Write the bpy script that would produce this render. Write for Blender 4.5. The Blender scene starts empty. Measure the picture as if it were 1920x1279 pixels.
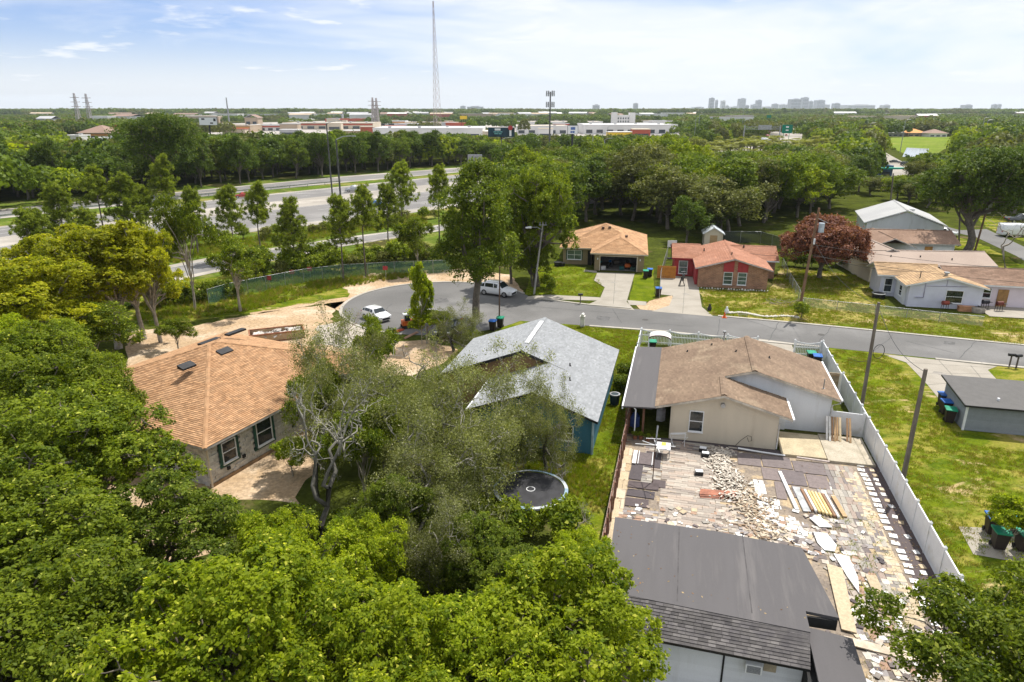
import bpy, math, random
import numpy as np
from mathutils import Vector, Matrix

S = bpy.context.scene
C = S.collection
rnd = random.Random(11)
R = math.radians

# ------------------------------------------------------------------ camera, world, sun, exposure
CAM_H, FPX = 22.0, 1280.0
PITCH = math.atan(434.5 / FPX)
cam = bpy.data.objects.new('camera', bpy.data.cameras.new('camera'))
C.objects.link(cam)
cam.location = (0, 0, CAM_H)
cam.rotation_euler = (math.pi / 2 - PITCH, 0, 0)
cam.data.sensor_width = 36
cam.data.lens = 24
cam.data.clip_start = 0.3
cam.data.clip_end = 40000
S.camera = cam

SUN_EL, SUN_AZ = 62.0, 40.0        # azimuth measured from +Y towards +X
sd = Vector((math.sin(R(SUN_AZ)) * math.cos(R(SUN_EL)), math.cos(R(SUN_AZ)) * math.cos(R(SUN_EL)), math.sin(R(SUN_EL))))
sl = bpy.data.lights.new('sun', 'SUN')
sl.energy = 4.6
sl.angle = R(0.55)
sl.color = (1.0, 0.955, 0.88)
sun = bpy.data.objects.new('sun', sl)
C.objects.link(sun)
sun.rotation_euler = sd.to_track_quat('Z', 'Y').to_euler()
sun.location = (0, 0, 60)

W = bpy.data.worlds.new('World')
S.world = W
W.use_nodes = True
wn, wl = W.node_tree.nodes, W.node_tree.links
wn.clear()
wo = wn.new('ShaderNodeOutputWorld')
bg = wn.new('ShaderNodeBackground')
sky = wn.new('ShaderNodeTexSky')
sky.sky_type = 'NISHITA'
sky.sun_disc = False
sky.sun_elevation = R(SUN_EL)
sky.sun_rotation = R(SUN_AZ)
sky.air_density = 1.0
sky.dust_density = 0.1
sky.ozone_density = 3.0
bg.inputs['Strength'].default_value = 0.15
tc = wn.new('ShaderNodeTexCoord')
sep = wn.new('ShaderNodeSeparateXYZ')
wl.new(tc.outputs['Generated'], sep.inputs[0])
def wmath(op, a, b=None, clamp=False):
    n = wn.new('ShaderNodeMath'); n.operation = op; n.use_clamp = clamp
    for i, v in enumerate((a, b)):
        if v is None: continue
        if isinstance(v, (int, float)): n.inputs[i].default_value = v
        else: wl.new(v, n.inputs[i])
    return n.outputs[0]
zz = wmath('ADD', wmath('MAXIMUM', sep.outputs[2], 0.0), 0.10)
cx = wmath('DIVIDE', sep.outputs[0], zz)
cy = wmath('DIVIDE', sep.outputs[1], zz)
comb = wn.new('ShaderNodeCombineXYZ')
wl.new(cx, comb.inputs[0]); wl.new(cy, comb.inputs[1])
def wnoise(scale, det, rough, off, dist=0.0):
    mp = wn.new('ShaderNodeMapping'); mp.inputs['Location'].default_value = off
    wl.new(comb.outputs[0], mp.inputs[0])
    n = wn.new('ShaderNodeTexNoise'); n.inputs['Scale'].default_value = scale
    n.inputs['Detail'].default_value = det; n.inputs['Roughness'].default_value = rough
    n.inputs['Distortion'].default_value = dist
    wl.new(mp.outputs[0], n.inputs['Vector'])
    return n.outputs['Fac']
def wramp(v, a, b):
    n = wn.new('ShaderNodeMapRange'); n.interpolation_type = 'SMOOTHSTEP'
    n.inputs['From Min'].default_value = a; n.inputs['From Max'].default_value = b
    wl.new(v, n.inputs['Value'])
    return n.outputs['Result']
veil = wramp(wnoise(0.17, 5, 0.6, (31.0, 2.2, 0), 0.6), 0.40, 0.60)
wisp = wramp(wnoise(1.1, 7, 0.62, (4.0, 7.0, 3.0), 0.6), 0.46, 0.74)
puff = wramp(wnoise(1.5, 7, 0.56, (1.0, 3.4, 5.0), 0.1), 0.53, 0.70)
lowv = wramp(sep.outputs[2], 0.10, 0.0)
m1 = wmath('MULTIPLY', veil, 0.9)
m2 = wmath('ADD', m1, wmath('MULTIPLY', wisp, 0.35))
m3 = wmath('MAXIMUM', m2, puff, True)
m4 = wmath('MAXIMUM', wmath('MULTIPLY', m3, 0.95), wmath('MULTIPLY', lowv, 0.8))
tint = wn.new('ShaderNodeMix'); tint.data_type = 'RGBA'; tint.blend_type = 'MULTIPLY'; tint.inputs[0].default_value = 1
wl.new(sky.outputs[0], tint.inputs[6]); tint.inputs[7].default_value = (0.48, 0.50, 0.66, 1)
mixw = wn.new('ShaderNodeMix'); mixw.data_type = 'RGBA'
wl.new(m4, mixw.inputs[0])
wl.new(tint.outputs[2], mixw.inputs[6])
mixw.inputs[7].default_value = (4.9, 5.05, 5.25, 1)
wl.new(mixw.outputs[2], bg.inputs['Color'])
wl.new(bg.outputs[0], wo.inputs[0])

S.view_settings.view_transform = 'Standard'
S.view_settings.look = 'None'
S.view_settings.gamma = 1
S.view_settings.exposure = 0.46
S.cycles.use_denoising = True
S.cycles.max_bounces = 6
S.cycles.diffuse_bounces = 3
S.cycles.transmission_bounces = 4
S.cycles.transparent_max_bounces = 8
S.cycles.volume_bounces = 0
S.cycles.sample_clamp_indirect = 6
S.render.film_transparent = False

# ------------------------------------------------------------------ helpers
SP, CP = math.sin(PITCH), math.cos(PITCH)
def G(x, y, z=0.0):
    """point of the place at height z that the photograph shows at pixel (x, y)"""
    u, v = x - 960, y - 639.5
    d = FPX * SP + v * CP
    w = FPX * CP - v * SP
    s = (CAM_H - z) / d
    return Vector((u * s, w * s, z))
LA = R(-13.9)
LO = Vector((4.3, 28.6, 0))
def L(u, v, z=0.0):
    """lot frame of the street's plots: u along the street, v away from the camera"""
    return Vector((LO.x + u * math.cos(LA) - v * math.sin(LA), LO.y + u * math.sin(LA) + v * math.cos(LA), z))

def tag(o, label=None, cat=None, group=None, kind=None):
    if label: o['label'] = label
    if cat: o['category'] = cat
    if group: o['group'] = group
    if kind: o['kind'] = kind
    return o
def thing(name, label, cat, loc=(0, 0, 0), rz=0.0, group=None):
    o = bpy.data.objects.new(name, None)
    o.empty_display_size = 0.3
    C.objects.link(o)
    o.location = loc
    o.rotation_euler = (0, 0, rz)
    return tag(o, label, cat, group)
def kids(o):
    return [c for c in ALLKIDS.get(o.name, [])]
ALLKIDS = {}
def adopt(o, p):
    if p is not None:
        o.parent = p
        ALLKIDS.setdefault(p.name, []).append(o)
def dup(root, loc, rz, label=None, group=None, scale=None):
    r = root.copy(); C.objects.link(r)
    r.location = loc; r.rotation_euler = (0, 0, rz)
    if scale is not None: r.scale = scale if hasattr(scale, '__len__') else (scale,) * 3
    if label: r['label'] = label
    if group: r['group'] = group
    for ch in kids(root):
        c = ch.copy(); C.objects.link(c); adopt(c, r)
        for g in kids(ch):
            d = g.copy(); C.objects.link(d); adopt(d, c)
    return r

class MB:
    def __init__(s):
        s.v, s.f, s.m, s.t, s.sm = [], [], [], [], []
    def face(s, pts, m=0, t=1.0, smooth=False):
        b = len(s.v)
        s.v.extend([tuple(p) for p in pts])
        s.f.append(tuple(range(b, b + len(pts)))); s.m.append(m); s.t.append(t); s.sm.append(smooth)
    def idx(s, verts, faces, m=0, t=1.0, smooth=False):
        b = len(s.v)
        s.v.extend([tuple(p) for p in verts])
        for f in faces:
            s.f.append(tuple(b + i for i in f)); s.m.append(m); s.t.append(t); s.sm.append(smooth)
    def box(s, x0, x1, y0, y1, z0, z1, m=0, t=1.0, M=None):
        P = [Vector((x, y, z)) for z in (z0, z1) for y in (y0, y1) for x in (x0, x1)]
        if M is not None: P = [M @ p for p in P]
        s.idx(P, [(0, 2, 3, 1), (4, 5, 7, 6), (0, 1, 5, 4), (2, 6, 7, 3), (0, 4, 6, 2), (1, 3, 7, 5)], m, t)
        return s
    def beam(s, p, q, w, h, m=0, t=1.0):
        """square bar from p to q, width w, height h"""
        p, q = Vector(p), Vector(q)
        d = (q - p).normalized()
        up = Vector((0, 0, 1)) if abs(d.z) < 0.95 else Vector((0, 1, 0))
        a = d.cross(up).normalized() * w / 2
        b = a.cross(d).normalized() * h / 2
        P = [p - a - b, p + a - b, p + a + b, p - a + b, q - a - b, q + a - b, q + a + b, q - a + b]
        s.idx(P, [(0, 1, 2, 3), (7, 6, 5, 4), (0, 4, 5, 1), (1, 5, 6, 2), (2, 6, 7, 3), (3, 7, 4, 0)], m, t)
        return s
    def prism(s, poly, z0, z1, m=0, t=1.0, mside=None):
        n = len(poly)
        z0f = z0 if callable(z0) else (lambda x, y: z0)
        z1f = z1 if callable(z1) else (lambda x, y: z1)
        A = [(p[0], p[1], z0f(p[0], p[1])) for p in poly]
        B = [(p[0], p[1], z1f(p[0], p[1])) for p in poly]
        s.face(B, m, t); s.face(A[::-1], m, t)
        for i in range(n):
            j = (i + 1) % n
            s.face([A[i], A[j], B[j], B[i]], m if mside is None else mside, t)
        return s
    def tube(s, pts, radii, n=6, m=0, t=1.0, caps=True, smooth=True):
        pts = [Vector(p) for p in pts]
        if not hasattr(radii, '__len__'): radii = [radii] * len(pts)
        rings = []
        for i, p in enumerate(pts):
            d = (pts[min(i + 1, len(pts) - 1)] - pts[max(i - 1, 0)])
            d = d.normalized() if d.length > 1e-6 else Vector((0, 0, 1))
            up = Vector((0, 0, 1)) if abs(d.z) < 0.9 else Vector((1, 0, 0))
            a = d.cross(up).normalized(); b = d.cross(a)
            rings.append([p + (a * math.cos(2 * math.pi * k / n) + b * math.sin(2 * math.pi * k / n)) * radii[i] for k in range(n)])
        V = [q for r_ in rings for q in r_]
        Fs = []
        for i in range(len(pts) - 1):
            for k in range(n):
                k2 = (k + 1) % n
                Fs.append((i * n + k, i * n + k2, (i + 1) * n + k2, (i + 1) * n + k))
        s.idx(V, Fs, m, t, smooth)
        if caps:
            s.face(rings[0][::-1], m, t); s.face(rings[-1], m, t)
        return s
    def build(s, name, mats, parent=None, loc=None, rot=None):
        me = bpy.data.meshes.new(name)
        me.from_pydata(s.v, [], s.f)
        if not isinstance(mats, (list, tuple)): mats = [mats]
        for m in mats: me.materials.append(m)
        me.polygons.foreach_set('material_index', s.m)
        me.polygons.foreach_set('use_smooth', s.sm)
        a = me.attributes.new('tint', 'FLOAT', 'FACE')
        a.data.foreach_set('value', s.t)
        me.update()
        return put(name, me, parent, loc, rot)
def put(name, me, parent=None, loc=None, rot=None, scale=None):
    o = bpy.data.objects.new(name, me)
    C.objects.link(o)
    adopt(o, parent)
    if loc is not None: o.location = loc
    if rot is not None: o.rotation_euler = rot
    if scale is not None: o.scale = scale
    return o

# ------------------------------------------------------------------ materials
def lin(r, g, b):
    f = lambda c: ((c / 255 + 0.055) / 1.055) ** 2.4 if c > 10 else c / 255 / 12.92
    return (f(r), f(g), f(b))
MATS = {}
def mat(name, col, rough=0.85, col2=None, var=0.18, scale=2.0, fine=25.0, fvar=0.1, bump=0.0, bscale=30.0,
        metal=0.0, spec=0.3, tint=True, stretch=None, col3=None, scale3=0.6, cut3=(0.55, 0.65), coat=0.0, coords='Object'):
    if name in MATS: return MATS[name]
    m = bpy.data.materials.new(name); m.use_nodes = True
    n, l = m.node_tree.nodes, m.node_tree.links
    n.clear()
    out = n.new('ShaderNodeOutputMaterial'); b = n.new('ShaderNodeBsdfPrincipled')
    l.new(b.outputs[0], out.inputs[0])
    b.inputs['Roughness'].default_value = rough
    b.inputs['Metallic'].default_value = metal
    b.inputs['Specular IOR Level'].default_value = spec
    if coat: b.inputs['Coat Weight'].default_value = coat
    t = n.new('ShaderNodeTexCoord')
    vec = t.outputs[coords]
    if stretch:
        mp = n.new('ShaderNodeMapping'); mp.inputs['Scale'].default_value = stretch
        l.new(vec, mp.inputs[0]); vec = mp.outputs[0]
    def nz(sc, det=4, ro=0.55, v=vec):
        x = n.new('ShaderNodeTexNoise'); x.inputs['Scale'].default_value = sc
        x.inputs['Detail'].default_value = det; x.inputs['Roughness'].default_value = ro
        l.new(v, x.inputs['Vector']); return x.outputs['Fac']
    def ramp(v, a, b_):
        x = n.new('ShaderNodeMapRange'); x.interpolation_type = 'SMOOTHSTEP'
        x.inputs['From Min'].default_value = a; x.inputs['From Max'].default_value = b_
        l.new(v, x.inputs['Value']); return x.outputs['Result']
    def mix(f, a, c, typ='MIX'):
        x = n.new('ShaderNodeMix'); x.data_type = 'RGBA'; x.blend_type = typ
        if isinstance(f, (int, float)): x.inputs[0].default_value = f
        else: l.new(f, x.inputs[0])
        for i, q in ((6, a), (7, c)):
            if isinstance(q, tuple): x.inputs[i].default_value = (*q, 1)
            else: l.new(q, x.inputs[i])
        return x.outputs[2]
    if col2 is None: col2 = tuple(c * (1 - var * 2) for c in col)
    c = mix(ramp(nz(scale), 0.35, 0.68), col, col2)
    if col3 is not None:
        c = mix(ramp(nz(scale3, 5, 0.6), *cut3), c, col3)
    if fvar:
        fn = n.new('ShaderNodeMapRange'); l.new(nz(fine, 2), fn.inputs['Value'])
        fn.inputs['From Min'].default_value = 0.3; fn.inputs['From Max'].default_value = 0.7
        fn.inputs['To Min'].default_value = 1 - fvar; fn.inputs['To Max'].default_value = 1 + fvar
        x = n.new('ShaderNodeVectorMath'); x.operation = 'SCALE'
        l.new(c, x.inputs[0]); l.new(fn.outputs[0], x.inputs['Scale']); c = x.outputs[0]
    if tint:
        at = n.new('ShaderNodeAttribute'); at.attribute_name = 'tint'
        x = n.new('ShaderNodeVectorMath'); x.operation = 'SCALE'
        l.new(c, x.inputs[0]); l.new(at.outputs['Fac'], x.inputs['Scale']); c = x.outputs[0]
    l.new(c, b.inputs['Base Color'])
    if bump:
        bp = n.new('ShaderNodeBump'); bp.inputs['Strength'].default_value = bump; bp.inputs['Distance'].default_value = 0.02
        l.new(nz(bscale, 3), bp.inputs['Height']); l.new(bp.outputs[0], b.inputs['Normal'])
    MATS[name] = m
    return m
def glass(name='window_glass', col=(0.02, 0.03, 0.035), rough=0.06):
    return mat(name, col, rough, fvar=0.0, var=0.3, scale=1.2, spec=0.8)
GL = glass()
WHITE = mat('white_paint', (0.74, 0.75, 0.76), 0.5, var=0.04, fvar=0.03)
VINYL = mat('white_vinyl', (0.74, 0.75, 0.76), 0.35, var=0.04, fvar=0.03, spec=0.4, col3=(0.60, 0.59, 0.54), scale3=0.9, cut3=(0.56, 0.72))
CONC = mat('concrete', (0.40, 0.37, 0.32), 0.9, var=0.10, scale=0.6, fine=14, fvar=0.08, col3=(0.29, 0.27, 0.23), scale3=0.35, cut3=(0.56, 0.72))
BLACK = mat('black_plastic', (0.02, 0.02, 0.022), 0.45, var=0.2)
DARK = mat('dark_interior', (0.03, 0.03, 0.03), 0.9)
RUBBER = mat('tyre_rubber', (0.02, 0.02, 0.02), 0.8)
CHROME = mat('bright_metal', (0.6, 0.6, 0.62), 0.3, metal=0.9, fvar=0)
GALV = mat('galvanised_steel', (0.42, 0.43, 0.44), 0.45, metal=0.6, fvar=0.05)
WOODPOLE = mat('weathered_pole_wood', (0.13, 0.11, 0.09), 0.95, col2=(0.20, 0.17, 0.14), scale=5, fine=60, fvar=0.25, stretch=(1, 1, 0.15), bump=0.5)

def clip_poly(sub, clipper):
    out = sub
    n = len(clipper)
    for i in range(n):
        a, b = clipper[i], clipper[(i + 1) % n]
        inp, out = out, []
        if not inp: return []
        side = lambda p: (b[0] - a[0]) * (p[1] - a[1]) - (b[1] - a[1]) * (p[0] - a[0])
        for k in range(len(inp)):
            p, q = inp[k - 1], inp[k]
            sp, sq = side(p), side(q)
            if (sp >= 0) != (sq >= 0):
                t = sp / (sp - sq)
                out.append((p[0] + (q[0] - p[0]) * t, p[1] + (q[1] - p[1]) * t))
            if sq >= 0: out.append(q)
    return out
def area2(p):
    return sum(p[i - 1][0] * p[i][1] - p[i][0] * p[i - 1][1] for i in range(len(p))) / 2

def roof_plane(parent, pts, eave, matd, fascia, thick=0.16, tab=None, smat=None, parts=0, lift=0.028, tones=(0.8, 1.15), name='roof_plane'):
    """pts: convex 3D polygon (local); eave=(i,j): indexes of the eave edge; tab=(w,h) builds real shingle tabs"""
    pts = [Vector(p) for p in pts]
    n = Vector((0, 0, 0))
    for i in range(len(pts)):
        a, b = pts[i], pts[(i + 1) % len(pts)]
        n += Vector(((a.y - b.y) * (a.z + b.z), (a.z - b.z) * (a.x + b.x), (a.x - b.x) * (a.y + b.y)))
    n.normalize()
    if n.z < 0: n = -n
    o = pts[eave[0]]
    u = (pts[eave[1]] - o).normalized()
    v = n.cross(u)
    if v.z < 0: u = -u; v = -v
    mb = MB()
    low = [p - Vector((0, 0, thick)) for p in pts]
    mb.face(pts, 0); mb.face(low[::-1], 1)
    for i in range(len(pts)):
        j = (i + 1) % len(pts)
        mb.face([low[i], low[j], pts[j], pts[i]], 1)
    deck = mb.build(name, [matd, fascia], parent)
    if not tab: return deck
    uv = [((p - o).dot(u), (p - o).dot(v)) for p in pts]
    if area2(uv) < 0: uv = uv[::-1]
    u0, u1 = min(p[0] for p in uv), max(p[0] for p in uv)
    v0, v1 = min(p[1] for p in uv), max(p[1] for p in uv)
    tw, th = tab
    tabs = []
    j = 0; vv = v0
    while vv < v1:
        off = rnd.random() * tw
        uu = u0 - off
        while uu < u1:
            w_ = tw * rnd.uniform(0.75, 1.25)
            q = clip_poly([(uu + 0.006, vv), (uu + w_ - 0.006, vv), (uu + w_ - 0.006, vv + th * 1.05), (uu + 0.006, vv + th * 1.05)], uv)
            if len(q) >= 3 and abs(area2(q)) > 0.15 * tw * th:
                tabs.append((q, vv, rnd.uniform(*tones) * (1.12 if rnd.random() < .12 else 1)))
            uu += w_
        vv += th
    def P(p, base, top):
        k = (p[1] - base) / th
        h = lift * (1 - k) + 0.004 if top else 0.002
        return o + u * p[0] + v * p[1] + n * h
    def add(mb_, q, base, t):
        mb_.face([P(p, base, True) for p in q], 0, t)
        for i in range(len(q)):
            a, b = q[i - 1], q[i]
            if abs(b[1] - a[1]) < 1e-4 and a[1] < base + 0.01:
                mb_.face([P(a, base, False), P(b, base, False), P(b, base, True), P(a, base, True)], 0, t * 0.9)
    W = parent.matrix_basis if parent else Matrix()
    if parts:
        tabs.sort(key=lambda t_: (W @ P(t_[0][0], t_[1], True) - cam.location).length)
        for q, base, t in tabs[:parts]:
            m1 = MB(); add(m1, q, base, t); m1.build('shingle', smat, parent)
    rest = MB()
    for q, base, t in tabs[parts:]: add(rest, q, base, t)
    if rest.f:
        tag(rest.build('shingle_field', smat, deck if not parts else parent), kind='stuff')
    return deck
def cap_line(parent, p, q, w, m, name='ridge_cap', h=0.05):
    mb = MB(); p, q = Vector(p), Vector(q); n = max(1, int((q - p).length / 0.35))
    for i in range(n):
        a, b = p.lerp(q, i / n), p.lerp(q, (i + 1.02) / n)
        d = (b - a).normalized(); s_ = d.cross(Vector((0, 0, 1))).normalized() * w
        z = Vector((0, 0, h + 0.012 * (i % 2)))
        dn = Vector((0, 0, -w * 0.3))
        mb.face([a + z, b + z, b + s_ + dn + z, a + s_ + dn + z], 0, rnd.uniform(.85, 1.1))
        mb.face([b + z, a + z, a - s_ + dn + z, b - s_ + dn + z], 0, rnd.uniform(.85, 1.1))
    return mb.build(name, m, parent)

def window(parent, cx_, cz, w, h, y, face='-y', trim=WHITE, nx=1, nz=2, g=None, x=None, shut=None, name='window', fw=0.06):
    """framed window on a wall; face is the outward direction ('-y','+y','+x','-x'); (cx_,cz) centre along the wall"""
    fr = MB(); gl = MB()
    def T(s_, d, z):       # s along wall, d outward
        if face == '-y': return Vector((cx_ + s_, y - d, cz + z))
        if face == '+y': return Vector((cx_ + s_, y + d, cz + z))
        if face == '+x': return Vector((y + d, cx_ + s_, cz + z))
        return Vector((y - d, cx_ + s_, cz + z))
    def bx(mb, s0, s1, d0, d1, z0, z1, m=0):
        P = [T(a, b, c) for c in (z0, z1) for b in (d0, d1) for a in (s0, s1)]
        mb.idx(P, [(0, 2, 3, 1), (4, 5, 7, 6), (0, 1, 5, 4), (2, 6, 7, 3), (0, 4, 6, 2), (1, 3, 7, 5)], m)
    W2, H2 = w / 2, h / 2
    bx(fr, -W2 - fw, -W2, 0, .07, -H2 - fw, H2 + fw); bx(fr, W2, W2 + fw, 0, .07, -H2 - fw, H2 + fw)
    bx(fr, -W2, W2, 0, .07, H2, H2 + fw); bx(fr, -W2, W2, 0, .07, -H2 - fw, -H2)
    for i in range(1, nx):
        s_ = -W2 + w * i / nx; bx(fr, s_ - .025, s_ + .025, 0.0, .055, -H2, H2)
    for i in range(1, nz):
        z_ = -H2 + h * i / nz
        for k in range(nx):
            a, b = -W2 + w * k / nx, -W2 + w * (k + 1) / nx
            bx(fr, a + (.025 if k else 0), b - (.025 if k < nx - 1 else 0), 0.0, .055, z_ - .025, z_ + .025)
    bx(fr, -W2 - fw - .03, W2 + fw + .03, 0, .12, -H2 - fw - .07, -H2 - fw)
    f = fr.build(name, trim, parent)
    bx(gl, -W2, W2, .005, .025, -H2, H2)
    gl.build('pane', g or GL, f)
    if shut:
        sh = MB()
        for s_ in (-1, 1):
            a, b = sorted((s_ * (W2 + fw + .02), s_ * (W2 + fw + .32 if shut[1] is None else W2 + fw + .02 + shut[1])))
            bx(sh, a, b, 0, .05, -H2 - fw, H2 + fw)
        sh.build('shutter', shut[0], f)
    return f
# ------------------------------------------------------------------ ground, roads, paths
def ss(name, pts, z, m, jag=0.0, step=1.2, label=None):
    """ground sheet as one polygon, optionally with an uneven edge"""
    pts = [Vector((p[0], p[1], 0)) for p in pts]
    if jag:
        out = []
        for i in range(len(pts)):
            a, b = pts[i], pts[(i + 1) % len(pts)]
            n = max(1, int((b - a).length / step))
            for k in range(n):
                p = a.lerp(b, k / n)
                out.append(p + Vector((rnd.uniform(-jag, jag), rnd.uniform(-jag, jag), 0)))
        pts = out
    me = bpy.data.meshes.new(name)
    me.from_pydata([(p.x, p.y, z) for p in pts], [], [tuple(range(len(pts)))])
    me.materials.append(m)
    o = bpy.data.objects.new(name, me); C.objects.link(o)
    if me.polygons[0].normal.z < 0:
        me.flip_normals()
    return tag(o, kind='structure', label=label)
def px(*a): return [G(x, y) for x, y in a]
def lp(*a): return [L(u, v) for u, v in a]

def ground_mat(name, g1, g2, dry, soil, cut_dry, cut_soil, sc=0.35, fine=9.0, rough=0.95, st=(1, 1, 1)):
    m = bpy.data.materials.new(name); m.use_nodes = True
    n, l = m.node_tree.nodes, m.node_tree.links
    b = n['Principled BSDF']; b.inputs['Roughness'].default_value = rough; b.inputs['Specular IOR Level'].default_value = 0.0
    t = n.new('ShaderNodeTexCoord'); mp = n.new('ShaderNodeMapping'); mp.inputs['Scale'].default_value = st
    l.new(t.outputs['Object'], mp.inputs[0])
    def nz(s_, det=5, ro=0.6, off=0.0, dist=0.0):
        q = n.new('ShaderNodeMapping'); q.inputs['Location'].default_value = (off, off * 1.7, 0); l.new(mp.outputs[0], q.inputs[0])
        x = n.new('ShaderNodeTexNoise'); x.inputs['Scale'].default_value = s_; x.inputs['Detail'].default_value = det
        x.inputs['Roughness'].default_value = ro; x.inputs['Distortion'].default_value = dist
        l.new(q.outputs[0], x.inputs['Vector']); return x.outputs['Fac']
    def ramp(v, a, c):
        x = n.new('ShaderNodeMapRange'); x.interpolation_type = 'SMOOTHSTEP'
        x.inputs['From Min'].default_value = a; x.inputs['From Max'].default_value = c
        l.new(v, x.inputs['Value']); return x.outputs['Result']
    def mix(f, a, c):
        x = n.new('ShaderNodeMix'); x.data_type = 'RGBA'; l.new(f, x.inputs[0])
        for i, q in ((6, a), (7, c)):
            if isinstance(q, tuple): x.inputs[i].default_value = (*q, 1)
            else: l.new(q, x.inputs[i])
        return x.outputs[2]
    def mul(a, c):
        x = n.new('ShaderNodeMath'); x.operation = 'MULTIPLY'; l.new(a, x.inputs[0]); l.new(c, x.inputs[1]); return x.outputs[0]
    c = mix(ramp(nz(sc * 2.2, 6, 0.65), 0.38, 0.62), g1, g2)
    c = mix(ramp(nz(sc, 8, 0.68, 3.1, 0.4), *cut_dry), c, dry)
    c = mix(ramp(nz(sc * 0.8, 9, 0.72, 7.7, 0.6), *cut_soil), c, soil)
    f = n.new('ShaderNodeMapRange'); l.new(nz(fine, 3, 0.7), f.inputs['Value'])
    f.inputs['From Min'].default_value = 0.28; f.inputs['From Max'].default_value = 0.72
    f.inputs['To Min'].default_value = 0.62; f.inputs['To Max'].default_value = 1.35
    x = n.new('ShaderNodeVectorMath'); x.operation = 'SCALE'; l.new(c, x.inputs[0]); l.new(f.outputs[0], x.inputs['Scale'])
    l.new(x.outputs[0], b.inputs['Base Color'])
    bp = n.new('ShaderNodeBump'); bp.inputs['Strength'].default_value = 0.7; bp.inputs['Distance'].default_value = 0.06
    l.new(nz(fine * 0.8, 4, 0.7, 1.3), bp.inputs['Height']); l.new(bp.outputs[0], b.inputs['Normal'])
    return m
GR1, GR2 = (0.125, 0.158, 0.010), (0.078, 0.112, 0.008)
DRY, SOIL = (0.28, 0.235, 0.065), (0.40, 0.30, 0.17)
M_forest = ground_mat('forest_floor', (0.07, 0.085, 0.014), (0.045, 0.055, 0.012), (0.13, 0.10, 0.05), (0.20, 0.14, 0.08), (0.56, 0.70), (0.62, 0.74), 0.15, 2.5)
M_lawn = ground_mat('green_lawn', GR1, GR2, (0.20, 0.20, 0.04), SOIL, (0.50, 0.70), (0.63, 0.74), 0.28, 7.0)
M_lawn_r = ground_mat('patchy_lawn', GR1, (0.07, 0.105, 0.009), (0.24, 0.215, 0.045), (0.40, 0.30, 0.155), (0.46, 0.63), (0.56, 0.66), 0.30, 6.0, st=(0.8, 1.5, 1))
M_lawn_d = ground_mat('dry_lawn', (0.125, 0.155, 0.014), (0.09, 0.115, 0.012), (0.29, 0.24, 0.075), (0.43, 0.33, 0.19), (0.42, 0.58), (0.53, 0.64), 0.16, 4.0, st=(0.55, 1.7, 1))
M_dirt = ground_mat('sandy_dirt', (0.44, 0.325, 0.215), (0.38, 0.27, 0.165), (0.50, 0.40, 0.29), (0.30, 0.19, 0.105), (0.5, 0.65), (0.62, 0.72), 0.22, 3.5)
M_verge = ground_mat('verge_grass', (0.10, 0.15, 0.02), (0.07, 0.10, 0.018), (0.24, 0.21, 0.07), (0.40, 0.29, 0.17), (0.48, 0.66), (0.60, 0.72), 0.08, 1.4)
M_field = ground_mat('mown_field', (0.17, 0.22, 0.035), (0.13, 0.18, 0.03), (0.27, 0.26, 0.08), SOIL, (0.5, 0.7), (0.7, 0.8), 0.02, 0.5)
def asphalt(name, col, sc=0.12):
    return mat(name, col, 0.92, col2=tuple(c * 0.80 for c in col), scale=sc, fine=5.0, fvar=0.07, bump=0.3, bscale=20, tint=False, col3=tuple(c * 1.22 for c in col), scale3=0.09, cut3=(0.48, 0.66))
M_street = asphalt('street_asphalt', (0.142, 0.138, 0.133))
M_hw = asphalt('highway_asphalt', (0.18, 0.172, 0.165), 0.03)
M_hwc = asphalt('highway_shoulder', (0.32, 0.29, 0.25), 0.05)
CONCG = mat('concrete_paving', (0.32, 0.29, 0.245), 0.9, col2=(0.275, 0.248, 0.205), scale=0.5, fine=10, fvar=0.07, tint=False, col3=(0.28, 0.25, 0.21), scale3=0.3, cut3=(0.6, 0.8))
MARKW = mat('road_marking_white', (0.6, 0.6, 0.58), 0.8, tint=False)
MARKY = mat('road_marking_yellow', (0.55, 0.38, 0.08), 0.8, tint=False)

gp = [(math.cos(a) * 14500, math.sin(a) * 14500) for a in [2 * math.pi * i / 48 for i in range(48)]]
ss('ground', gp, 0.0, M_forest)
# plots
ss('lawn', lp((16.45, -14), (16.45, 33), (16.9, 39.6), (34, 37.8), (45, 36), (45, -14)), 0.004, M_lawn_r)
ss('lawn', lp((-3.2, 8), (0.1, 8), (0.1, 40.9), (-16, 41.0), (-13, 33), (-1.5, 29)), 0.004, M_lawn, 0.25)
ss('lawn', px((1140, 835), (1120, 1075), (1040, 1060), (1020, 900), (1090, 860)), 0.006, M_lawn_r, 0.3)
ss('dirt', px((360, 612), (470, 590), (640, 566), (620, 600), (645, 640), (820, 640), (860, 665), (790, 700), (560, 720), (600, 830), (560, 950), (430, 930), (380, 1040), (160, 1100), (150, 900), (330, 800), (230, 690), (240, 620)), 0.004, M_dirt, 0.5)
ss('dirt_bank', px((455, 540), (640, 515), (860, 505), (960, 515), (985, 560), (850, 531), (700, 548), (640, 585), (600, 570), (470, 590)), 0.004, M_dirt, 0.3)
ss('lawn', px((240, 600), (270, 540), (450, 512), (700, 500), (640, 540), (660, 556), (480, 585), (300, 612)), 0.008, M_lawn_r, 0.5)
ss('lawn', px((985, 553), (1000, 500), (1060, 492), (1120, 512), (1112, 526), (1132, 540), (1124, 557), (1020, 552)), 0.006, M_lawn, 0.1)
ss('lawn', px((1011, 562), (1045, 566), (1105, 571), (1050, 577), (1015, 570)), 0.0100, M_lawn)
ss('lawn', px((1190, 514), (1225, 505), (1228, 560), (1210, 570), (1180, 565)), 0.006, M_lawn, 0.1)
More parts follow.
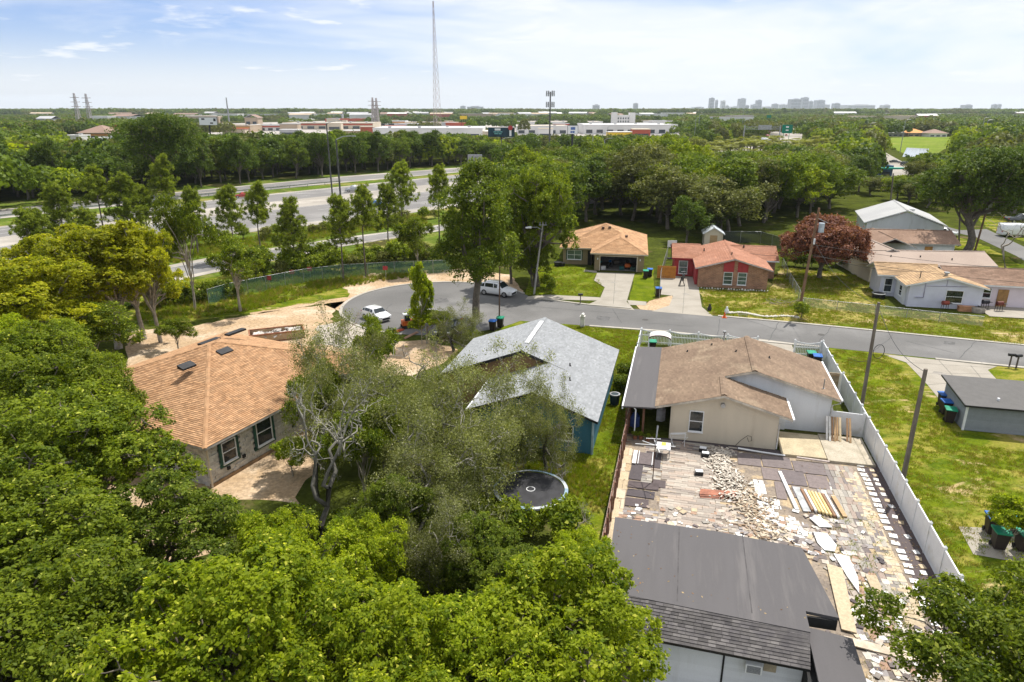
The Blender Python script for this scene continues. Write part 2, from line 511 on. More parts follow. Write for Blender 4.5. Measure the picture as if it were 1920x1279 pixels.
ss('lawn', px((1310, 541), (1440, 548), (1465, 500), (1640, 520), (1660, 580), (1920, 600), (2250, 640), (2250, 690), (1920, 648), (1500, 604), (1330, 590)), 0.005, M_lawn_d, 0.2)
ss('yard_ground', px((1230, 560), (1262, 555), (1260, 590), (1205, 585), (1190, 572)), 0.006, M_dirt, 0.2)
# street and turning circle
road = lp((-20, 41.0), (-6, 41.0), (1, 41.0), (17, 39.6), (34, 37.9), (90, 32), (90, 39.5), (36, 44.9), (16, 47.3), (5, 48.3), (-7.5, 49.2), (-15, 50.4), (-22, 53))
ss('street', road, 0.016, M_street)
bc = Vector((-8.6, 78.0, 0)); BR = 11.4
ss('turning_circle', [(bc.x + BR * math.cos(a), bc.y + BR * math.sin(a)) for a in [2 * math.pi * i / 64 for i in range(64)]], 0.020, M_street)
def kerb(pts, w=0.38, h=0.09, name='kerb'):
    mb = MB(); pts = [Vector((p[0], p[1], 0)) for p in pts]
    for a, b in zip(pts, pts[1:]):
        n = max(1, int((b - a).length / 3))
        for i in range(n):
            p, q = a.lerp(b, i / n), a.lerp(b, (i + 0.995) / n)
            mb.beam(p + Vector((0, 0, h / 2)), q + Vector((0, 0, h / 2)), w, h, 0, rnd.uniform(.92, 1.05))
    return tag(mb.build(name, CONC), kind='structure')
kerb([L(-6, 40.9), L(1, 40.9), L(17, 39.5)])
kerb([L(26.6, 38.5), L(34, 37.8), L(60, 35)])
kerb([L(7.5, 48.1), L(16, 47.35), L(36, 44.95), L(90, 39.5)])
kerb([(bc.x + BR * math.cos(a), bc.y + BR * math.sin(a)) for a in [R(q) for q in range(28, 262, 6)]])
kerb([L(-2.2, 48.9), L(-7.5, 49.3), L(-13, 50.4)])
# driveways and paths
def slab(name, pts, z, label=None, joint=None):
    o = ss(name, pts, z, CONCG, label=label); return o
ss('driveway', px((1120, 511), (1190, 513), (1175, 566), (1190, 582), (1100, 572), (1124, 562), (1134, 539), (1114, 526)), 0.024, CONCG)
ss('sidewalk', px((990, 556), (1030, 553), (1125, 558), (1125, 564), (1045, 562), (1010, 562), (985, 562)), 0.022, CONCG)
ss('sidewalk', px((1176, 563), (1212, 566), (1212, 573), (1180, 572)), 0.022, CONCG)
ss('sidewalk', px((1096, 506), (1118, 508), (1120, 512), (1094, 509)), 0.022, CONCG)
ss('driveway', px((1240, 516), (1305, 520), (1310, 541), (1316, 576), (1338, 594), (1222, 584), (1255, 573), (1262, 555), (1236, 552)), 0.024, CONCG)
ss('driveway', px((1652, 664), (1699, 680), (1739, 722), (1779, 771), (1800, 795), (1900, 740), (1882, 726), (1852, 694), (1870, 687)), 0.024, CONCG)
ss('driveway', lp((10.5, 28), (14.0, 28), (14.2, 40.2), (10.9, 40.8)), 0.022, CONCG)
ss('bin_pad', px((1797, 988), (1880, 992), (1985, 1000), (1990, 1060), (1880, 1050), (1825, 1040)), 0.024, CONCG)
jt = mat('joint_line', (0.16, 0.15, 0.13), 0.95, tint=False)
def joints(segs, name='paving_joint', w=0.05, z=0.028):
    mb = MB()
    for a, b in segs:
        a, b = G(*a), G(*b); d = (b - a).normalized(); s_ = Vector((-d.y, d.x, 0)) * w / 2
        zz_ = Vector((0, 0, z))
        mb.face([a - s_ + zz_, a + s_ + zz_, b + s_ + zz_, b - s_ + zz_])
    return tag(mb.build(name, jt), kind='structure')
joints([((1699, 680), (1860, 690)), ((1760, 676), (1800, 720)), ((1739, 722), (1868, 712)), ((1820, 686), (1850, 722)), ((1720, 700), (1862, 702)),
        ((1118, 526), (1186, 528)), ((1130, 545), (1181, 547)), ((1126, 562), (1176, 565)), ((1154, 512), (1150, 570)), ((1262, 541), (1310, 541)), ((1285, 520), (1280, 588)), ((1258, 560), (1314, 562))])
# street cracks
tar = mat('tar_line', (0.10, 0.10, 0.10), 0.9, tint=False)
mb = MB()
for a, b in (((930, 590), (985, 562)), ((1350, 598), (1345, 640)), ((1560, 612), (1530, 650)), ((1675, 628), (1640, 658)), ((700, 600), (735, 570)), ((1000, 575), (1180, 590)), ((1210, 606), (1300, 612)), ((1400, 600), (1470, 622)), ((1700, 640), (1790, 662)), ((760, 548), (840, 556)), ((690, 575), (760, 590)), ((1150, 580), (1165, 606)), ((1460, 604), (1440, 640)), ((1830, 640), (1800, 672)), ((870, 560), (960, 585))):
    a, b = G(*a), G(*b); pts = [a.lerp(b, i / 6) + Vector((rnd.uniform(-.12, .12), rnd.uniform(-.1, .1), 0)) for i in range(7)]
    for p, q in zip(pts, pts[1:]):
        d = (q - p).normalized(); s_ = Vector((-d.y, d.x, 0)) * 0.035
        mb.face([p - s_ + Vector((0, 0, .026)), p + s_ + Vector((0, 0, .026)), q + s_ + Vector((0, 0, .026)), q - s_ + Vector((0, 0, .026))])
tag(mb.build('street_crack', tar), kind='structure')
# white concrete spill by the turning circle
ss('concrete_patch', px((600, 612), (650, 600), (690, 622), (690, 650), (640, 655), (590, 640)), 0.012, mat('pale_spill', (0.44, 0.39, 0.33), 0.9, tint=False), 0.5)

# highway corridor (all lanes run from the lower left to the far right)
def lerp_edge(e, x):
    for (a, b), (c, d) in zip(e, e[1:]):
        if a <= x <= c: return b + (d - b) * (x - a) / (c - a)
    return e[-1][1]
def strip(name, up, lo, z, m, xs=None):
    return ss(name, [G(*p) for p in up] + [G(*p) for p in lo[::-1]], z, m)
E1 = [(-250, 426), (0, 393), (200, 373), (367, 357), (640, 331), (797, 319), (955, 308), (1120, 297)]
E2 = [(-250, 446), (0, 410), (200, 389), (433, 363), (640, 343), (797, 329), (955, 315), (1120, 302)]
E3 = [(-250, 462), (0, 425), (200, 400), (400, 375), (640, 350), (797, 334), (955, 319), (1120, 304)]
E4 = [(-250, 490), (0, 448), (200, 419), (400, 392), (640, 367), (797, 349), (955, 330), (1120, 312)]
E5 = [(-250, 505), (0, 460), (200, 430), (400, 403), (640, 377), (797, 357), (955, 337), (1120, 317)]
E6 = [(-250, 545), (0, 497), (200, 468), (400, 443), (640, 417), (797, 396), (955, 374), (1120, 345)]
E7 = [(-250, 640), (0, 565), (200, 520), (400, 482), (640, 446), (797, 426), (955, 402), (1120, 372)]
E8 = [(-250, 700), (0, 612), (200, 556), (400, 512), (640, 463), (797, 438), (955, 412), (1120, 380)]
strip('verge', [(x, y - 14 if i < 4 else y - 6) for i, (x, y) in enumerate(E1)], [(x, y + 26) for x, y in E8], 0.006, M_verge)
strip('ramp_road', E1, E2, 0.03, M_hw)
strip('highway', E3, E4, 0.03, M_hw)
strip('median', E4, E5, 0.026, M_hwc)
strip('highway', E5, E6, 0.03, M_hw)
strip('ramp_road', E7, E8, 0.03, M_hw)
def off_edge(A, B, f0, f1):
    up = [(a[0], a[1] + (b[1] - a[1]) * f0) for a, b in zip(A, B)]; lo = [(a[0], a[1] + (b[1] - a[1]) * f1) for a, b in zip(A, B)]
    return up, lo
for A, B, f0, f1 in ((E1, E2, 0, .16), (E1, E2, .86, 1), (E3, E4, 0, .1), (E3, E4, .88, 1), (E5, E6, 0, .08), (E5, E6, .84, 1), (E7, E8, 0, .14), (E7, E8, .82, 1)):
    strip('road_shoulder', *off_edge(A, B, f0, f1), 0.036, M_hwc)
def marks(A, B, f, dash=None, m=MARKW, w=0.16):
    mb = MB()
    pts = [G(a[0], a[1] + (b[1] - a[1]) * f) for a, b in zip(A, B)]
    for a, b in zip(pts, pts[1:]):
        d = (b - a); n_ = d.length; d.normalize(); s_ = Vector((-d.y, d.x, 0)) * w / 2
        t = 0
        while t < n_:
            e = min(n_, t + (3 if dash else n_))
            p, q = a + d * t, a + d * e
            mb.face([p - s_ + Vector((0, 0, .042)), q - s_ + Vector((0, 0, .042)), q + s_ + Vector((0, 0, .042)), p + s_ + Vector((0, 0, .042))])
            t += 12 if dash else n_ + 1
    tag(mb.build('lane_marking', m), kind='structure')
for A, B, f, ds in ((E1, E2, .5, 1), (E3, E4, .3, 1), (E3, E4, .6, 1), (E3, E4, .12, 0), (E5, E6, .3, 1), (E5, E6, .55, 1), (E5, E6, .82, 0), (E5, E6, .1, 0), (E7, E8, .5, 1), (E7, E8, .16, 0)):
    marks(A, B, f, ds)
# the highway further away, bending right towards downtown
ss('highway', px((1100, 306), (1120, 297), (1290, 283), (1385, 278), (1440, 262), (1448, 240), (1440, 226), (1425, 217), (1400, 211), (1412, 211), (1450, 220), (1478, 236), (1505, 250), (1500, 275), (1470, 292), (1330, 300), (1130, 345)), 0.03, M_hwc)
ss('field', px((1668, 256), (1800, 257), (1810, 268), (1770, 280), (1740, 300), (1700, 290), (1665, 275)), 0.03, M_field)
ss('retention_pond', px((1700, 277), (1742, 279), (1738, 296), (1692, 294)), 0.04, mat('pond_water', (0.30, 0.33, 0.34), 0.08, fvar=0, tint=False, spec=0.8))
ss('side_road', px((1640, 288), (1660, 286), (1700, 308), (1720, 322), (1690, 335), (1640, 330), (1660, 312)), 0.035, M_hwc)
ss('parking_lot', px((1612, 312), (1720, 318), (1715, 335), (1600, 330)), 0.03, asphalt('parking_asphalt', (0.33, 0.30, 0.28)))
ss('street', px((1800, 432), (1850, 430), (1935, 470), (2100, 540), (2100, 600), (1905, 480), (1830, 445), (1740, 425), (1690, 412), (1700, 405)), 0.03, M_street)
ss('lawn', px((1700, 420), (1835, 455), (1920, 500), (1880, 505), (1760, 480), (1690, 440)), 0.012, M_lawn_r, .4)
ss('lawn', px((1820, 405), (2050, 408), (2100, 520), (1940, 462), (1860, 430)), 0.012, M_lawn_r, .4)

patch_m = mat('asphalt_patch', (.125, .122, .12), .95, tint=False, fine=6, fvar=.1)
for a in (((1385, 588), (1402, 590), (1400, 594), (1384, 592)), ((1770, 640), (1792, 642), (1790, 647), (1768, 645)), ((1120, 592), (1146, 595), (1140, 602), (1116, 599)), ((812, 560), (838, 558), (842, 566), (816, 569))):
    ss('asphalt_patch', px(*a), 0.0245, patch_m, .06, .5)
mh = mat('manhole_iron', (.07, .065, .06), .7, tint=False)
for x, y in ((1210, 600), (770, 575), (1540, 628)):
    c = G(x, y); ss('manhole_cover', [(c.x + .35 * math.cos(q * .39), c.y + .35 * math.sin(q * .39)) for q in range(16)], 0.027, mh)
stm = mat('oil_stain', (.12, .11, .10), .7, tint=False)
for x, y, r_ in ((1150, 530, .5), (1155, 548, .35), (1285, 552, .5), (1760, 700, .6), (1800, 735, .5), (1280, 570, .3), (1700, 672, .4)):
    c = G(x, y); ss('oil_stain', [(c.x + r_ * rnd.uniform(.5, 1.1) * math.cos(q * .45), c.y + r_ * rnd.uniform(.5, 1.1) * math.sin(q * .45)) for q in range(14)], 0.0285, mat('driveway_stain', (.30, .275, .24), .8, tint=False))
# ------------------------------------------------------------------ houses
def gable_wall(mb, x0, x1, y, prof, th=0.2, m=0, axis='x'):
    """wall in the x-z plane (axis x) at y..y+th with top profile [(s,z)...] from x0 to x1"""
    pts = [(x0, 0)] + [(x1, 0)] + [(s_, z) for s_, z in prof[::-1]]
    if axis == 'x':
        A = [(s_, y, z) for s_, z in pts]; B = [(s_, y + th, z) for s_, z in pts]
    else:
        A = [(y, s_, z) for s_, z in pts]; B = [(y + th, s_, z) for s_, z in pts]
    mb.face(A, m); mb.face(B[::-1], m)
    for i in range(len(pts)):
        j = (i + 1) % len(pts)
        mb.face([A[j], A[i], B[i], B[j]], m)
def pieces(parent, x0, x1, z0, z1, bw, bh, m, P, holes=(), limit=0, name='block', depth=0.06, gap=0.012, bond=True, tone=(0.82, 1.12), stuff='block_field'):
    """masonry pieces on a wall: P(s, d, z) gives the point at s along the wall and d outwards"""
    rows = int(round((z1 - z0) / bh)); out = []
    for r_ in range(rows):
        s_ = x0 - (bw / 2 if (bond and r_ % 2) else 0)
        while s_ < x1 - 0.02:
            a, b = max(s_, x0), min(s_ + bw, x1)
            za, zb = z0 + r_ * bh, z0 + (r_ + 1) * bh
            s_ += bw
            if b - a < 0.05: continue
            cm, cz_ = (a + b) / 2, (za + zb) / 2
            if any(h[0] < cm < h[1] and h[2] < cz_ < h[3] for h in holes): continue
            out.append((a + gap / 2, b - gap / 2, za + gap / 2, zb - gap / 2, rnd.uniform(*tone), depth * rnd.uniform(.6, 1.0)))
    rest = MB()
    cache = {}
    for i, (a, b, za, zb, t, dp) in enumerate(out):
        tgt = rest if i >= limit else MB()
        Q = [P(s2, d2, z2) for z2 in (za, zb) for d2 in (0, dp) for s2 in (a, b)]
        tgt.idx(Q, [(0, 2, 3, 1), (4, 5, 7, 6), (0, 1, 5, 4), (2, 6, 7, 3), (0, 4, 6, 2), (1, 3, 7, 5)], 0, t)
        if i < limit: tgt.build(name, m, parent)
    if rest.f: tag(rest.build(stuff, m, parent), kind='stuff')
def vent_pipe(parent, x, y, z, h=0.3, r=0.05, m=None):
    mb = MB(); mb.tube([(x, y, z - .15), (x, y, z + h)], r, 8); mb.tube([(x, y, z - .02), (x, y, z + .04)], r * 2.2, 8)
    return mb.build('vent_pipe', m or BLACK, parent)

M_or = mat('orange_shingle', (0.40, 0.235, 0.125), 0.9, col2=(0.335, 0.185, 0.092), scale=1.6, fine=22, fvar=0.16, bump=0.3)
M_or2 = mat('tan_shingle', (0.34, 0.19, 0.095), 0.9, col2=(0.41, 0.24, 0.125), scale=0.9, fine=6, fvar=0.16, bump=0.3)
M_gs = mat('pale_grey_shingle', (0.275, 0.285, 0.295), 0.9, col2=(0.245, 0.255, 0.265), scale=1.2, fine=22, fvar=0.12, bump=0.3)
M_br = mat('brown_shingle', (0.22, 0.155, 0.105), 0.9, col2=(0.175, 0.12, 0.082), scale=0.5, fine=22, fvar=0.15, bump=0.3, col3=(0.25, 0.185, 0.125), scale3=0.3)
M_red = mat('terracotta_shingle', (0.30, 0.135, 0.08), 0.9, col2=(0.34, 0.165, 0.105), scale=0.4, fine=5, fvar=0.12)
M_dbr = mat('dark_brown_shingle', (0.20, 0.125, 0.085), 0.9, col2=(0.26, 0.17, 0.12), scale=0.35, fine=4, fvar=0.15)
M_beige = mat('beige_roofing', (0.36, 0.285, 0.235), 0.9, col2=(0.32, 0.25, 0.205), scale=0.25, fine=5, fvar=0.05)
M_tanr = mat('sandy_shingle', (0.40, 0.27, 0.15), 0.9, col2=(0.33, 0.22, 0.125), scale=0.5, fine=4, fvar=0.12)
M_flat = mat('grey_felt_roof', (0.098, 0.092, 0.094), 0.85, col2=(0.086, 0.081, 0.083), scale=0.5, fine=30, fvar=0.04, stretch=(2.5, 0.25, 1), col3=(0.125, 0.116, 0.115), scale3=0.5, cut3=(0.5, 0.7))
M_dsh = mat('charcoal_shingle', (0.095, 0.088, 0.085), 0.9, col2=(0.065, 0.06, 0.062), scale=2.5, fine=30, fvar=0.15)
M_block = mat('concrete_block', (0.56, 0.54, 0.50), 0.95, col2=(0.49, 0.47, 0.43), scale=1.4, fine=18, fvar=0.1, bump=0.4)
M_mortar = mat('mortar', (0.42, 0.40, 0.37), 0.95)
M_cream = mat('cream_stucco', (0.60, 0.53, 0.42), 0.9, var=0.04, scale=0.6, fine=25, fvar=0.03, bump=0.15, col3=(0.50, 0.43, 0.33), scale3=0.8, cut3=(0.52, 0.75), stretch=(1.5, 1.5, .3))
M_blue = mat('teal_blue_stucco', (0.045, 0.155, 0.225), 0.8, var=0.08, scale=0.5, fvar=0.06, col3=(0.06, 0.17, 0.225), scale3=0.9, cut3=(0.5, 0.7), stretch=(1.5, 1.5, .3))
M_wwall = mat('white_stucco', (0.66, 0.68, 0.71), 0.85, var=0.04, scale=0.7, fvar=0.03, col3=(0.54, 0.55, 0.55), scale3=0.8, cut3=(0.52, 0.75), stretch=(1.5, 1.5, .3))
M_tanw = mat('olive_tan_stucco', (0.27, 0.215, 0.125), 0.9, var=0.05, fvar=0.04)
M_redp = mat('red_paint', (0.38, 0.045, 0.05), 0.7, var=0.1)
M_green = mat('dark_green_trim', (0.02, 0.085, 0.06), 0.6)
M_osb = mat('brown_sheathing', (0.30, 0.18, 0.09), 0.9, col2=(0.22, 0.14, 0.08), scale=2)
M_wood = mat('raw_wood', (0.45, 0.31, 0.17), 0.85, col2=(0.36, 0.24, 0.13), scale=2, fine=30, fvar=0.15, stretch=(0.3, 3, 3))
M_oak = mat('orange_stained_wood', (0.50, 0.21, 0.035), 0.7, col2=(0.40, 0.16, 0.03), scale=2)
M_soff = mat('soffit', (0.45, 0.43, 0.40), 0.9)

# --- concrete block house with the orange roof
H1 = thing('block_house', 'unfinished concrete block house with bright orange shingle roof, left of the trees', 'house', (-18.4, 36.8, 0), R(-25.3))
w = MB(); w.prism([(-15.3, 0.2), (-.2, 0.2), (-.2, 16.0), (-15.3, 16.0)], 0, 2.85)
w.build('wall', M_mortar, H1)
EZ, SL = 2.98, 0.34
x0, x1, y0, y1 = -15.95, 0.45, -0.45, 16.5
rw = (x1 - x0) / 2; xr = (x0 + x1) / 2; zr = EZ + rw * SL
A_, B_, C_, D_ = (x1, y0, EZ), (x1, y1, EZ), (x0, y1, EZ), (x0, y0, EZ)
P1, P2 = (xr, y0 + rw, zr), (xr, max(y1 - rw, y0 + rw + .6), zr)
roof_plane(H1, [A_, B_, P2, P1], (0, 1), M_or, M_soff, tab=(0.36, 0.15), smat=M_or, parts=300, tones=(0.74, 1.2))
roof_plane(H1, [D_, A_, P1], (0, 1), M_or, M_soff, tab=(0.36, 0.15), smat=M_or, tones=(0.74, 1.2))
roof_plane(H1, [B_, C_, P2], (0, 1), M_or, M_soff, tab=(0.36, 0.2), smat=M_or, tones=(0.74, 1.2))
roof_plane(H1, [C_, D_, P1, P2], (0, 1), M_or, M_soff, tab=(0.36, 0.2), smat=M_or, tones=(0.74, 1.2))
for p, q in ((A_, P1), (B_, P2), (C_, P2), (D_, P1), (P1, P2)): cap_line(H1, p, q, 0.14, M_or, 'hip_cap')
for yy, s_ in ((4.6, 1), (7.9, 1)):
    mb = MB(); xa = xr + 1.3; za = zr - 1.3 * SL
    mb.idx([(xa - .28, yy - .55, za + .22), (xa + .28, yy - .55, za + .02), (xa + .28, yy + .55, za + .02), (xa - .28, yy + .55, za + .22), (xa - .28, yy - .55, za - .05), (xa + .28, yy - .55, za - .1), (xa + .28, yy + .55, za - .1), (xa - .28, yy + .55, za - .05)], [(0, 1, 2, 3), (0, 4, 5, 1), (1, 5, 6, 2), (2, 6, 7, 3), (3, 7, 4, 0)])
    mb.build('roof_vent', BLACK, H1)
for yy in (9.6, 12.2):
    mb = MB(); xa = xr - 2.2; mb.box(xa - .25, xa + .25, yy - .9, yy + .9, zr - 2.2 * SL + .0, zr - 2.2 * SL + .14); mb.build('roof_vent', BLACK, H1)
holes = [(1.05, 2.15, 1.1, 2.5), (3.9, 5.25, 0.95, 2.75), (9.3, 10.7, 0.9, 2.6)]
pieces(H1, 0, 16.0, 0, 2.8, 0.4, 0.2, M_block, lambda s_, d, z: Vector((-.2 + d * 3.2, s_, z)), [(h[0] - .25, h[1] + .25, h[2] - .2, h[3] + .15) for h in holes], 290)
pieces(H1, -15.4, 0, 0, 2.8, 0.4, 0.2, M_block, lambda s_, d, z: Vector((s_, 0.2 - d * 3.2, z)), [], 0)
for h in holes:
    mb = MB(); mb.box(-.2, 0.03, h[0] - .27, h[1] + .27, h[2] - .22, h[2] - .05); mb.build('sill', M_green, H1)
    window(H1, (h[0] + h[1]) / 2, (h[2] + h[3]) / 2, h[1] - h[0] - .1, h[3] - h[2] - .1, 0.0, '+x', shut=(M_green, .2))
mb = MB(); mb.box(-.03, .06, -.03, .06, 0, 2.85); mb.build('corner_trim', M_cream, H1)
mb = MB(); mb.box(-.18, .05, 0, 16, 0, .22); mb.build('foundation', mat('stained_footing', (0.33, 0.22, 0.13), 0.95), H1)
for s_, zz_ in ((1.3, .55), (2.6, .75), (7.1, .95)):
    mb = MB(); mb.box(-.1, .05, s_, s_ + .22, zz_, zz_ + .22); mb.build('utility_box', DARK, H1)

# --- blue house with the pale grey roof (lot frame)
H2 = thing('blue_house', 'teal blue stucco house with pale grey shingle roof and stepped gables', 'house', L(-1.6, 11.1), LA)
HS = 0.375
w = MB()
w.prism([(-12.3, 7.2), (-.35, 7.2), (-.35, 15.0), (-12.3, 15.0)], 0, 2.6)
w.prism([(-8.3, 1.3), (-.35, 1.3), (-.35, 7.19), (-8.3, 7.19)], 0, 2.6)
gable_wall(w, -8.3, -.35, 1.28, [(-8.3, 2.72), (-4.3, 4.1), (-.35, 2.72)])
w.build('wall', M_blue, H2)
zE = 2.62
zr2, xr2 = zE + 6.45 * HS, -6.45
zr3, xr3 = zE + 4.4 * HS, -4.4
kw = dict(tab=(0.3, 0.14), smat=M_gs, tones=(0.86, 1.1))
roof_plane(H2, [(0, .8, zE), (0, 15.4, zE), (xr2, 15.4, zr2), (xr2, 6.6, zr2), (xr3, 6.6, zr3), (xr3, .8, zr3)][:4] if False else [(0, 6.6, zE), (0, 15.4, zE), (xr2, 15.4, zr2), (xr2, 6.6, zr2)], (0, 1), M_gs, BLACK, parts=0, **kw)
roof_plane(H2, [(0, .8, zE), (0, 6.6, zE), (xr3, 6.6, zr3), (xr3, .8, zr3)], (0, 1), M_gs, BLACK, parts=250, **kw)
roof_plane(H2, [(xr3, .8, zr3), (xr3, 6.6, zr3), (-8.9, 6.6, zE), (-8.9, .8, zE)], (3, 2), M_gs, BLACK, **kw)
roof_plane(H2, [(xr2, 6.6, zr2), (xr2, 15.4, zr2), (-12.9, 15.4, zE), (-12.9, 6.6, zE)], (3, 2), M_gs, BLACK, **kw)
cap_line(H2, (xr2, 6.6, zr2), (xr2, 15.4, zr2), 0.15, M_gs); cap_line(H2, (xr3, .8, zr3), (xr3, 6.4, zr3), 0.15, M_gs)
mb = MB(); mb.box(xr2 - .16, xr2 + .16, 8.2, 14.0, zr2 + .03, zr2 + .12); mb.build('ridge_vent', mat('white_ridge_vent', (.75, .75, .75), .6), H2)
g = MB(); gable_wall(g, -12.3, -3.0, 6.95, [(-12.3, zE + .1), (xr2, zr2 - .12), (-3.0, zr2 - .12 - 3.45 * HS)], .24); g.build('gable', M_osb, H2)
for a, b in (((xr2, 6.55, zr2 - .08), (-12.9, 6.55, zE - .08)), ((xr2, 6.55, zr2 - .08), (-3.2, 6.55, zr2 - 3.25 * HS - .08))):
    mb = MB(); mb.beam(a, b, .06, .2); mb.build('barge_board', BLACK, H2)
window(H2, -10.2, 1.7, 1.3, 1.3, 7.18, '-y')
window(H2, -5.6, 1.4, 1.2, 1.3, 1.26, '-y'); window(H2, -2.2, 1.4, 1.0, 1.0, 1.26, '-y')
mb = MB(); mb.box(-.42, -.28, 1.2, 1.34, 0, 2.5); mb.build('corner_trim', mat('pale_blue_trim', (.35, .48, .55), .6), H2)
mb = MB(); mb.beam((-8.95, .8, zE - .05), (-8.95, 6.6, zE - .05), .14, .12); mb.tube([(-8.9, .9, zE - .1), (-8.4, 1.15, zE - .5), (-8.4, 1.15, .2)], .05, 6); mb.build('gutter', WHITE, H2)
for x_, y_ in ((-2.6, 5.2), (-3.0, 7.7)): vent_pipe(H2, x_, y_, zE - x_ * HS, .25)

# --- cream house with the brown roof (lot frame, local = lot)
H3 = thing('cream_house', 'cream and white stucco house with weathered brown shingle roof inside white vinyl fence', 'house', L(0, 0), LA)
w = MB()
w.prism([(3.0, 16.2), (10.1, 16.2), (10.1, 19.8), (3.0, 19.8)], 0, 2.55)
gable_wall(w, 3.0, 10.1, 16.0, [(3.0, 2.6), (6.4, 3.6), (10.1, 2.55)], .2)
w.build('cream_wall', M_cream, H3)
w = MB(); w.prism([(3.0, 19.82), (14.0, 19.82), (14.0, 27.3), (3.0, 27.3)], 0, 2.6)
gable_wall(w, 7.0, 14.0, 19.62, [(7.0, 3.75), (8.6, 4.2), (14.0, 2.72)], .2)
w.build('white_wall', M_wwall, H3)
MS = 0.28
zz0 = 2.52
def zl(u): return zz0 + MS * (u - 1.9)
zA, zB = zl(6.4), zl(8.6)
kw = dict(tab=(0.3, 0.14), smat=M_br, tones=(0.82, 1.13))
M_fasc = mat('cream_fascia', (0.62, 0.56, 0.47), 0.7)
roof_plane(H3, [(1.9, 15.6, zz0), (6.4, 15.6, zA), (6.4, 28.2, zA), (1.9, 28.2, zz0)], (3, 0), M_br, M_fasc, parts=250, **kw)
roof_plane(H3, [(6.4, 15.6, zA), (10.9, 15.6, zA - 4.5 * MS), (10.9, 19.3, zA - 4.5 * MS), (6.4, 19.3, zA)], (1, 2), M_br, M_fasc, **kw)
roof_plane(H3, [(6.4, 19.2, zA), (8.6, 19.2, zB), (8.6, 27.2, zB), (6.4, 27.2, zA)], (0, 3), M_br, M_fasc, **kw)
roof_plane(H3, [(8.6, 19.2, zB), (14.5, 19.2, zB - 5.9 * MS), (14.5, 27.2, zB - 5.9 * MS), (8.6, 27.2, zB)], (1, 2), M_br, M_fasc, **kw)
roof_plane(H3, [(6.4, 27.25, zA), (8.6, 27.25, zA - .62), (8.6, 28.2, zA - .62), (6.4, 28.2, zA)], (1, 2), M_br, M_fasc, **kw)
cap_line(H3, (6.4, 15.7, zA), (6.4, 19.2, zA), .2, M_br, 'ridge_cap', .09); cap_line(H3, (8.6, 19.2, zB), (8.6, 27.2, zB), .2, M_br, 'ridge_cap', .09)
mb = MB(); mb.prism([(-.3, 15.4), (1.95, 15.4), (1.95, 28.4), (-.3, 28.4)], lambda x, y: 2.32 + .05 * x, lambda x, y: 2.42 + .05 * x); mb.build('porch_roof', M_flat, H3)
mb = MB(); mb.box(-.35, -.25, 15.4, 28.4, 2.2, 2.42); mb.box(-.35, 10.9, 15.36, 15.42, 2.3, 2.5) if False else None; mb.build('gutter', WHITE, H3)
mb = MB()
for vv in (15.9, 20, 24, 28): mb.box(-.1, .02, vv, vv + .12, 0, 2.35)
mb.box(1.1, 1.25, 15.6, 15.75, 0, 2.35); mb.build('porch_post', mat('brown_post', (.16, .08, .05), .8), H3)
mb = MB(); mb.tube([(.5, 15.45, 2.35), (.62, 15.45, 2.2), (.62, 15.45, .3)], .05, 6); mb.build('downspout', WHITE, H3)
mb = MB(); mb.beam((10.95, 15.6, zA - 4.5 * MS - .03), (10.95, 19.2, zA - 4.5 * MS - .03), .13, .13); mb.beam((14.55, 19.2, zB - 5.9 * MS - .03), (14.55, 27.2, zB - 5.9 * MS - .03), .13, .13); mb.build('gutter', WHITE, H3)
for pts in ([(10.9, 15.7, 2.3), (10.15, 15.95, 2.0), (10.15, 15.95, .1)], [(14.5, 19.3, 2.5), (14.05, 19.55, 2.2), (14.05, 19.55, .1)]):
    mb = MB(); mb.tube(pts, .045, 6); mb.build('downspout', WHITE, H3)
window(H3, 4.75, 1.55, .85, 1.45, 16.0, '-y')
mb = MB(); mb.box(10.3, 11.1, 19.45, 19.62, 0, 2.05); mb.build('door', WHITE, H3)
mb = MB(); mb.tube([(6.4, 15.96, 2.95), (6.4, 15.8, 2.95)], .16, 14); mb.build('round_vent', GALV, H3)
mb = MB()
mb.tube([(7.5, 15.85, .1), (7.8, 15.8, .55), (8.2, 15.8, .95), (8.45, 15.8, .9), (8.5, 15.8, .6), (8.3, 15.8, .5), (8.2, 15.8, .8)], .018, 5); mb.build('cable', BLACK, H3)
for x_, y_ in ((4.0, 26.0), (5.9, 26.6), (7.6, 24.0), (10.0, 23.4)): vent_pipe(H3, x_, y_, min(zl(x_), zB - abs(x_ - 8.6) * MS if x_ > 8.6 else 9), .18)
vent_pipe(H3, 13.5, 20.5, zB - 4.9 * MS, .75, .04, GALV)
mb = MB(); mb.tube([(6.9, 28.0, 2.3), (6.9, 28.0, 4.4)], .05, 8); mb.tube([(6.9, 28.0, 4.35), (6.9, 28.0, 4.5)], .13, 10); mb.build('flue', GALV, H3)

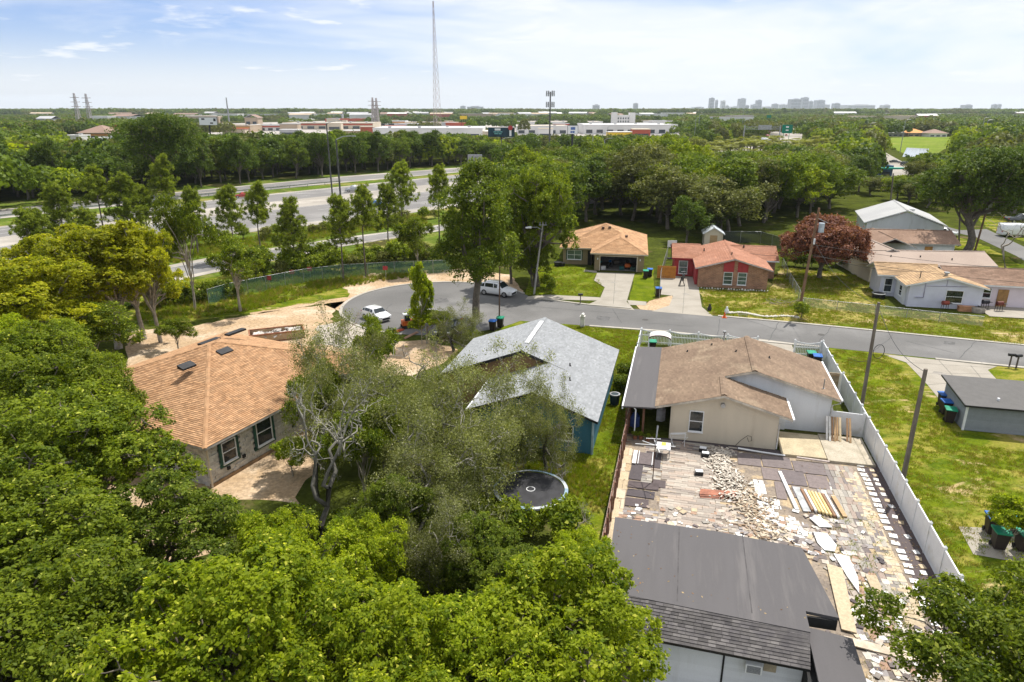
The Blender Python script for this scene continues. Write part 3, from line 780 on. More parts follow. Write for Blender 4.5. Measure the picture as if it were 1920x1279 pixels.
# --- grey felt roofed outbuilding in the foreground
H4 = thing('outbuilding', 'low white outbuilding with dark grey felt roof at the lower edge', 'shed', L(0, 0), LA)
w = MB(); w.prism([(2.3, -6.4), (8.45, -6.4), (8.45, .0), (1.1, .0), (1.1, -5.0), (2.3, -5.0)], 0, 2.55); w.build('wall', M_wwall, H4)
ZF = 3.0
mb = MB()
poly = [(.65, .6), (5.6, .55), (9.2, .15), (9.95, -4.35), (8.72, -4.25), (8.72, -5.45), (.8, -4.95), (.72, -2)]
mb.prism(poly[::-1], ZF - .14, ZF); mb.build('felt_roof', M_flat, H4)
for u0 in (3.7, 6.6):
    mb = MB(); mb.face([(u0, .5, ZF + .004), (u0 + .05, .5, ZF + .004), (u0 + .05, -4.9, ZF + .004), (u0, -4.9, ZF + .004)]); mb.build('felt_seam', mat('felt_seam', (.092, .086, .087), .9), H4)
roof_plane(H4, [(1.0, -5.0, ZF - .02), (8.7, -5.48, ZF - .02), (8.55, -6.95, ZF - .45), (1.6, -6.75, ZF - .45)], (3, 2), M_dsh, BLACK, thick=.1, tab=(.34, .155), smat=M_dsh, parts=290, tones=(.7, 1.45))
mb = MB(); mb.prism([(8.72, -4.75), (10.35, -5.0), (10.4, -8.6), (8.72, -8.2)][::-1], lambda x, y: 2.55, lambda x, y: 2.66); mb.build('lean_to_roof', M_flat, H4)
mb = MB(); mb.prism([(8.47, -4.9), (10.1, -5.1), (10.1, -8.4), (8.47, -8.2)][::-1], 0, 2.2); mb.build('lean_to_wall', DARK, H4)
mb = MB(); mb.box(8.72, 9.9, -4.4, -4.3, 2.4, 2.86); mb.build('gap_shade', DARK, H4)  # near-black sheet: shade of the open gap under the roof step, as colour
for i in range(16):
    z_ = .15 + i * .155
    for (a, b) in ((2.32, 5.55), (5.62, 8.42)):
        mb = MB(); t = rnd.uniform(.95, 1.03)
        mb.idx([(a, -6.405, z_), (b, -6.405, z_), (b, -6.43, z_ + .01), (a, -6.43, z_ + .01), (a, -6.405, z_ + .15), (b, -6.405, z_ + .15)], [(3, 2, 5, 4), (0, 1, 2, 3)], 0, t)
        mb.build('siding_board', M_wwall, H4)
mb = MB(); mb.box(5.55, 5.62, -6.46, -6.40, 0, 2.5); mb.build('seam_trim', DARK, H4)
ac = MB(); ac.box(6.35, 6.95, -6.78, -6.43, 1.75, 2.15); ac_o = ac.build('air_conditioner', WHITE, H4)
gr = MB()
for i in range(8): gr.box(6.40, 6.9, -6.79, -6.785, 1.79 + i * .042, 1.81 + i * .042)
gr.build('grille', DARK, ac_o)
mb = MB(); mb.box(7.05, 7.5, -6.46, -6.42, 1.7, 2.05); mb.build('vent_patch', mat('dirty_beige', (.4, .34, .24), .9), H4)

# --- grey shed on the right
H5 = thing('grey_shed', 'blue grey sided shed with flat dark roof beside the lined up bins', 'shed', L(23.6, 22.5), LA)
M_gsid = mat('blue_grey_siding', (0.225, 0.245, 0.262), 0.8, var=0.04)
w = MB(); w.prism([(0, 0), (6.5, 0), (6.5, 4.4), (0, 4.4)], 0, 2.0); w.build('wall', M_gsid, H5)
for i in range(12):
    z_ = .06 + i * .162
    mb = MB(); mb.idx([(.1, -.004, z_), (6.5, -.004, z_), (6.5, -.03, z_ + .01), (.1, -.03, z_ + .01), (.1, -.004, z_ + .155), (6.5, -.004, z_ + .155)], [(3, 2, 5, 4), (0, 1, 2, 3)], 0, rnd.uniform(.94, 1.05)); mb.build('siding_board', M_gsid, H5)
    mb = MB(); mb.idx([(-.004, 0.1, z_), (-.004, 4.4, z_), (-.03, 4.4, z_ + .01), (-.03, 0.1, z_ + .01), (-.004, .1, z_ + .155), (-.004, 4.4, z_ + .155)], [(2, 3, 4, 5), (1, 0, 3, 2)], 0, rnd.uniform(.94, 1.05)); mb.build('siding_board', M_gsid, H5)
mb = MB(); mb.box(-.04, .09, -.04, .09, 0, 2.0); mb.build('corner_trim', WHITE, H5)
mb = MB(); mb.prism([(-.3, -.35), (6.9, -.35), (6.9, 4.8), (-.3, 4.8)], lambda x, y: 2.0 + .07 * y, lambda x, y: 2.11 + .07 * y); mb.build('felt_roof', mat('slate_grey_roof', (.12, .115, .11), .9, var=.05), H5)
mb = MB(); mb.beam((-.3, -.36, 2.02), (6.9, -.36, 2.02), .05, .13); mb.beam((-.31, -.35, 2.04), (-.31, 4.8, 2.38), .05, .13); mb.build('roof_edge', BLACK, H5)
mb = MB(); mb.tube([(2.2, .9, 2.1), (2.2, .9, 2.35)], .09, 8); mb.build('roof_vent', WHITE, H5)

def hip(parent, x0, x1, y0, y1, z, sl, m, f=M_soff, tab=None, ridge=None, **k):
    w_ = min(x1 - x0, y1 - y0) / 2; zt = z + w_ * sl
    if x1 - x0 >= y1 - y0: P, Q = ((x0 + w_), (y0 + y1) / 2, zt), ((x1 - w_), (y0 + y1) / 2, zt); a = [(x0, y0, z), (x1, y0, z), Q, P]; b = [(x1, y1, z), (x0, y1, z), P, Q]; c = [(x1, y0, z), (x1, y1, z), Q]; d = [(x0, y1, z), (x0, y0, z), P]
    else: P, Q = ((x0 + x1) / 2, y0 + w_, zt), ((x0 + x1) / 2, y1 - w_, zt); a = [(x1, y0, z), (x1, y1, z), Q, P]; b = [(x0, y1, z), (x0, y0, z), P, Q]; c = [(x0, y0, z), (x1, y0, z), P]; d = [(x1, y1, z), (x0, y1, z), Q]
    for q in (a, b, c, d): roof_plane(parent, q, (0, 1), m, f, tab=tab, smat=m, **k)
    for p, q in ((a[0], a[3]), (a[1], a[2]), (b[0], b[3]), (b[1], b[2]), (P, Q)):
        if (Vector(p) - Vector(q)).length > .3: cap_line(parent, p, q, .16, m, 'hip_cap', .04)
def gable(parent, x0, x1, y0, y1, z, zt, m, f=WHITE, axis='y', xr=None, tab=None, **k):
    """ridge along axis"""
    if axis == 'y':
        xr = (x0 + x1) / 2 if xr is None else xr
        roof_plane(parent, [(x1, y0, z), (x1, y1, z), (xr, y1, zt), (xr, y0, zt)], (0, 1), m, f, tab=tab, smat=m, **k)
        roof_plane(parent, [(x0, y1, z), (x0, y0, z), (xr, y0, zt), (xr, y1, zt)], (0, 1), m, f, tab=tab, smat=m, **k)
        cap_line(parent, (xr, y0, zt), (xr, y1, zt), .16, m)
    else:
        yr = (y0 + y1) / 2 if xr is None else xr
        roof_plane(parent, [(x0, y0, z), (x1, y0, z), (x1, yr, zt), (x0, yr, zt)], (0, 1), m, f, tab=tab, smat=m, **k)
        roof_plane(parent, [(x1, y1, z), (x0, y1, z), (x0, yr, zt), (x1, yr, zt)], (0, 1), m, f, tab=tab, smat=m, **k)
        cap_line(parent, (x0, yr, zt), (x1, yr, zt), .16, m)

# --- tan house with the open garage
H6 = thing('tan_house', 'tan stucco house with orange brown hip roof and open double garage', 'house', (11.5, 96.3, 0), R(-10))
w = MB()
w.prism([(-4.6, 3.9), (-.3, 3.9), (-.3, 16), (-4.6, 16)], 0, 2.5)
w.prism([(-.3, 6.2), (7.3, 6.2), (7.3, 16), (-.3, 16)], 0, 2.5)
w.prism([(.3, .3), (1.1, .3), (1.1, .55), (.3, .55)], 0, 2.5); w.prism([(6.3, .3), (7.3, .3), (7.3, .55), (6.3, .55)], 0, 2.5)
w.prism([(1.1, .3), (6.3, .3), (6.3, .55), (1.1, .55)], 2.12, 2.5)
w.prism([(.3, .56), (.5, .56), (.5, 6.19), (.3, 6.19)], 0, 2.5); w.prism([(7.1, .56), (7.3, .56), (7.3, 6.19), (7.1, 6.19)], 0, 2.5)
w.build('wall', M_tanw, H6)
mb = MB(); mb.box(.5, 7.1, 6.1, 6.19, 0, 2.5); mb.box(.5, 7.1, .56, 6.1, .03, .06, 0); mb.build('garage_interior', mat('garage_grey', (.22, .21, .2), .9), H6)
mb = MB(); mb.box(1.0, 1.12, .26, .32, 0, 2.2); mb.box(6.28, 6.4, .26, .32, 0, 2.2); mb.box(1.12, 6.28, .26, .32, 2.1, 2.2); mb.build('garage_frame', M_cream, H6)
kt = dict(tab=(.6, .3), lift=.03, tones=(.86, 1.14))
hip(H6, -5.1, 7.8, 3.3, 16.5, 2.6, .42, M_or2, M_cream, **kt)
roof_plane(H6, [(-.3, -.2, 2.6), (7.8, -.2, 2.6), (3.75, 3.85, 4.3)], (0, 1), M_or2, M_cream, smat=M_or2, **kt)
roof_plane(H6, [(7.8, -.2, 2.6), (7.8, 3.3, 2.6), (3.75, 7.4, 4.3), (3.75, 3.85, 4.3)], (0, 1), M_or2, M_cream, smat=M_or2, **kt)
roof_plane(H6, [(-.3, 3.3, 2.6), (-.3, -.2, 2.6), (3.75, 3.85, 4.3), (3.75, 7.4, 4.3)], (0, 1), M_or2, M_cream, smat=M_or2, **kt)
for p, q in (((-.3, -.2, 2.6), (3.75, 3.85, 4.3)), ((7.8, -.2, 2.6), (3.75, 3.85, 4.3)), ((3.75, 3.85, 4.3), (3.75, 7.2, 4.3))): cap_line(H6, p, q, .15, M_or2, 'hip_cap')
for p in ((4.6, 5.4, 4.05), (1.0, 8.3, 4.75), (2.0, 8.5, 4.8)):
    mb = MB(); mb.box(p[0] - .2, p[0] + .2, p[1] - .2, p[1] + .2, p[2], p[2] + .28); mb.build('roof_vent', mat('brown_metal', (.12, .07, .05), .6), H6)
window(H6, -2.9, 1.45, 2.0, 1.3, 3.88, '-y', nx=2, nz=2, shut=(M_green, .14), g=glass('pale_glass', (.10, .16, .15), .1))
mb = MB(); mb.box(-.9, -.35, 3.84, 3.89, 0, 2.1); mb.build('door', DARK, H6)
for x_ in (.75, 6.75):
    mb = MB(); mb.box(x_ - .08, x_ + .08, .2, .3, 1.6, 1.85); mb.build('wall_lamp', WHITE, H6)

# --- brick house with red panels
H7 = thing('brick_house', 'brick house with red gable panels and terracotta coloured roof', 'house', (23.9, 86.5, 0), R(-11))
M_brick = bpy.data.materials.new('brick_wall'); M_brick.use_nodes = True
_n, _l = M_brick.node_tree.nodes, M_brick.node_tree.links
_b = _n['Principled BSDF']; _b.inputs['Roughness'].default_value = .9
_t = _n.new('ShaderNodeTexCoord'); _mp = _n.new('ShaderNodeMapping'); _mp.inputs['Rotation'].default_value = (R(90), 0, 0)
_br = _n.new('ShaderNodeTexBrick'); _br.inputs['Scale'].default_value = 1.0; _br.inputs['Brick Width'].default_value = .42; _br.inputs['Row Height'].default_value = .15
_br.inputs['Mortar Size'].default_value = .02; _br.inputs['Color1'].default_value = (.33, .16, .09, 1); _br.inputs['Color2'].default_value = (.22, .10, .06, 1); _br.inputs['Mortar'].default_value = (.30, .22, .15, 1)
_l.new(_t.outputs['Object'], _mp.inputs[0]); _l.new(_mp.outputs[0], _br.inputs['Vector'])
_nz = _n.new('ShaderNodeTexNoise'); _nz.inputs['Scale'].default_value = 1.3; _nz.inputs['Detail'].default_value = 6; _l.new(_t.outputs['Object'], _nz.inputs['Vector'])
_mr = _n.new('ShaderNodeMapRange'); _mr.inputs['To Min'].default_value = .5; _mr.inputs['To Max'].default_value = 1.7; _l.new(_nz.outputs[0], _mr.inputs['Value'])
_sc = _n.new('ShaderNodeVectorMath'); _sc.operation = 'SCALE'; _l.new(_br.outputs[0], _sc.inputs[0]); _l.new(_mr.outputs[0], _sc.inputs['Scale']); _l.new(_sc.outputs[0], _b.inputs['Base Color'])
w = MB(); w.prism([(.3, .75), (8.9, .75), (8.9, 13.2), (.3, 13.2)], 0, 2.5); gable_wall(w, .3, 8.9, .5, [(.3, 2.55), (4.7, 3.75), (8.9, 2.6)], .25); w.build('brick_wall', M_brick, H7)
w = MB(); w.prism([(-2.6, 6.4), (.29, 6.4), (.29, 13.2), (-2.6, 13.2)], 0, 2.5); w.prism([(-.02, 1.6), (.29, 1.6), (.29, 6.39), (-.02, 6.39)], 0, 2.5); w.build('red_wall', M_redp, H7)
gable(H7, -.2, 9.4, 0, 13.6, 2.6, 3.95, M_red, mat('lilac_fascia', (.55, .48, .47), .7), tab=(.7, .3), tones=(.9, 1.1))
gable(H7, -3.0, 1.0, 5.9, 13.8, 2.6, 3.9, M_red, M_redp, axis='x', tab=(.7, .3), tones=(.9, 1.1))
gable(H7, 5, 11.2, 6.5, 13.9, 2.55, 3.9, M_red, WHITE, axis='x', tab=(.7, .3), tones=(.9, 1.1))
w = MB(); w.prism([(8.91, 7), (10.8, 7), (10.8, 13.2), (8.91, 13.2)], 0, 2.5); w.build('side_wall', M_brick, H7)
for x_ in (4.0, 5.75):
    mb = MB(); mb.idx([(x_ - .65, .44, 2.15), (x_ + .65, .44, 2.15), (x_ + .65, .44, 3.62 - .29 * abs(x_ + .65 - 4.7)), (x_ - .65, .44, 3.62 - .29 * abs(x_ - .65 - 4.7)), (x_ - .65, .5, 2.15), (x_ + .65, .5, 2.15), (x_ + .65, .5, 3.5), (x_ - .65, .5, 3.5)], [(0, 1, 2, 3), (0, 4, 5, 1), (1, 5, 6, 2), (3, 7, 4, 0)]); mb.build('red_panel', M_redp, H7)
    window(H7, x_, 1.3, 1.0, 1.5, .5, '-y', nz=3, g=glass('pale_glass'))
window(H7, -1.4, 1.25, 1.1, 1.7, 6.38, '-y', g=glass('pale_glass'), nz=2)
mb = MB(); mb.box(-.5, -.05, 6.33, 6.39, 0, 2.1); mb.build('door', M_redp, H7)
for p in ((4.5, 3.0, 3.95), (1.4, 8.6, 3.3), (6.8, 9.6, 3.8)): vent_pipe(H7, *p, .3, .07)

# --- shed behind the brick house
H7b = thing('garden_shed', 'small tan garden shed with pale metal gable roof behind the brick house', 'shed', (34.0, 114.6, 0), R(-11))
w = MB(); w.prism([(-1.5, 0), (1.5, 0), (1.5, 3.6), (-1.5, 3.6)], 0, 2.2); gable_wall(w, -1.5, 1.5, -.02, [(-1.5, 2.2), (0, 3.1), (1.5, 2.2)], .1); w.build('wall', M_cream, H7b)
gable(H7b, -1.8, 1.8, -.2, 3.8, 2.15, 3.25, mat('pale_metal_roof', (.62, .66, .70), .5), WHITE)
mb = MB(); mb.box(-.6, .6, -.07, -.02, 0, 1.9); mb.build('door', M_wood, H7b)

# --- white house with sandy roof and long brown wing
H8 = thing('white_house', 'lilac white stucco house with sandy gable roof and long brown roofed wing', 'house', (46.3, 77.6, 0), R(-13))
M_lil = mat('lilac_white_stucco', (0.60, 0.61, 0.71), 0.85, var=0.06, scale=.6, fvar=.03)
M_pink = mat('pink_white_stucco', (0.66, 0.58, 0.62), 0.85, var=0.05, scale=.6, fvar=.03)
w = MB(); w.prism([(.2, .25), (7.9, .25), (7.9, 7), (.2, 7)], 0, 2.55); gable_wall(w, .2, 7.9, 0, [(.2, 2.55), (4.0, 3.55), (7.9, 2.55)], .25)
w.prism([(-1.7, 4.6), (.19, 4.6), (.19, 9), (-1.7, 9)], 0, 2.6)
w.build('wall', M_lil, H8)
w = MB(); w.prism([(7.91, 2.2), (18, 2.2), (18, 9), (7.91, 9)], 0, 2.55); w.build('pink_wall', M_pink, H8)
gable(H8, -.4, 8.4, -.4, 7, 2.6, 3.75, M_tanr, WHITE, tab=(.7, .3), tones=(.85, 1.15))
gable(H8, -2.3, 5, 4.1, 9.5, 2.75, 3.8, M_tanr, WHITE, axis='x', tab=(.7, .3), tones=(.85, 1.15))
gable(H8, 4.9, 19, 1.8, 9.7, 2.62, 3.9, M_dbr, WHITE, axis='x', tab=(.7, .3), tones=(.85, 1.15))
window(H8, 5.0, 1.45, 1.7, 1.4, 0, '-y'); window(H8, 9.0, 1.6, 1.1, 1.1, 2.2, '-y'); window(H8, -.8, 1.4, .8, 1.6, 4.6, '-y')
mb = MB(); mb.box(10.3, 11.4, 2.1, 2.19, 0, 2.1); mb.build('wooden_door', mat('oak_door', (.36, .2, .07), .6), H8)
mb = MB(); mb.box(-.0, .19, .8, 4.4, 0, 2.5); mb.build('side_wall', M_wwall, H8)
window(H8, 2.2, 1.4, .9, 1.2, 0, '-x', x=0)
mb = MB()
mb.tube([(4.0, .7, 3.6), (4.0, .7, 4.0)], .16, 10); mb.tube([(4.0, .7, 4.0), (4.0, .7, 4.15)], .3, 10); mb.build('chimney_cowl', GALV, H8)
mb = MB()
mb.beam((1.8, -.03, 2.9), (1.8, -.03, 1.2), .07, .05); mb.beam((1.8, -.03, 2.55), (6.2, -.03, 2.7), .05, .05); mb.beam((.9, -.03, 1.2), (1.8, -.03, 1.2), .25, .04); mb.beam((4, -.03, 2.6), (4, -.03, 3.4), .04, .05); mb.build('conduit', mat('grey_lilac', (.36, .34, .46), .8), H8)
vent_pipe(H8, 1.6, 1.6, 3.1, .8, .05)
ss('patio_slab', [H8.matrix_basis @ Vector(p) if False else (Matrix.Translation(H8.location) @ Matrix.Rotation(R(-13), 4, 'Z')) @ Vector(p) for p in ((8.0, -2.6, 0), (18, -2.6, 0), (18, 2.1, 0), (8.0, 2.1, 0))], 0.06, CONCG)

# --- long beige roofed house, brown house, pale roofed house behind
H9 = thing('beige_house', 'long low house under plain beige brown roof beside the copper tree', 'house', (47.3, 88.6, 0), R(-4))
w = MB(); w.prism([(.4, .6), (15.4, .6), (15.4, 6.4), (.4, 6.4)], 0, 2.5); w.build('wall', M_cream, H9)
gable(H9, 0, 16.2, 0, 7, 2.6, 3.85, M_beige, M_soff, axis='x', xr=3.6)
gable(H9, .2, 8, 3.2, 13, 2.6, 4.1, M_beige, M_soff, axis='y')
w = MB(); w.prism([(.6, 6.4), (7.6, 6.4), (7.6, 12.6), (.6, 12.6)], 0, 2.5); gable_wall(w, .6, 7.6, 12.4, [(.6, 2.5), (4.1, 3.9), (7.6, 2.5)]); w.build('rear_wall', M_cream, H9)
for p in ((7.2, 2.0, 3.2), (11, 1.4, 3.0), (3.4, 2.0, 3.2)): vent_pipe(H9, *p, .3, .08)
H10 = thing('brown_roof_house', 'white walled house with dark brown roof and orange door behind the beige roof', 'house', (55.5, 104.2, 0), R(-8))
w = MB(); w.prism([(.4, .6), (12, .6), (12, 7), (.4, 7)], 0, 2.5); w.build('wall', M_wwall, H10)
gable(H10, 0, 12.6, 0, 7.6, 2.6, 4.1, M_dbr, M_soff, axis='x')
gable(H10, -1.5, 5, -3.5, 6, 2.6, 3.9, M_dbr, M_soff, axis='y')
mb = MB(); mb.box(7.8, 8.9, .52, .6, 0, 2.1); mb.build('door', mat('orange_door', (.5, .25, .06), .6), H10)
mb = MB(); mb.box(9.2, 11.6, .52, .6, 0, 2.1); mb.build('garage_door', WHITE, H10)
H11 = thing('pale_roof_house', 'white house with pale grey hip roof half hidden by the copper tree', 'house', (62.5, 121.5, 0), R(-20))
w = MB(); w.prism([(.5, .5), (12.5, .5), (12.5, 15), (.5, 15)], 0, 2.9); w.build('wall', M_wwall, H11)
M_pale = mat('pale_roof', (.38, .38, .375), .8, col2=(.33, .33, .33), scale=.2)
gable(H11, 0, 13, 0, 15.6, 3.0, 5.4, M_pale, WHITE, axis='y'); gw = MB(); gable_wall(gw, .5, 12.5, .3, [(.5, 2.9), (6.5, 5.1), (12.5, 2.9)]); gw.build('gable', M_wwall, H11)
window(H11, 9.0, 1.7, 1.2, 1.2, .3, '-y')
mb = MB(); mb.box(7.6, 8.3, 4, 5.2, 4.9, 5.2); mb.build('skylight', WHITE, H11)
# ------------------------------------------------------------------ vegetation
def leaf_mat(name, a, b, c=None, trans=0.35, rough=0.55, jitter=0.12):
    """a..b: leaf colours picked per leaf; c: rare young or dry leaves"""
    m = bpy.data.materials.new(name); m.use_nodes = True
    n, l = m.node_tree.nodes, m.node_tree.links; n.clear()
    out = n.new('ShaderNodeOutputMaterial')
    at = n.new('ShaderNodeAttribute'); at.attribute_name = 'tint'
    cr = n.new('ShaderNodeValToRGB'); l.new(at.outputs['Fac'], cr.inputs[0])
    cr.color_ramp.elements[0].color = (*a, 1); cr.color_ramp.elements[1].color = (*b, 1); cr.color_ramp.elements[1].position = .9
    if c:
        e = cr.color_ramp.elements.new(.99); e.color = (*c, 1)
    oi = n.new('ShaderNodeObjectInfo')
    mr = n.new('ShaderNodeMapRange'); l.new(oi.outputs['Random'], mr.inputs['Value'])
    mr.inputs['To Min'].default_value = 1 - jitter; mr.inputs['To Max'].default_value = 1 + jitter
    sc = n.new('ShaderNodeVectorMath'); sc.operation = 'SCALE'; l.new(cr.outputs[0], sc.inputs[0]); l.new(mr.outputs[0], sc.inputs['Scale'])
    pb = n.new('ShaderNodeBsdfPrincipled'); pb.inputs['Roughness'].default_value = rough; pb.inputs['Specular IOR Level'].default_value = .14
    l.new(sc.outputs[0], pb.inputs['Base Color'])
    tr = n.new('ShaderNodeBsdfTranslucent')
    s2 = n.new('ShaderNodeVectorMath'); s2.operation = 'MULTIPLY'; l.new(sc.outputs[0], s2.inputs[0]); s2.inputs[1].default_value = (1.5, 1.5, .6)
    l.new(s2.outputs[0], tr.inputs['Color'])
    mx = n.new('ShaderNodeMixShader'); mx.inputs[0].default_value = trans
    l.new(pb.outputs[0], mx.inputs[1]); l.new(tr.outputs[0], mx.inputs[2]); l.new(mx.outputs[0], out.inputs[0])
    return m
LF_bright = leaf_mat('bright_leaf', (0.085, 0.145, 0.006), (0.345, 0.405, 0.016), (0.66, 0.66, 0.09), .50)
LF_mid = leaf_mat('mid_green_leaf', (0.050, 0.088, 0.006), (0.205, 0.255, 0.014), (0.44, 0.47, 0.07), .42)
LF_dark = leaf_mat('dark_green_leaf', (0.042, 0.074, 0.008), (0.165, 0.215, 0.018), (0.34, 0.36, 0.07), .42)
LF_yellow = leaf_mat('yellow_green_leaf', (0.13, 0.16, 0.007), (0.40, 0.40, 0.018), (0.60, 0.54, 0.06), .5)
LF_olive = leaf_mat('olive_leaf', (0.085, 0.10, 0.022), (0.23, 0.235, 0.06), (0.36, 0.34, 0.14), .4)
LF_moss = leaf_mat('grey_green_leaf', (0.095, 0.115, 0.028), (0.25, 0.265, 0.09), (0.48, 0.47, 0.28), .38)
LF_pine = leaf_mat('pine_needle', (0.09, 0.13, 0.015), (0.27, 0.32, 0.04), (0.40, 0.40, 0.10), .4)
LF_copper = leaf_mat('copper_leaf', (0.105, 0.036, 0.026), (0.25, 0.11, 0.07), (0.40, 0.20, 0.13), .28)
LF_palm = leaf_mat('palm_leaf', (0.12, 0.14, 0.025), (0.27, 0.28, 0.07), (0.38, 0.34, 0.14), .3)
LF_red = leaf_mat('red_leaf', (0.28, 0.03, 0.02), (0.40, 0.07, 0.04), None, .3)
LM_mid = leaf_mat('wood_mid_leaf', (0.048, 0.085, 0.008), (0.165, 0.225, 0.014), (0.26, 0.27, 0.05), .36)
LM_dark = leaf_mat('wood_dark_leaf', (0.036, 0.068, 0.009), (0.115, 0.17, 0.016), (0.2, 0.22, 0.05), .32)
LM_bright = leaf_mat('wood_bright_leaf', (0.08, 0.13, 0.008), (0.29, 0.34, 0.015), (0.4, 0.4, 0.06), .42)
LM_olive = leaf_mat('wood_olive_leaf', (0.07, 0.085, 0.02), (0.17, 0.18, 0.05), (0.28, 0.27, 0.11), .34)
BARK = mat('bark', (0.17, 0.145, 0.12), 0.95, col2=(0.10, 0.085, 0.07), scale=3, fine=25, fvar=.25, bump=.6, tint=False)
BARKP = mat('pale_bark', (0.38, 0.34, 0.28), 0.95, col2=(0.24, 0.21, 0.17), scale=2, fine=20, fvar=.2, bump=.5, tint=False)
BARKG = mat('lichen_grey_bark', (0.36, 0.34, 0.29), 0.95, col2=(0.24, 0.225, 0.19), scale=2.5, fine=20, fvar=.2)

def np_mesh(name, V, Fq, tint, m):
    """V (n,3), Fq (k,4)"""
    me = bpy.data.meshes.new(name)
    k = len(Fq)
    me.vertices.add(len(V)); me.vertices.foreach_set('co', np.ascontiguousarray(V, dtype=np.float32).ravel())
    me.loops.add(4 * k); me.loops.foreach_set('vertex_index', np.ascontiguousarray(Fq, dtype=np.int32).ravel())
    me.polygons.add(k); me.polygons.foreach_set('loop_start', np.arange(0, 4 * k, 4, dtype=np.int32))
    try: me.polygons.foreach_set('loop_total', np.full(k, 4, dtype=np.int32))
    except Exception: pass
    me.materials.append(m)
    a = me.attributes.new('tint', 'FLOAT', 'FACE'); a.data.foreach_set('value', np.ascontiguousarray(tint, dtype=np.float32))
    me.update(calc_edges=True)
    return me
def unit(a): return a / np.maximum(np.linalg.norm(a, axis=1, keepdims=True), 1e-6)
def leaf_quads(P, N, size, aspect, rg, fold=0.0):
    k = len(P)
    r_ = unit(rg.normal(size=(k, 3)))
    a = unit(np.cross(N, r_)); b = np.cross(N, a)
    s = (size * (.5 + 1.15 * rg.beta(1.6, 2.2, k)) * 1.05)[:, None]
    a = a * s * .5; b = b * s * .5 * aspect
    V = np.stack([P - a, P - b * 1.0 + N * s * fold, P + a, P + b + N * s * fold], 1).reshape(-1, 3)
    return V, np.arange(4 * k).reshape(-1, 4)
def crown(seed, Rr, Hc, z0, lobes, clumps, leaves, size, m, aspect=.55, cr=.42, up=.45, lobe_r=(.30, .44), shape='round', flat=.65, thin=1.0, name='crown', radmax=.93):
    """returns mesh plus the lobe centres for the limbs"""
    rg = np.random.default_rng(seed)
    c0 = np.array([0, 0, z0 + Hc * .5])
    d = unit(rg.normal(size=(lobes, 3)))
    if shape == 'round': d[:, 2] = np.where(d[:, 2] < -.35, -d[:, 2], d[:, 2])
    rad = rg.uniform(.30, radmax, lobes)[:, None] if shape == 'round' and lobes > 18 else rg.uniform(.35, .78, lobes)[:, None]
    ext = np.array([Rr, Rr, Hc * .5])
    Cn = c0 + d * rad * ext
    if shape == 'column':
        tz = np.linspace(0, 1, lobes); wv = .35 + .6 * np.sin(np.pi * (tz * .75 + .2)) 
        Cn = np.stack([rg.normal(0, .35, lobes) * Rr * wv, rg.normal(0, .35, lobes) * Rr * wv, z0 + tz * Hc * .92 + .3], 1)
    if shape == 'umbrella':
        Cn[:, 2] = z0 + Hc * (.35 + .5 * (1 - (np.linalg.norm(Cn[:, :2], axis=1) / Rr) ** 2)) + rg.normal(0, .06, lobes) * Hc
    lr = rg.uniform(*lobe_r, lobes) * min(Rr, Hc * .75)
    P, N, T = [], [], []
    CL = []
    for i in range(lobes):
        q = unit(rg.normal(size=(clumps, 3))); q[:, 2] += .35; q = unit(q)
        cc = Cn[i] + q * lr[i] * rg.uniform(.72, 1.08, (clumps, 1)) * np.array([1, 1, .82])
        keep = np.ones(clumps, bool)
        for j in range(lobes):
            if j != i: keep &= np.linalg.norm(cc - Cn[j], axis=1) > lr[j] * .62
        keep |= rg.random(clumps) < .08
        cc, q = cc[keep], q[keep]
        if not len(cc): continue
        CL.append(cc[::6])
        ct = rg.uniform(.05, .85, len(cc)) * .7 + rg.uniform(.0, .28)
        nl = int(leaves * thin)
        off = rg.normal(size=(len(cc), nl, 3)) * (cr * lr[i] * .5) * np.array([1, 1, flat])
        pp = (cc[:, None, :] + off).reshape(-1, 3)
        nn = unit((q[:, None, :] * .5 + np.array([0, 0, up]) + rg.normal(size=(len(cc), nl, 3)) * .55).reshape(-1, 3))
        tt = np.clip(np.repeat(ct, nl) + rg.normal(0, .13, len(cc) * nl), 0, .92)
        young = rg.random(len(tt)) < .04; tt = np.where(young, 1.0, tt)
        P.append(pp); N.append(nn); T.append(tt)
    P, N, T = np.concatenate(P), np.concatenate(N), np.concatenate(T)
    V, Fq = leaf_quads(P, N, size, aspect, rg, .12)
    return np_mesh(name, V, Fq, T, m), Cn, lr, (np.concatenate(CL) if CL else Cn)
def tubes_mesh(name, paths, m, n=5):
    Vs, Fs, base, Ts = [], [], 0, []
    ang = np.arange(n) * 2 * np.pi / n
    for pts, rad in paths:
        pts = np.asarray(pts, float); rad = np.asarray(rad, float)
        k = len(pts)
        d = unit(np.gradient(pts, axis=0))
        up = np.where(np.abs(d[:, 2:3]) < .9, np.array([[0, 0, 1.]]), np.array([[1., 0, 0]]))
        a = unit(np.cross(d, up)); b = np.cross(d, a)
        ring = pts[:, None, :] + (a[:, None, :] * np.cos(ang)[None, :, None] + b[:, None, :] * np.sin(ang)[None, :, None]) * rad[:, None, None]
        Vs.append(ring.reshape(-1, 3))
        i, j = np.meshgrid(np.arange(k - 1), np.arange(n), indexing='ij')
        j2 = (j + 1) % n
        Fs.append((np.stack([i * n + j, i * n + j2, (i + 1) * n + j2, (i + 1) * n + j], -1).reshape(-1, 4)) + base)
        base += k * n
        Ts.append(np.repeat(np.clip(1.12 - rad[:-1] * 7.5, .28, 1), n))
    V, Fq = np.concatenate(Vs), np.concatenate(Fs)
    return np_mesh(name, V, Fq, np.concatenate(Ts), m)
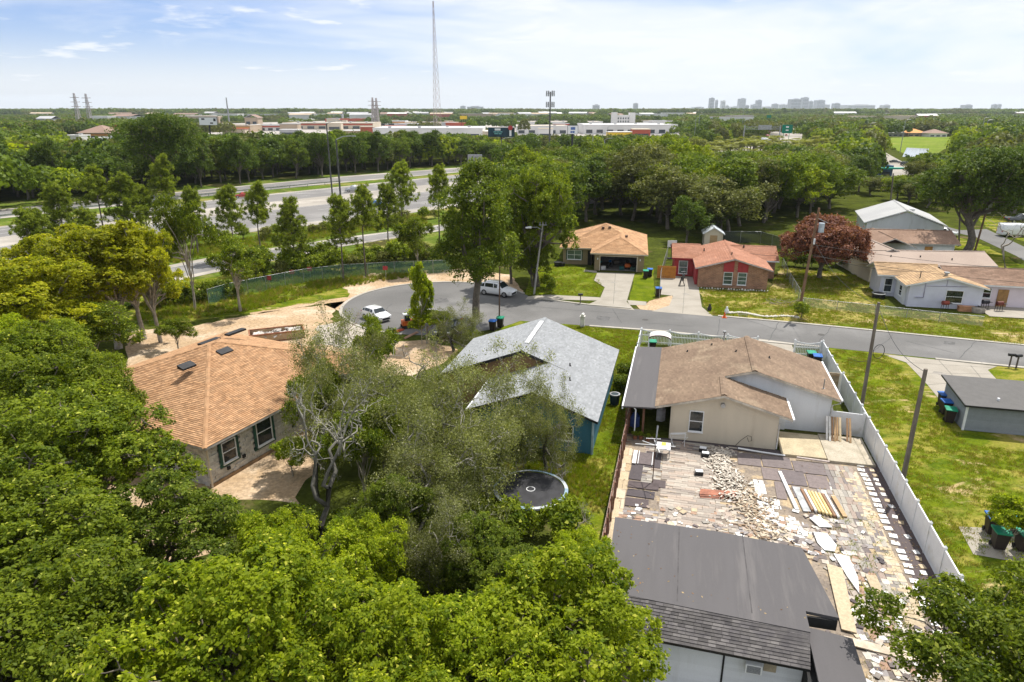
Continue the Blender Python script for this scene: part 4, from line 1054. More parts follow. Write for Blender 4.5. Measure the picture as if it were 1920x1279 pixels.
def bend(p, q, rg, amt, k=5, sag=0.0):
    t = np.linspace(0, 1, k)[:, None]
    p, q = np.asarray(p, float), np.asarray(q, float)
    L_ = np.linalg.norm(q - p)
    w = np.sin(np.pi * t) * rg.normal(size=(1, 3)) * amt * L_ + np.sin(2 * np.pi * t) * rg.normal(size=(1, 3)) * amt * .5 * L_
    w[:, 2] += (np.sin(np.pi * t) * sag * L_)[:, 0]
    return p + (q - p) * t + w
def limbs(seed, z0, Cn, tips, r0, m, fork=.45, lean=(0, 0), ntips=80, name='trunk', multi=1):
    rg = np.random.default_rng(seed + 99)
    paths = []
    top = np.array([lean[0], lean[1], z0 + (Cn[:, 2].max() - z0) * fork])
    for t_ in range(multi):
        o = np.array([0, 0, -.3]) + (rg.normal(size=3) * [.35, .35, 0] if multi > 1 else 0)
        tr = bend(o, top + (rg.normal(size=3) * .5 if multi > 1 else 0), rg, .05, 8)
        rr = r0 / (multi ** .5)
        paths.append((tr, np.linspace(rr * 1.25, rr * .55, 8)))
    for c in Cn:
        s_ = rg.uniform(.5, 1.0); st = tr[int(s_ * 7)]
        paths.append((bend(st, c, rg, .09, 6, .08), np.linspace(r0 * .42, r0 * .1, 6)))
    for c in tips[rg.permutation(len(tips))[:ntips]]:
        j = np.argmin(np.linalg.norm(Cn - c, axis=1))
        paths.append((bend(Cn[j], c, rg, .12, 4), np.linspace(r0 * .12, r0 * .03, 4)))
    return tubes_mesh(name, paths, m)
def branchy(seed, H, spread, depth, r0, m, splits=(3, 4), first=.32, up=.25, wig=.12, length=.62, name='trunk', n=4, dirs=None):
    """recursive bare branching; returns mesh and terminal points"""
    rg = np.random.default_rng(seed)
    paths, tips = [], []
    def grow(p, d, L_, r_, lev):
        q = p + d * L_
        pts = bend(p, q, rg, wig, 5 if lev < 3 else 4)
        paths.append((pts, np.linspace(r_, r_ * .62, len(pts))))
        if lev >= depth:
            tips.append(q); tips.append(pts[len(pts) // 2]); return
        for _ in range(int(rg.integers(splits[0], splits[1] + 1))):
            nd = d * .6 + rg.normal(size=3) * spread; nd[2] += up * (1 - lev / depth * .8)
            nd /= np.linalg.norm(nd)
            st = pts[-1] if rg.random() < .6 else pts[-2]
            grow(st, nd, L_ * length * rg.uniform(.75, 1.25), r_ * .55, lev + 1)
    grow(np.array([0, 0, -.3]), np.array([.05, 0, 1.]), H * first, r0, 0)
    return tubes_mesh(name, paths, m, n), np.array(tips)
def tuft_mesh(seed, tips, per, sigma, size, m, aspect=.5, flat=.7, name='crown', up=.5):
    rg = np.random.default_rng(seed)
    k = len(tips)
    P = (tips[:, None, :] + rg.normal(size=(k, per, 3)) * sigma * np.array([1, 1, flat])).reshape(-1, 3)
    N = unit(rg.normal(size=(k * per, 3)) * .6 + np.array([0, 0, up]))
    T = np.clip(np.repeat(rg.uniform(.1, .8, k), per) + rg.normal(0, .15, k * per), 0, .92)
    T = np.where(rg.random(k * per) < .05, 1, T)
    V, Fq = leaf_quads(P, N, size, aspect, rg, .1)
    return np_mesh(name, V, Fq, T, m)

PROTO = {}
def proto(key, trunk, crown_, name='tree'):
    PROTO[key] = (trunk, crown_, name)
def broad(key, seed, Rr, H, z0, lobes, clumps, leaves, size, m, bark=BARK, r0=.22, name='broadleaf_tree', ntips=70, **k):
    cm, Cn, lr, tips = crown(seed, Rr, H - z0, z0, lobes, clumps, leaves, size, m, **k)
    proto(key, limbs(seed, z0, Cn, tips, r0, bark, ntips=ntips), cm, name)
# close, finely leaved trees
NT = dict(ntips=150)
broad('near_bright', 1, 4.3, 8.0, .8, 52, 50, 24, .16, LF_bright, cr=.23, lobe_r=(.14, .29), flat=.8, up=.8, **NT)
broad('near_bright2', 2, 4.0, 7.5, .8, 46, 50, 24, .16, LF_bright, cr=.23, lobe_r=(.14, .30), flat=.8, up=.8, **NT)
broad('near_dark', 3, 5.0, 9.0, 1.2, 60, 50, 24, .17, LF_mid, cr=.24, r0=.3, lobe_r=(.12, .27), flat=.8, up=.7, **NT)
broad('near_deep', 4, 4.2, 7.5, 1.0, 44, 48, 22, .16, LF_dark, cr=.26, lobe_r=(.13, .28), up=.7, **NT)
broad('near_loose', 5, 3.6, 6.5, 1.8, 19, 40, 26, .16, LF_mid, cr=.36, lobe_r=(.17, .27), r0=.14, bark=BARKP)
broad('near_yellow', 6, 4.8, 12.0, 1.6, 60, 46, 24, .21, LF_yellow, cr=.27, bark=BARKP, r0=.26, lobe_r=(.14, .26), up=.7)
broad('small_bright', 7, 1.7, 4.0, .4, 11, 34, 26, .15, LF_bright, cr=.4, r0=.06, bark=BARKP, name='small_tree', ntips=20, lobe_r=(.22, .34))
# lichen covered sparse oaks
def fit(tm, tips, R_, H_):
    f = np.array([R_ / np.percentile(np.linalg.norm(tips[:, :2], axis=1), 90)] * 2 + [H_ / np.percentile(tips[:, 2], 95)])
    V = np.empty(len(tm.vertices) * 3, np.float32); tm.vertices.foreach_get('co', V)
    V = V.reshape(-1, 3) * f; V[:, 2] -= .1; tm.vertices.foreach_set('co', V.ravel()); tm.update()
    return tips * f
for i, H_ in enumerate((7.6, 6.6)):
    tm, tips = branchy(40 + i, H_, .66, 6, .17, BARKG, first=.24, up=.16, length=.72, splits=(3, 3), n=3)
    tips = fit(tm, tips, 4.0, H_)
    tips = tips[tips[:, 2] > 1.5]
    cm = tuft_mesh(50 + i, tips, 27, .25, .105, LF_moss, .5)
    proto('lichen_oak%d' % i, tm, cm, 'lichen_oak')
tm, tips = branchy(60, 9.5, .6, 5, .22, BARKG, first=.36, up=.3, length=.60, splits=(3, 3), wig=.15)
tips = fit(tm, tips, 3.6, 9.2)
rg_ = np.random.default_rng(4); sel = tips[rg_.random(len(tips)) < .14]
proto('dying_oak', tm, tuft_mesh(61, sel, 22, .22, .11, LF_moss, .5), 'dying_oak')
tm, tips = branchy(62, 6.0, .6, 4, .10, BARKP, first=.34, up=.3, length=.66, splits=(2, 3), wig=.15)
tips = fit(tm, tips, 2.2, 5.5)
proto('bare_tree', tm, tuft_mesh(63, tips[::3], 5, .15, .09, LF_olive, .5), 'bare_tree')
# mid distance trees
MIDS = []
for i, (m, Rr, H_, z0, sz, sh) in enumerate((
        (LM_mid, 4.6, 9.5, 1.2, .36, 'round'), (LM_dark, 4.8, 10, 1.0, .36, 'round'), (LM_olive, 4.5, 9, 1.2, .34, 'round'),
        (LM_mid, 4.2, 11, 2.0, .36, 'round'), (LM_dark, 5.4, 9, 1.0, .38, 'round'), (LM_bright, 4.0, 8.5, 1.0, .34, 'round'), (LM_olive, 5.0, 10, 1.4, .36, 'round'))):
    broad('mid%d' % i, 100 + i, Rr, H_, z0 * .4, 26, 30, 17, sz * .88, m, cr=.40, shape=sh, ntips=20, lobe_r=(.22, .35)); MIDS.append('mid%d' % i)
broad('big_oak', 120, 9.5, 16, 2.6, 60, 46, 22, .36, LM_dark, cr=.34, r0=.55, ntips=60, lobe_r=(.18, .28), name='live_oak')
broad('copper', 121, 7.0, 9.0, .4, 64, 42, 22, .30, LF_copper, radmax=.74, cr=.34, r0=.3, ntips=30, lobe_r=(.17, .26), name='copper_leaved_tree')
broad('column', 122, 4.4, 15.5, 5.4, 40, 56, 26, .26, LF_dark, cr=.30, r0=.42, shape='column', lobe_r=(.34, .56), name='vine_clad_tree', ntips=40)
broad('bush', 123, 1.25, 1.8, .05, 7, 14, 22, .17, LF_mid, cr=.5, r0=.04, name='shrub', ntips=6)
broad('bush_dark', 124, 1.2, 1.7, .05, 7, 14, 22, .17, LF_dark, cr=.5, r0=.04, name='shrub', ntips=6)
broad('bush_olive', 125, 1.3, 1.7, .05, 7, 14, 20, .17, LF_olive, cr=.5, r0=.04, name='shrub', ntips=6)
broad('bush_red', 126, 2.0, 2.6, .1, 8, 14, 20, .25, LF_red, cr=.5, r0=.05, name='shrub', ntips=6)
# pines: tall bare trunk with needle tufts on side branches
def pine(key, seed, H_, Rr, start, nb, per, dense=1.0, m=LF_pine):
    rg = np.random.default_rng(seed); paths = []; tips = []
    tr = bend((0, 0, -.3), (rg.normal(0, .3), rg.normal(0, .3), H_), rg, .02, 10)
    paths.append((tr, np.linspace(.17, .03, 10)))
    for i in range(nb):
        t = start + (1 - start) * (i / nb) ** .9
        p = tr[int(t * 9)] + (tr[min(9, int(t * 9) + 1)] - tr[int(t * 9)]) * (t * 9 % 1)
        a = rg.uniform(0, 2 * np.pi); L_ = Rr * (1.05 - .75 * ((t - start) / (1 - start)) ** 1.4) * rg.uniform(.6, 1.15)
        q = p + np.array([math.cos(a) * L_, math.sin(a) * L_, L_ * rg.uniform(.1, .5)])
        pts = bend(p, q, rg, .06, 5); paths.append((pts, np.linspace(.045, .015, 5)))
        for s_ in (2, 3, 4):
            for _ in range(3): tips.append(pts[s_] + rg.normal(size=3) * .28)
    tips = np.array(tips)
    k = len(tips); N0 = unit(rg.normal(size=(k * per, 3)))
    P = np.repeat(tips, per, 0) + N0 * .26 * rg.uniform(.4, 1.1, (k * per, 1))
    r_ = unit(rg.normal(size=(k * per, 3))); side = unit(np.cross(N0, r_)) * .045; ln = N0 * .22
    V = np.stack([P - ln, P + side, P + ln, P - side], 1).reshape(-1, 3)
    T = np.clip(np.repeat(rg.uniform(.1, .8, k), per) + rg.normal(0, .15, k * per), 0, .92)
    proto(key, tubes_mesh('trunk', paths, BARK), np_mesh('crown', V, np.arange(4 * k * per).reshape(-1, 4), T, m), 'pine_tree')
pine('pine0', 200, 12, 2.9, .42, 52, 30); pine('pine1', 201, 13, 2.6, .56, 40, 30); pine('pine2', 202, 11, 3.1, .35, 56, 30)
# cabbage palms
def palm(key, seed, H_):
    rg = np.random.default_rng(seed)
    tr = bend((0, 0, -.2), (rg.normal(0, .4), rg.normal(0, .4), H_), rg, .03, 7)
    V, T = [], []
    top = tr[-1]
    for i in range(46):
        a = rg.uniform(0, 2 * np.pi); el = rg.uniform(-.9, 1.2); d = np.array([math.cos(a) * math.cos(el), math.sin(a) * math.cos(el), math.sin(el)])
        c = top + d * rg.uniform(.8, 1.3)
        s_ = np.cross(d, [0, 0, 1.]); s_ /= max(np.linalg.norm(s_), 1e-3)
        for j in range(9):
            f = (j - 4) / 4 * 1.1
            dd = d * math.cos(f) + s_ * math.sin(f); e = c + dd * .85 + np.array([0, 0, -.25]); w_ = np.cross(dd, d + [0, 0, .01]); nn = np.cross(dd, s_ + .01); nn /= np.linalg.norm(nn); sd_ = np.cross(nn, dd) * .07
            mid_ = (c + e) / 2 + [0, 0, .06]
            V += [c, mid_ + sd_, e, mid_ - sd_]; T.append(min(.92, max(0, rg.normal(.5 + .2 * el, .15))))
    V = np.array(V)
    proto(key, tubes_mesh('trunk', [(tr, np.linspace(.2, .16, 7))], BARK, 6), np_mesh('crown', V, np.arange(len(V)).reshape(-1, 4), np.array(T), LF_palm), 'palm_tree')
palm('palm0', 210, 7.0); palm('palm1', 211, 8.5)

def plant(key, loc, rz=None, s=1.0, label=None, cat='tree', group=None, sz=None, name=None):
    tm, cm, nm = PROTO[key]
    t = thing(name or nm, label, cat, loc, rnd.uniform(0, 6.28) if rz is None else rz, group)
    t.scale = (s, s, sz if sz is not None else s)
    put('trunk', tm, t); put('crown', cm, t)
    return t
def at_crown(x, y, zc):
    p = G(x, y, zc); p.z = 0; return p
# --- foreground trees: (proto, pixel of crown centre, its height, scale, label)
FG = [
 ('near_dark', 140, 870, 5.0, 1.12, 'large dark green tree hiding the near end of the block house'),
 ('near_dark', 50, 770, 5.0, 1.0, 'dark green tree at the left edge behind the largest crown'),
 ('near_dark', 45, 1040, 4.4, 1.0, 'shady dark tree at the left edge below the largest crown'),
 ('near_dark', 95, 1225, 4.4, .95, 'deep green tree in the lower left corner'),
 ('near_deep', 300, 1010, 3.6, .85, 'loose dark tree with sandy ground showing through, below block house'),
 ('near_bright', 440, 1235, 4.8, 1.0, 'bright yellow green leafy tree, largest at the lower edge'),
 ('small_bright', 425, 985, 2.2, 1.2, 'small sparse light green tree in front of the block house corner'),
 ('near_bright2', 580, 1130, 3.4, .7, 'bright green tree below the dead grey snag'),
 ('near_bright2', 520, 1050, 3.0, .5, 'low bright green tree left of the dead grey snag'),
 ('near_bright', 700, 1290, 4.2, .8, 'bright green tree at the bottom edge, centre left'),
 ('near_bright2', 1050, 1215, 4.0, .92, 'broad bright green tree beside the felt roofed outbuilding'),
 ('near_bright', 890, 1290, 3.8, .75, 'bright green tree at the bottom edge left of the outbuilding'),
 ('near_bright2', 1085, 1080, 2.6, .45, 'small bright tree against the corner of the felt roof'),
 ('near_deep', 890, 1040, 2.4, .5, 'dark tree left of the trampoline foot'),
 ('near_deep', 970, 1095, 2.4, .5, 'dark tree in front of the trampoline'),
 ('small_bright', 760, 1150, 2.2, 1.1, 'light green small tree among the dark hollow'),
 ('near_bright2', 690, 1060, 3.0, .5, 'light green tree right of the dead grey snag'),
 ('near_deep', 745, 975, 3.0, .55, 'dark green tree under the lichen covered oaks'),
 ('near_loose', 590, 760, 4.4, .62, 'mid green loose tree beside the eaves of the orange roof'),
 ('near_loose', 700, 660, 4.4, .6, 'loose green tree behind the lichen oaks near the sand heap'),
 ('near_loose', 680, 830, 4.0, .75, 'green leafy tree within the lichen oaks'),
 ('small_bright', 545, 850, 1.6, .9, 'light green shrubby tree against the block wall'),
 ('small_bright', 1085, 1030, 1.6, .8, 'light green shrubby tree by the rusty railing'),
 ('near_yellow', 115, 500, 8.2, 1.15, 'broad yellow green tree between the two nearest the highway'),
 ('near_yellow', 245, 490, 8.0, .8, 'rounded yellow green tree with highway seen just above it'),
 ('near_yellow', 190, 490, 8.6, 1.2, 'tall yellow green tree with pale trunk, left of the turning circle'),
 ('near_yellow', 35, 555, 7.6, 1.2, 'yellow green tree at the left edge under the highway'),
 ('near_yellow', 275, 490, 8.2, .66, 'slim yellow green tree right of the tall yellow one'),
 ('near_loose', 170, 620, 4.0, 1.2, 'loose green tree standing under the yellow green crowns'),
 ('near_dark', 170, 760, 4.4, .75, 'rounded green tree covering the far left corner of the orange roof'),
 ('near_dark', 90, 690, 4.6, .85, 'mid green tree below the yellow green crowns'),
 ('near_bright', 10, 680, 4.6, .8, 'bright tree at the left edge under the yellow green crowns'),
 ('near_loose', 345, 450, 8.2, .95, 'tall dark tree with bare trunk beside the grass slope'),
 ('near_loose', 440, 500, 5.2, 1.15, 'leaning pale trunked tree by the green mesh fence'),
 ('near_loose', 330, 620, 2.2, .55, 'young green tree at the edge of the sandy ground'),
]
for k, x, y, zc, s, lab in FG:
    p = at_crown(x, y, zc)
    zm = {'near_dark': 5.3, 'near_loose': 4.2, 'near_bright': 4.5, 'near_bright2': 4.2, 'near_deep': 4.3, 'small_bright': 2.2, 'near_yellow': 8.2}[k]
    plant(k, p, None, s, lab, 'tree', sz=zc / zm)
LO_ = [
 ('lichen_oak0', 720, 760, 4.8, .95, 'lichen grey oak left of the blue house'),
 ('lichen_oak1', 800, 850, 4.4, 1.0, 'spreading grey green oak in the middle of the tree group'),
 ('lichen_oak0', 835, 800, 4.6, .95, 'lichen grey oak against the stepped gable of the blue house'),
 ('lichen_oak0', 820, 985, 3.0, .62, 'grey green oak beside the trampoline'),
 ('lichen_oak1', 650, 690, 5.0, .75, 'sparse grey oak above the sand heap'),
 ('bare_tree', 1085, 985, 1.8, .5, 'thin grey green oak overhanging the trampoline'),
 ('lichen_oak0', 770, 960, 3.6, .8, 'grey green oak over the dark hollow'),
 ('lichen_oak0', 590, 800, 4.6, .55, 'grey twiggy oak touching the orange roof'),
]
for k, x, y, zc, s, lab in LO_:
    H_ = {'lichen_oak0': 4.9, 'lichen_oak1': 4.3, 'bare_tree': 3.6}[k]
    plant(k, at_crown(x, y, zc), None, s, lab, sz=zc / H_)
plant('lichen_oak1', (2.2, 38.7, 0), .4, .5, 'lichen grey oak in front of the blue rear wall', sz=.78)
plant('lichen_oak0', (-.8, 38.7, 0), 4.0, .66, 'lichen grey oak between the trampoline and the near gable', sz=.85)
plant('lichen_oak0', (-3.4, 39.6, 0), 2.2, .8, 'lichen grey oak against the stepped gable of the blue house, nearer one', sz=.95)
plant('bare_tree', (-6.4, 46.2, 0), .9, 1.5, 'thin grey branched oak reaching over the pale roof', sz=1.15)
plant('dying_oak', at_crown(607, 880, 5.2), .6, 1.0, 'dead grey snag with pale bare twigs rising from the green trees')
plant('lichen_oak1', (-5.6, 61.5, 0), 1.0, .6, 'thin grey oak by the green and blue bins on the street')
plant('bare_tree', G(655, 655), 2.0, .75, 'bare brown sapling on the sandy ground by the pale spill')
plant('bare_tree', (67.5, 93, 0), 1.0, 1.6, 'bare grey tree at the right edge over the brown roof')
plant('big_oak', G(322, 368), 0, 1.25, 'huge dark spreading oak beyond the highway, tallest at the left', sz=1.3)
# right corner
plant('near_loose', at_crown(1815, 1215, 4.0), 1.2, 1.0, 'dark green tree in the lower right corner over the vinyl fence', sz=.92)
plant('near_loose', at_crown(1935, 1190, 4.2), 3.2, .9, 'dark green tree at the right edge below the bins')
plant('small_bright', at_crown(1905, 950, 2.6), .5, .85, 'small green tree at the right edge over the bins')
# around the street
plant('column', G(893, 598), 1.0, .95, 'tall vine clad tree standing beside the turning circle', sz=1.04)
plant('near_bright', at_crown(958, 455, 5.5), 1.0, .8, 'bushy green tree directly right of the vine clad tree', sz=1.3)
plant('near_dark', at_crown(1000, 490, 3.4), 2.0, .5, 'dark green tree overhanging the parked white car', sz=.6)
plant('near_dark', at_crown(1005, 475, 3.5), 2.6, .6, 'dark green tree left of the tan house lawn', sz=.75)
plant('near_dark', at_crown(1010, 400, 9.5), 1.7, 1.2, 'big mid green crown behind the vine clad tree', sz=1.65)
plant('small_bright', at_crown(800, 590, 3.0), 2.0, 1.4, 'small bright tree in front of the turning circle', sz=1.1)
plant('small_bright', at_crown(788, 545, 5.6), 2.0, .75, 'slim sapling with yellow top in front of the turning circle', sz=2.3)
plant('near_loose', at_crown(780, 440, 5.5), .4, .95, 'dark tree between the turning circle and the ramp', sz=1.2)
plant('copper', G(1537, 522), 0, 1.0, 'round copper brown leaved tree beside the beige roofed house')
plant('big_oak', G(1812, 470), 0, 1.0, 'huge dark live oak at the right, above the long beige roof')
plant('big_oak', G(1900, 400), 2, .9, 'dark live oak at the right edge behind the parked van street')
plant('bush_red', G(1668, 412), 0, 1.0, 'red leaved shrub beside the pale roofed house', 'shrub')
# highway pines: (x, top y, height)
PT = [(40, 395, 9), (95, 338, 12), (172, 332, 12), (225, 318, 13), (262, 350, 10), (300, 312, 13), (352, 345, 11), (425, 352, 11), (480, 362, 11), (540, 365, 11), (632, 372, 11), (676, 368, 11), (722, 340, 11), (748, 308, 13), (820, 330, 12), (155, 395, 9), (70, 405, 8), (850, 385, 9)]
ORD = ['first', 'second', 'third', 'fourth', 'fifth', 'sixth', 'seventh', 'eighth', 'ninth', 'tenth', 'eleventh', 'twelfth', 'thirteenth', 'fourteenth', 'fifteenth', 'sixteenth', 'seventeenth', 'last']
PT.sort()
for i, (x, y, h) in enumerate(PT):
    p = G(x, y, h); p.z = 0
    plant('pine%d' % (i % 3), p, None, h / 12 * (1.05 if i < 7 else .9), 'slender pine with tufted crown beside the highway, %s from the left' % ORD[i], 'tree', 'pines along the highway', sz=h / 12)
# bushes along the mesh fence, houses and plots
def bushes(pts, keys, s, label, group):
    for x, y in pts:
        plant(rnd.choice(keys), G(x + rnd.uniform(-6, 6), y + rnd.uniform(-2, 2)), None, s * rnd.uniform(.75, 1.3), label, 'shrub', group)
bushes([(x, 528 - (x - 450) * .10) for x in range(455, 850, 22)] + [(x, 512 - (x - 450) * .08) for x in range(470, 860, 34)], ['bush', 'bush_olive', 'bush'], 1.5, 'green shrub growing behind the mesh fence of the turning circle', 'shrubs along the mesh fence')
bushes([(x, 560 + (430 - x) * .12) for x in range(300, 450, 24)], ['bush', 'bush_dark'], 1.1, 'dark shrub on the grass slope left of the mesh fence', 'shrubs on the grass slope')
bushes([(1165, 735), (1160, 725), (1172, 715)], ['bush_dark'], .9, 'dark shrub between the pale roof and the rusty railing', 'shrubs right of the blue house')
bushes([(x, 500 + (x - 1470) * .03) for x in range(1470, 1590, 18)], ['bush_dark', 'bush'], 1.2, 'dark hedge shrub along the yard behind the copper tree', 'hedge behind the copper tree')
bushes([(x, y) for x in range(560, 1100, 55) for y in (1010, 1120, 1230)], ['bush', 'bush_dark'], 1.0, 'low shrub in the shade between the foreground trees', 'undergrowth shrubs')
bushes([(870, 690), (850, 710), (835, 735), (1020, 545), (1040, 548), (1505, 600), (880, 640)], ['bush', 'bush_olive'], .8, 'small green shrub beside the street or house wall', 'scattered shrubs')

bushes([(x, y_) for x in range(250, 830, 30) for y_ in (476 - (x - 250) * .115, )], ['bush', 'bush_olive'], 1.3, 'roadside shrub in the grass between highway and ramp', 'shrubs between highway and ramp')
bushes([(x, 600 - (x - 120) * .2) for x in range(120, 300, 26)], ['bush', 'bush_dark'], 1.6, 'green shrub under the yellow green trees', 'shrubs under the yellow green trees')
# --- tree belts at middle distance
def in_poly(p, poly):
    x, y = p; c = False
    for i in range(len(poly)):
        (x1, y1), (x2, y2) = poly[i - 1], poly[i]
        if (y1 > y) != (y2 > y) and x < (x2 - x1) * (y - y1) / (y2 - y1) + x1: c = not c
    return c
CLEAR = []      # places where no far tree may stand (world polygons)
def clear_px(*a): CLEAR.append([(G(x, y).x, G(x, y).y) for x, y in a])
def clear_box(x, y, r_): CLEAR.append([(x - r_, y - r_), (x + r_, y - r_), (x + r_, y + r_), (x - r_, y + r_)])
def scatter(poly, sp, seed):
    rg = random.Random(seed); xs = [p[0] for p in poly]; ys = [p[1] for p in poly]; out = []
    y = min(ys)
    while y < max(ys):
        x = min(xs)
        while x < max(xs):
            q = (x + rg.uniform(-.42, .42) * sp, y + rg.uniform(-.42, .42) * sp)
            if in_poly(q, poly) and not any(in_poly(q, c) for c in CLEAR): out.append(q)
            x += sp
        y += sp
    return out
def cap_at(x, y):
    """how tall a tree may be there, given what the photograph shows behind it"""
    a = x / y
    c = 99
    if .315 < a < .425 and y > 150: c = 22 - .0500 * y
    if .25 < a < .47 and y > 150: c = min(c, 22 - .0570 * y if y < 262 else 99)
    if .515 < a < .582 and y > 130: c = 22 - .090 * y if y < 235 else 2
    if .545 < a < .64 and y > 130: c = min(c, 22 - .062 * y)
    if -.64 < a < -.54 and y > 170: c = 22 - .047 * y
    if -.055 < a < .10 and 150 < y < 335: c = min(c, 22 - .0435 * y)
    return c
def belt(pixels, sp, seed, keys, hs, label, group, s0=1.0):
    poly = [(G(x, y).x, G(x, y).y) for x, y in pixels]
    rg = random.Random(seed); n = 0
    for q in scatter(poly, sp, seed):
        k = rg.choice(keys); s = s0 * rg.uniform(.85, 1.25); hz = rg.uniform(*hs)
        hp = {'mid0': 9.5, 'mid1': 10, 'mid2': 9, 'mid3': 11, 'mid4': 9, 'mid5': 8.5, 'mid6': 10, 'palm0': 8, 'palm1': 9.5}[k]
        c = cap_at(*q)
        if c < 2.2 and 'palm' not in k: continue
        if c < hz and 'palm' not in k: hz = c; s = min(s, .55 + c / 16)
        ad = {'mid0': 'mid green rounded', 'mid1': 'dark green rounded', 'mid2': 'olive toned rounded', 'mid3': 'tall mid green', 'mid4': 'broad dark', 'mid5': 'bright yellow green', 'mid6': 'tall olive toned', 'palm0': 'short', 'palm1': 'tall'}[k]
        plant(k, (q[0], q[1], 0), rg.uniform(0, 6.3), s, ad + ' ' + label, 'tree', group, sz=hz / hp); n += 1
    return n
NB = 0
PALMS = [(1300, 312), (1420, 314), (1470, 312), (1570, 318), (1575, 290), (1490, 284), (1430, 288), (1310, 292)]
PALM = belt(PALMS, 7.6, 9, ['palm0', 'palm1'], (6, 9), 'cabbage palm in the palm group beside the highway interchange', 'palms at the interchange', 1.55)
clear_px(*PALMS)
clear_px((1100, 306), (1120, 295), (1290, 281), (1385, 276), (1440, 258), (1448, 240), (1436, 226), (1395, 212), (1405, 209), (1450, 218), (1500, 240), (1520, 275), (1480, 296), (1330, 304), (1130, 345))
clear_px((1660, 254), (1800, 255), (1815, 270), (1775, 283), (1740, 305), (1700, 293), (1660, 277))
clear_px((1630, 285), (1660, 283), (1705, 305), (1725, 325), (1720, 340), (1595, 335), (1610, 308), (1650, 312))
NB += belt([(-160, 395), (200, 369), (430, 348), (640, 328), (800, 315), (940, 306), (940, 296), (640, 309), (300, 328), (-160, 352)], 8.5, 5, ['mid0', 'mid1', 'mid2', 'mid4', 'mid3', 'mid1'], (10, 15), 'tree in the belt beyond the highway', 'trees beyond the highway', 1.15)
NB += belt([(965, 380), (1100, 350), (1280, 330), (1420, 320), (1560, 345), (1560, 400), (1500, 420), (1430, 430), (1260, 425), (1480, 438), (1440, 446), (1250, 444), (1225, 426), (1080, 418), (1040, 448), (985, 440)], 7.6, 6, ['mid0', 'mid1', 'mid2', 'mid3', 'mid4', 'mid5', 'mid6'], (10, 15), 'tree in the wood behind the tan and brick houses', 'trees behind the tan and brick houses', 1.3)
NB += belt([(1560, 345), (1640, 352), (1700, 350), (1740, 335), (1800, 325), (2000, 325), (2000, 400), (1850, 395), (1730, 400), (1690, 385), (1600, 362)], 8.5, 7, ['mid0', 'mid1', 'mid2', 'mid5'], (7, 11), 'tree near the pale roofed house and live oaks', 'trees at the right behind the houses', 1.0)
NB += belt([(1230, 470), (1300, 462), (1330, 445), (1430, 455), (1470, 470), (1480, 440), (1250, 440)], 7, 8, ['mid1', 'mid0', 'mid4'], (7, 10), 'tree along the rear fence of the brick house', 'trees along the rear fence', .8)
print('belt trees', NB, PALM)
# ------------------------------------------------------------------ far forest as one mass, built with geometry nodes
def far_protos(tag_, n, leaves, size, Rr, H_, count):
    col = bpy.data.collections.new('far_crowns_' + tag_)
    for i in range(n):
        rg = np.random.default_rng(300 + i + hash(tag_[0]) % 1 + len(tag_))
        V_, T_ = [], []
        for c in range(count):
            ox, oy = (rg.uniform(-1, 1) * Rr * (1.2 if count > 1 else 0), rg.uniform(-1, 1) * Rr * (1.2 if count > 1 else 0))
            rr = (Rr if count == 1 else Rr * .34) * rg.uniform(.8, 1.2); hh = H_ * rg.uniform(.75, 1.15)
            d = unit(rg.normal(size=(leaves, 3))); d[:, 2] = np.abs(d[:, 2]) * 1.1 - .25; d = unit(d)
            lump = 1 + .18 * np.sin(d[:, 0] * 5 + c) * np.cos(d[:, 1] * 6 + i)
            P = np.stack([ox + d[:, 0] * rr * lump, oy + d[:, 1] * rr * lump, hh * .55 + d[:, 2] * hh * .45 * lump], 1) * 1.0
            P += rg.normal(size=P.shape) * .05 * rr
            N = unit(d + rg.normal(size=d.shape) * .5)
            V, F_ = leaf_quads(P, N, size, .8, rg, .1)
            V_.append(V); T_.append(np.clip(rg.normal(.45, .2, leaves) + .12 * np.sin(d[:, 0] * 4 + 3 * c), 0, .92))
        V = np.concatenate(V_); T = np.concatenate(T_)
        me = np_mesh('far_crown', V, np.arange(len(V)).reshape(-1, 4), T, (LM_mid, LM_dark, LM_olive, LM_dark, LM_mid, LM_bright)[i % 6])
        col.objects.link(bpy.data.objects.new('far_crown', me))
    return col
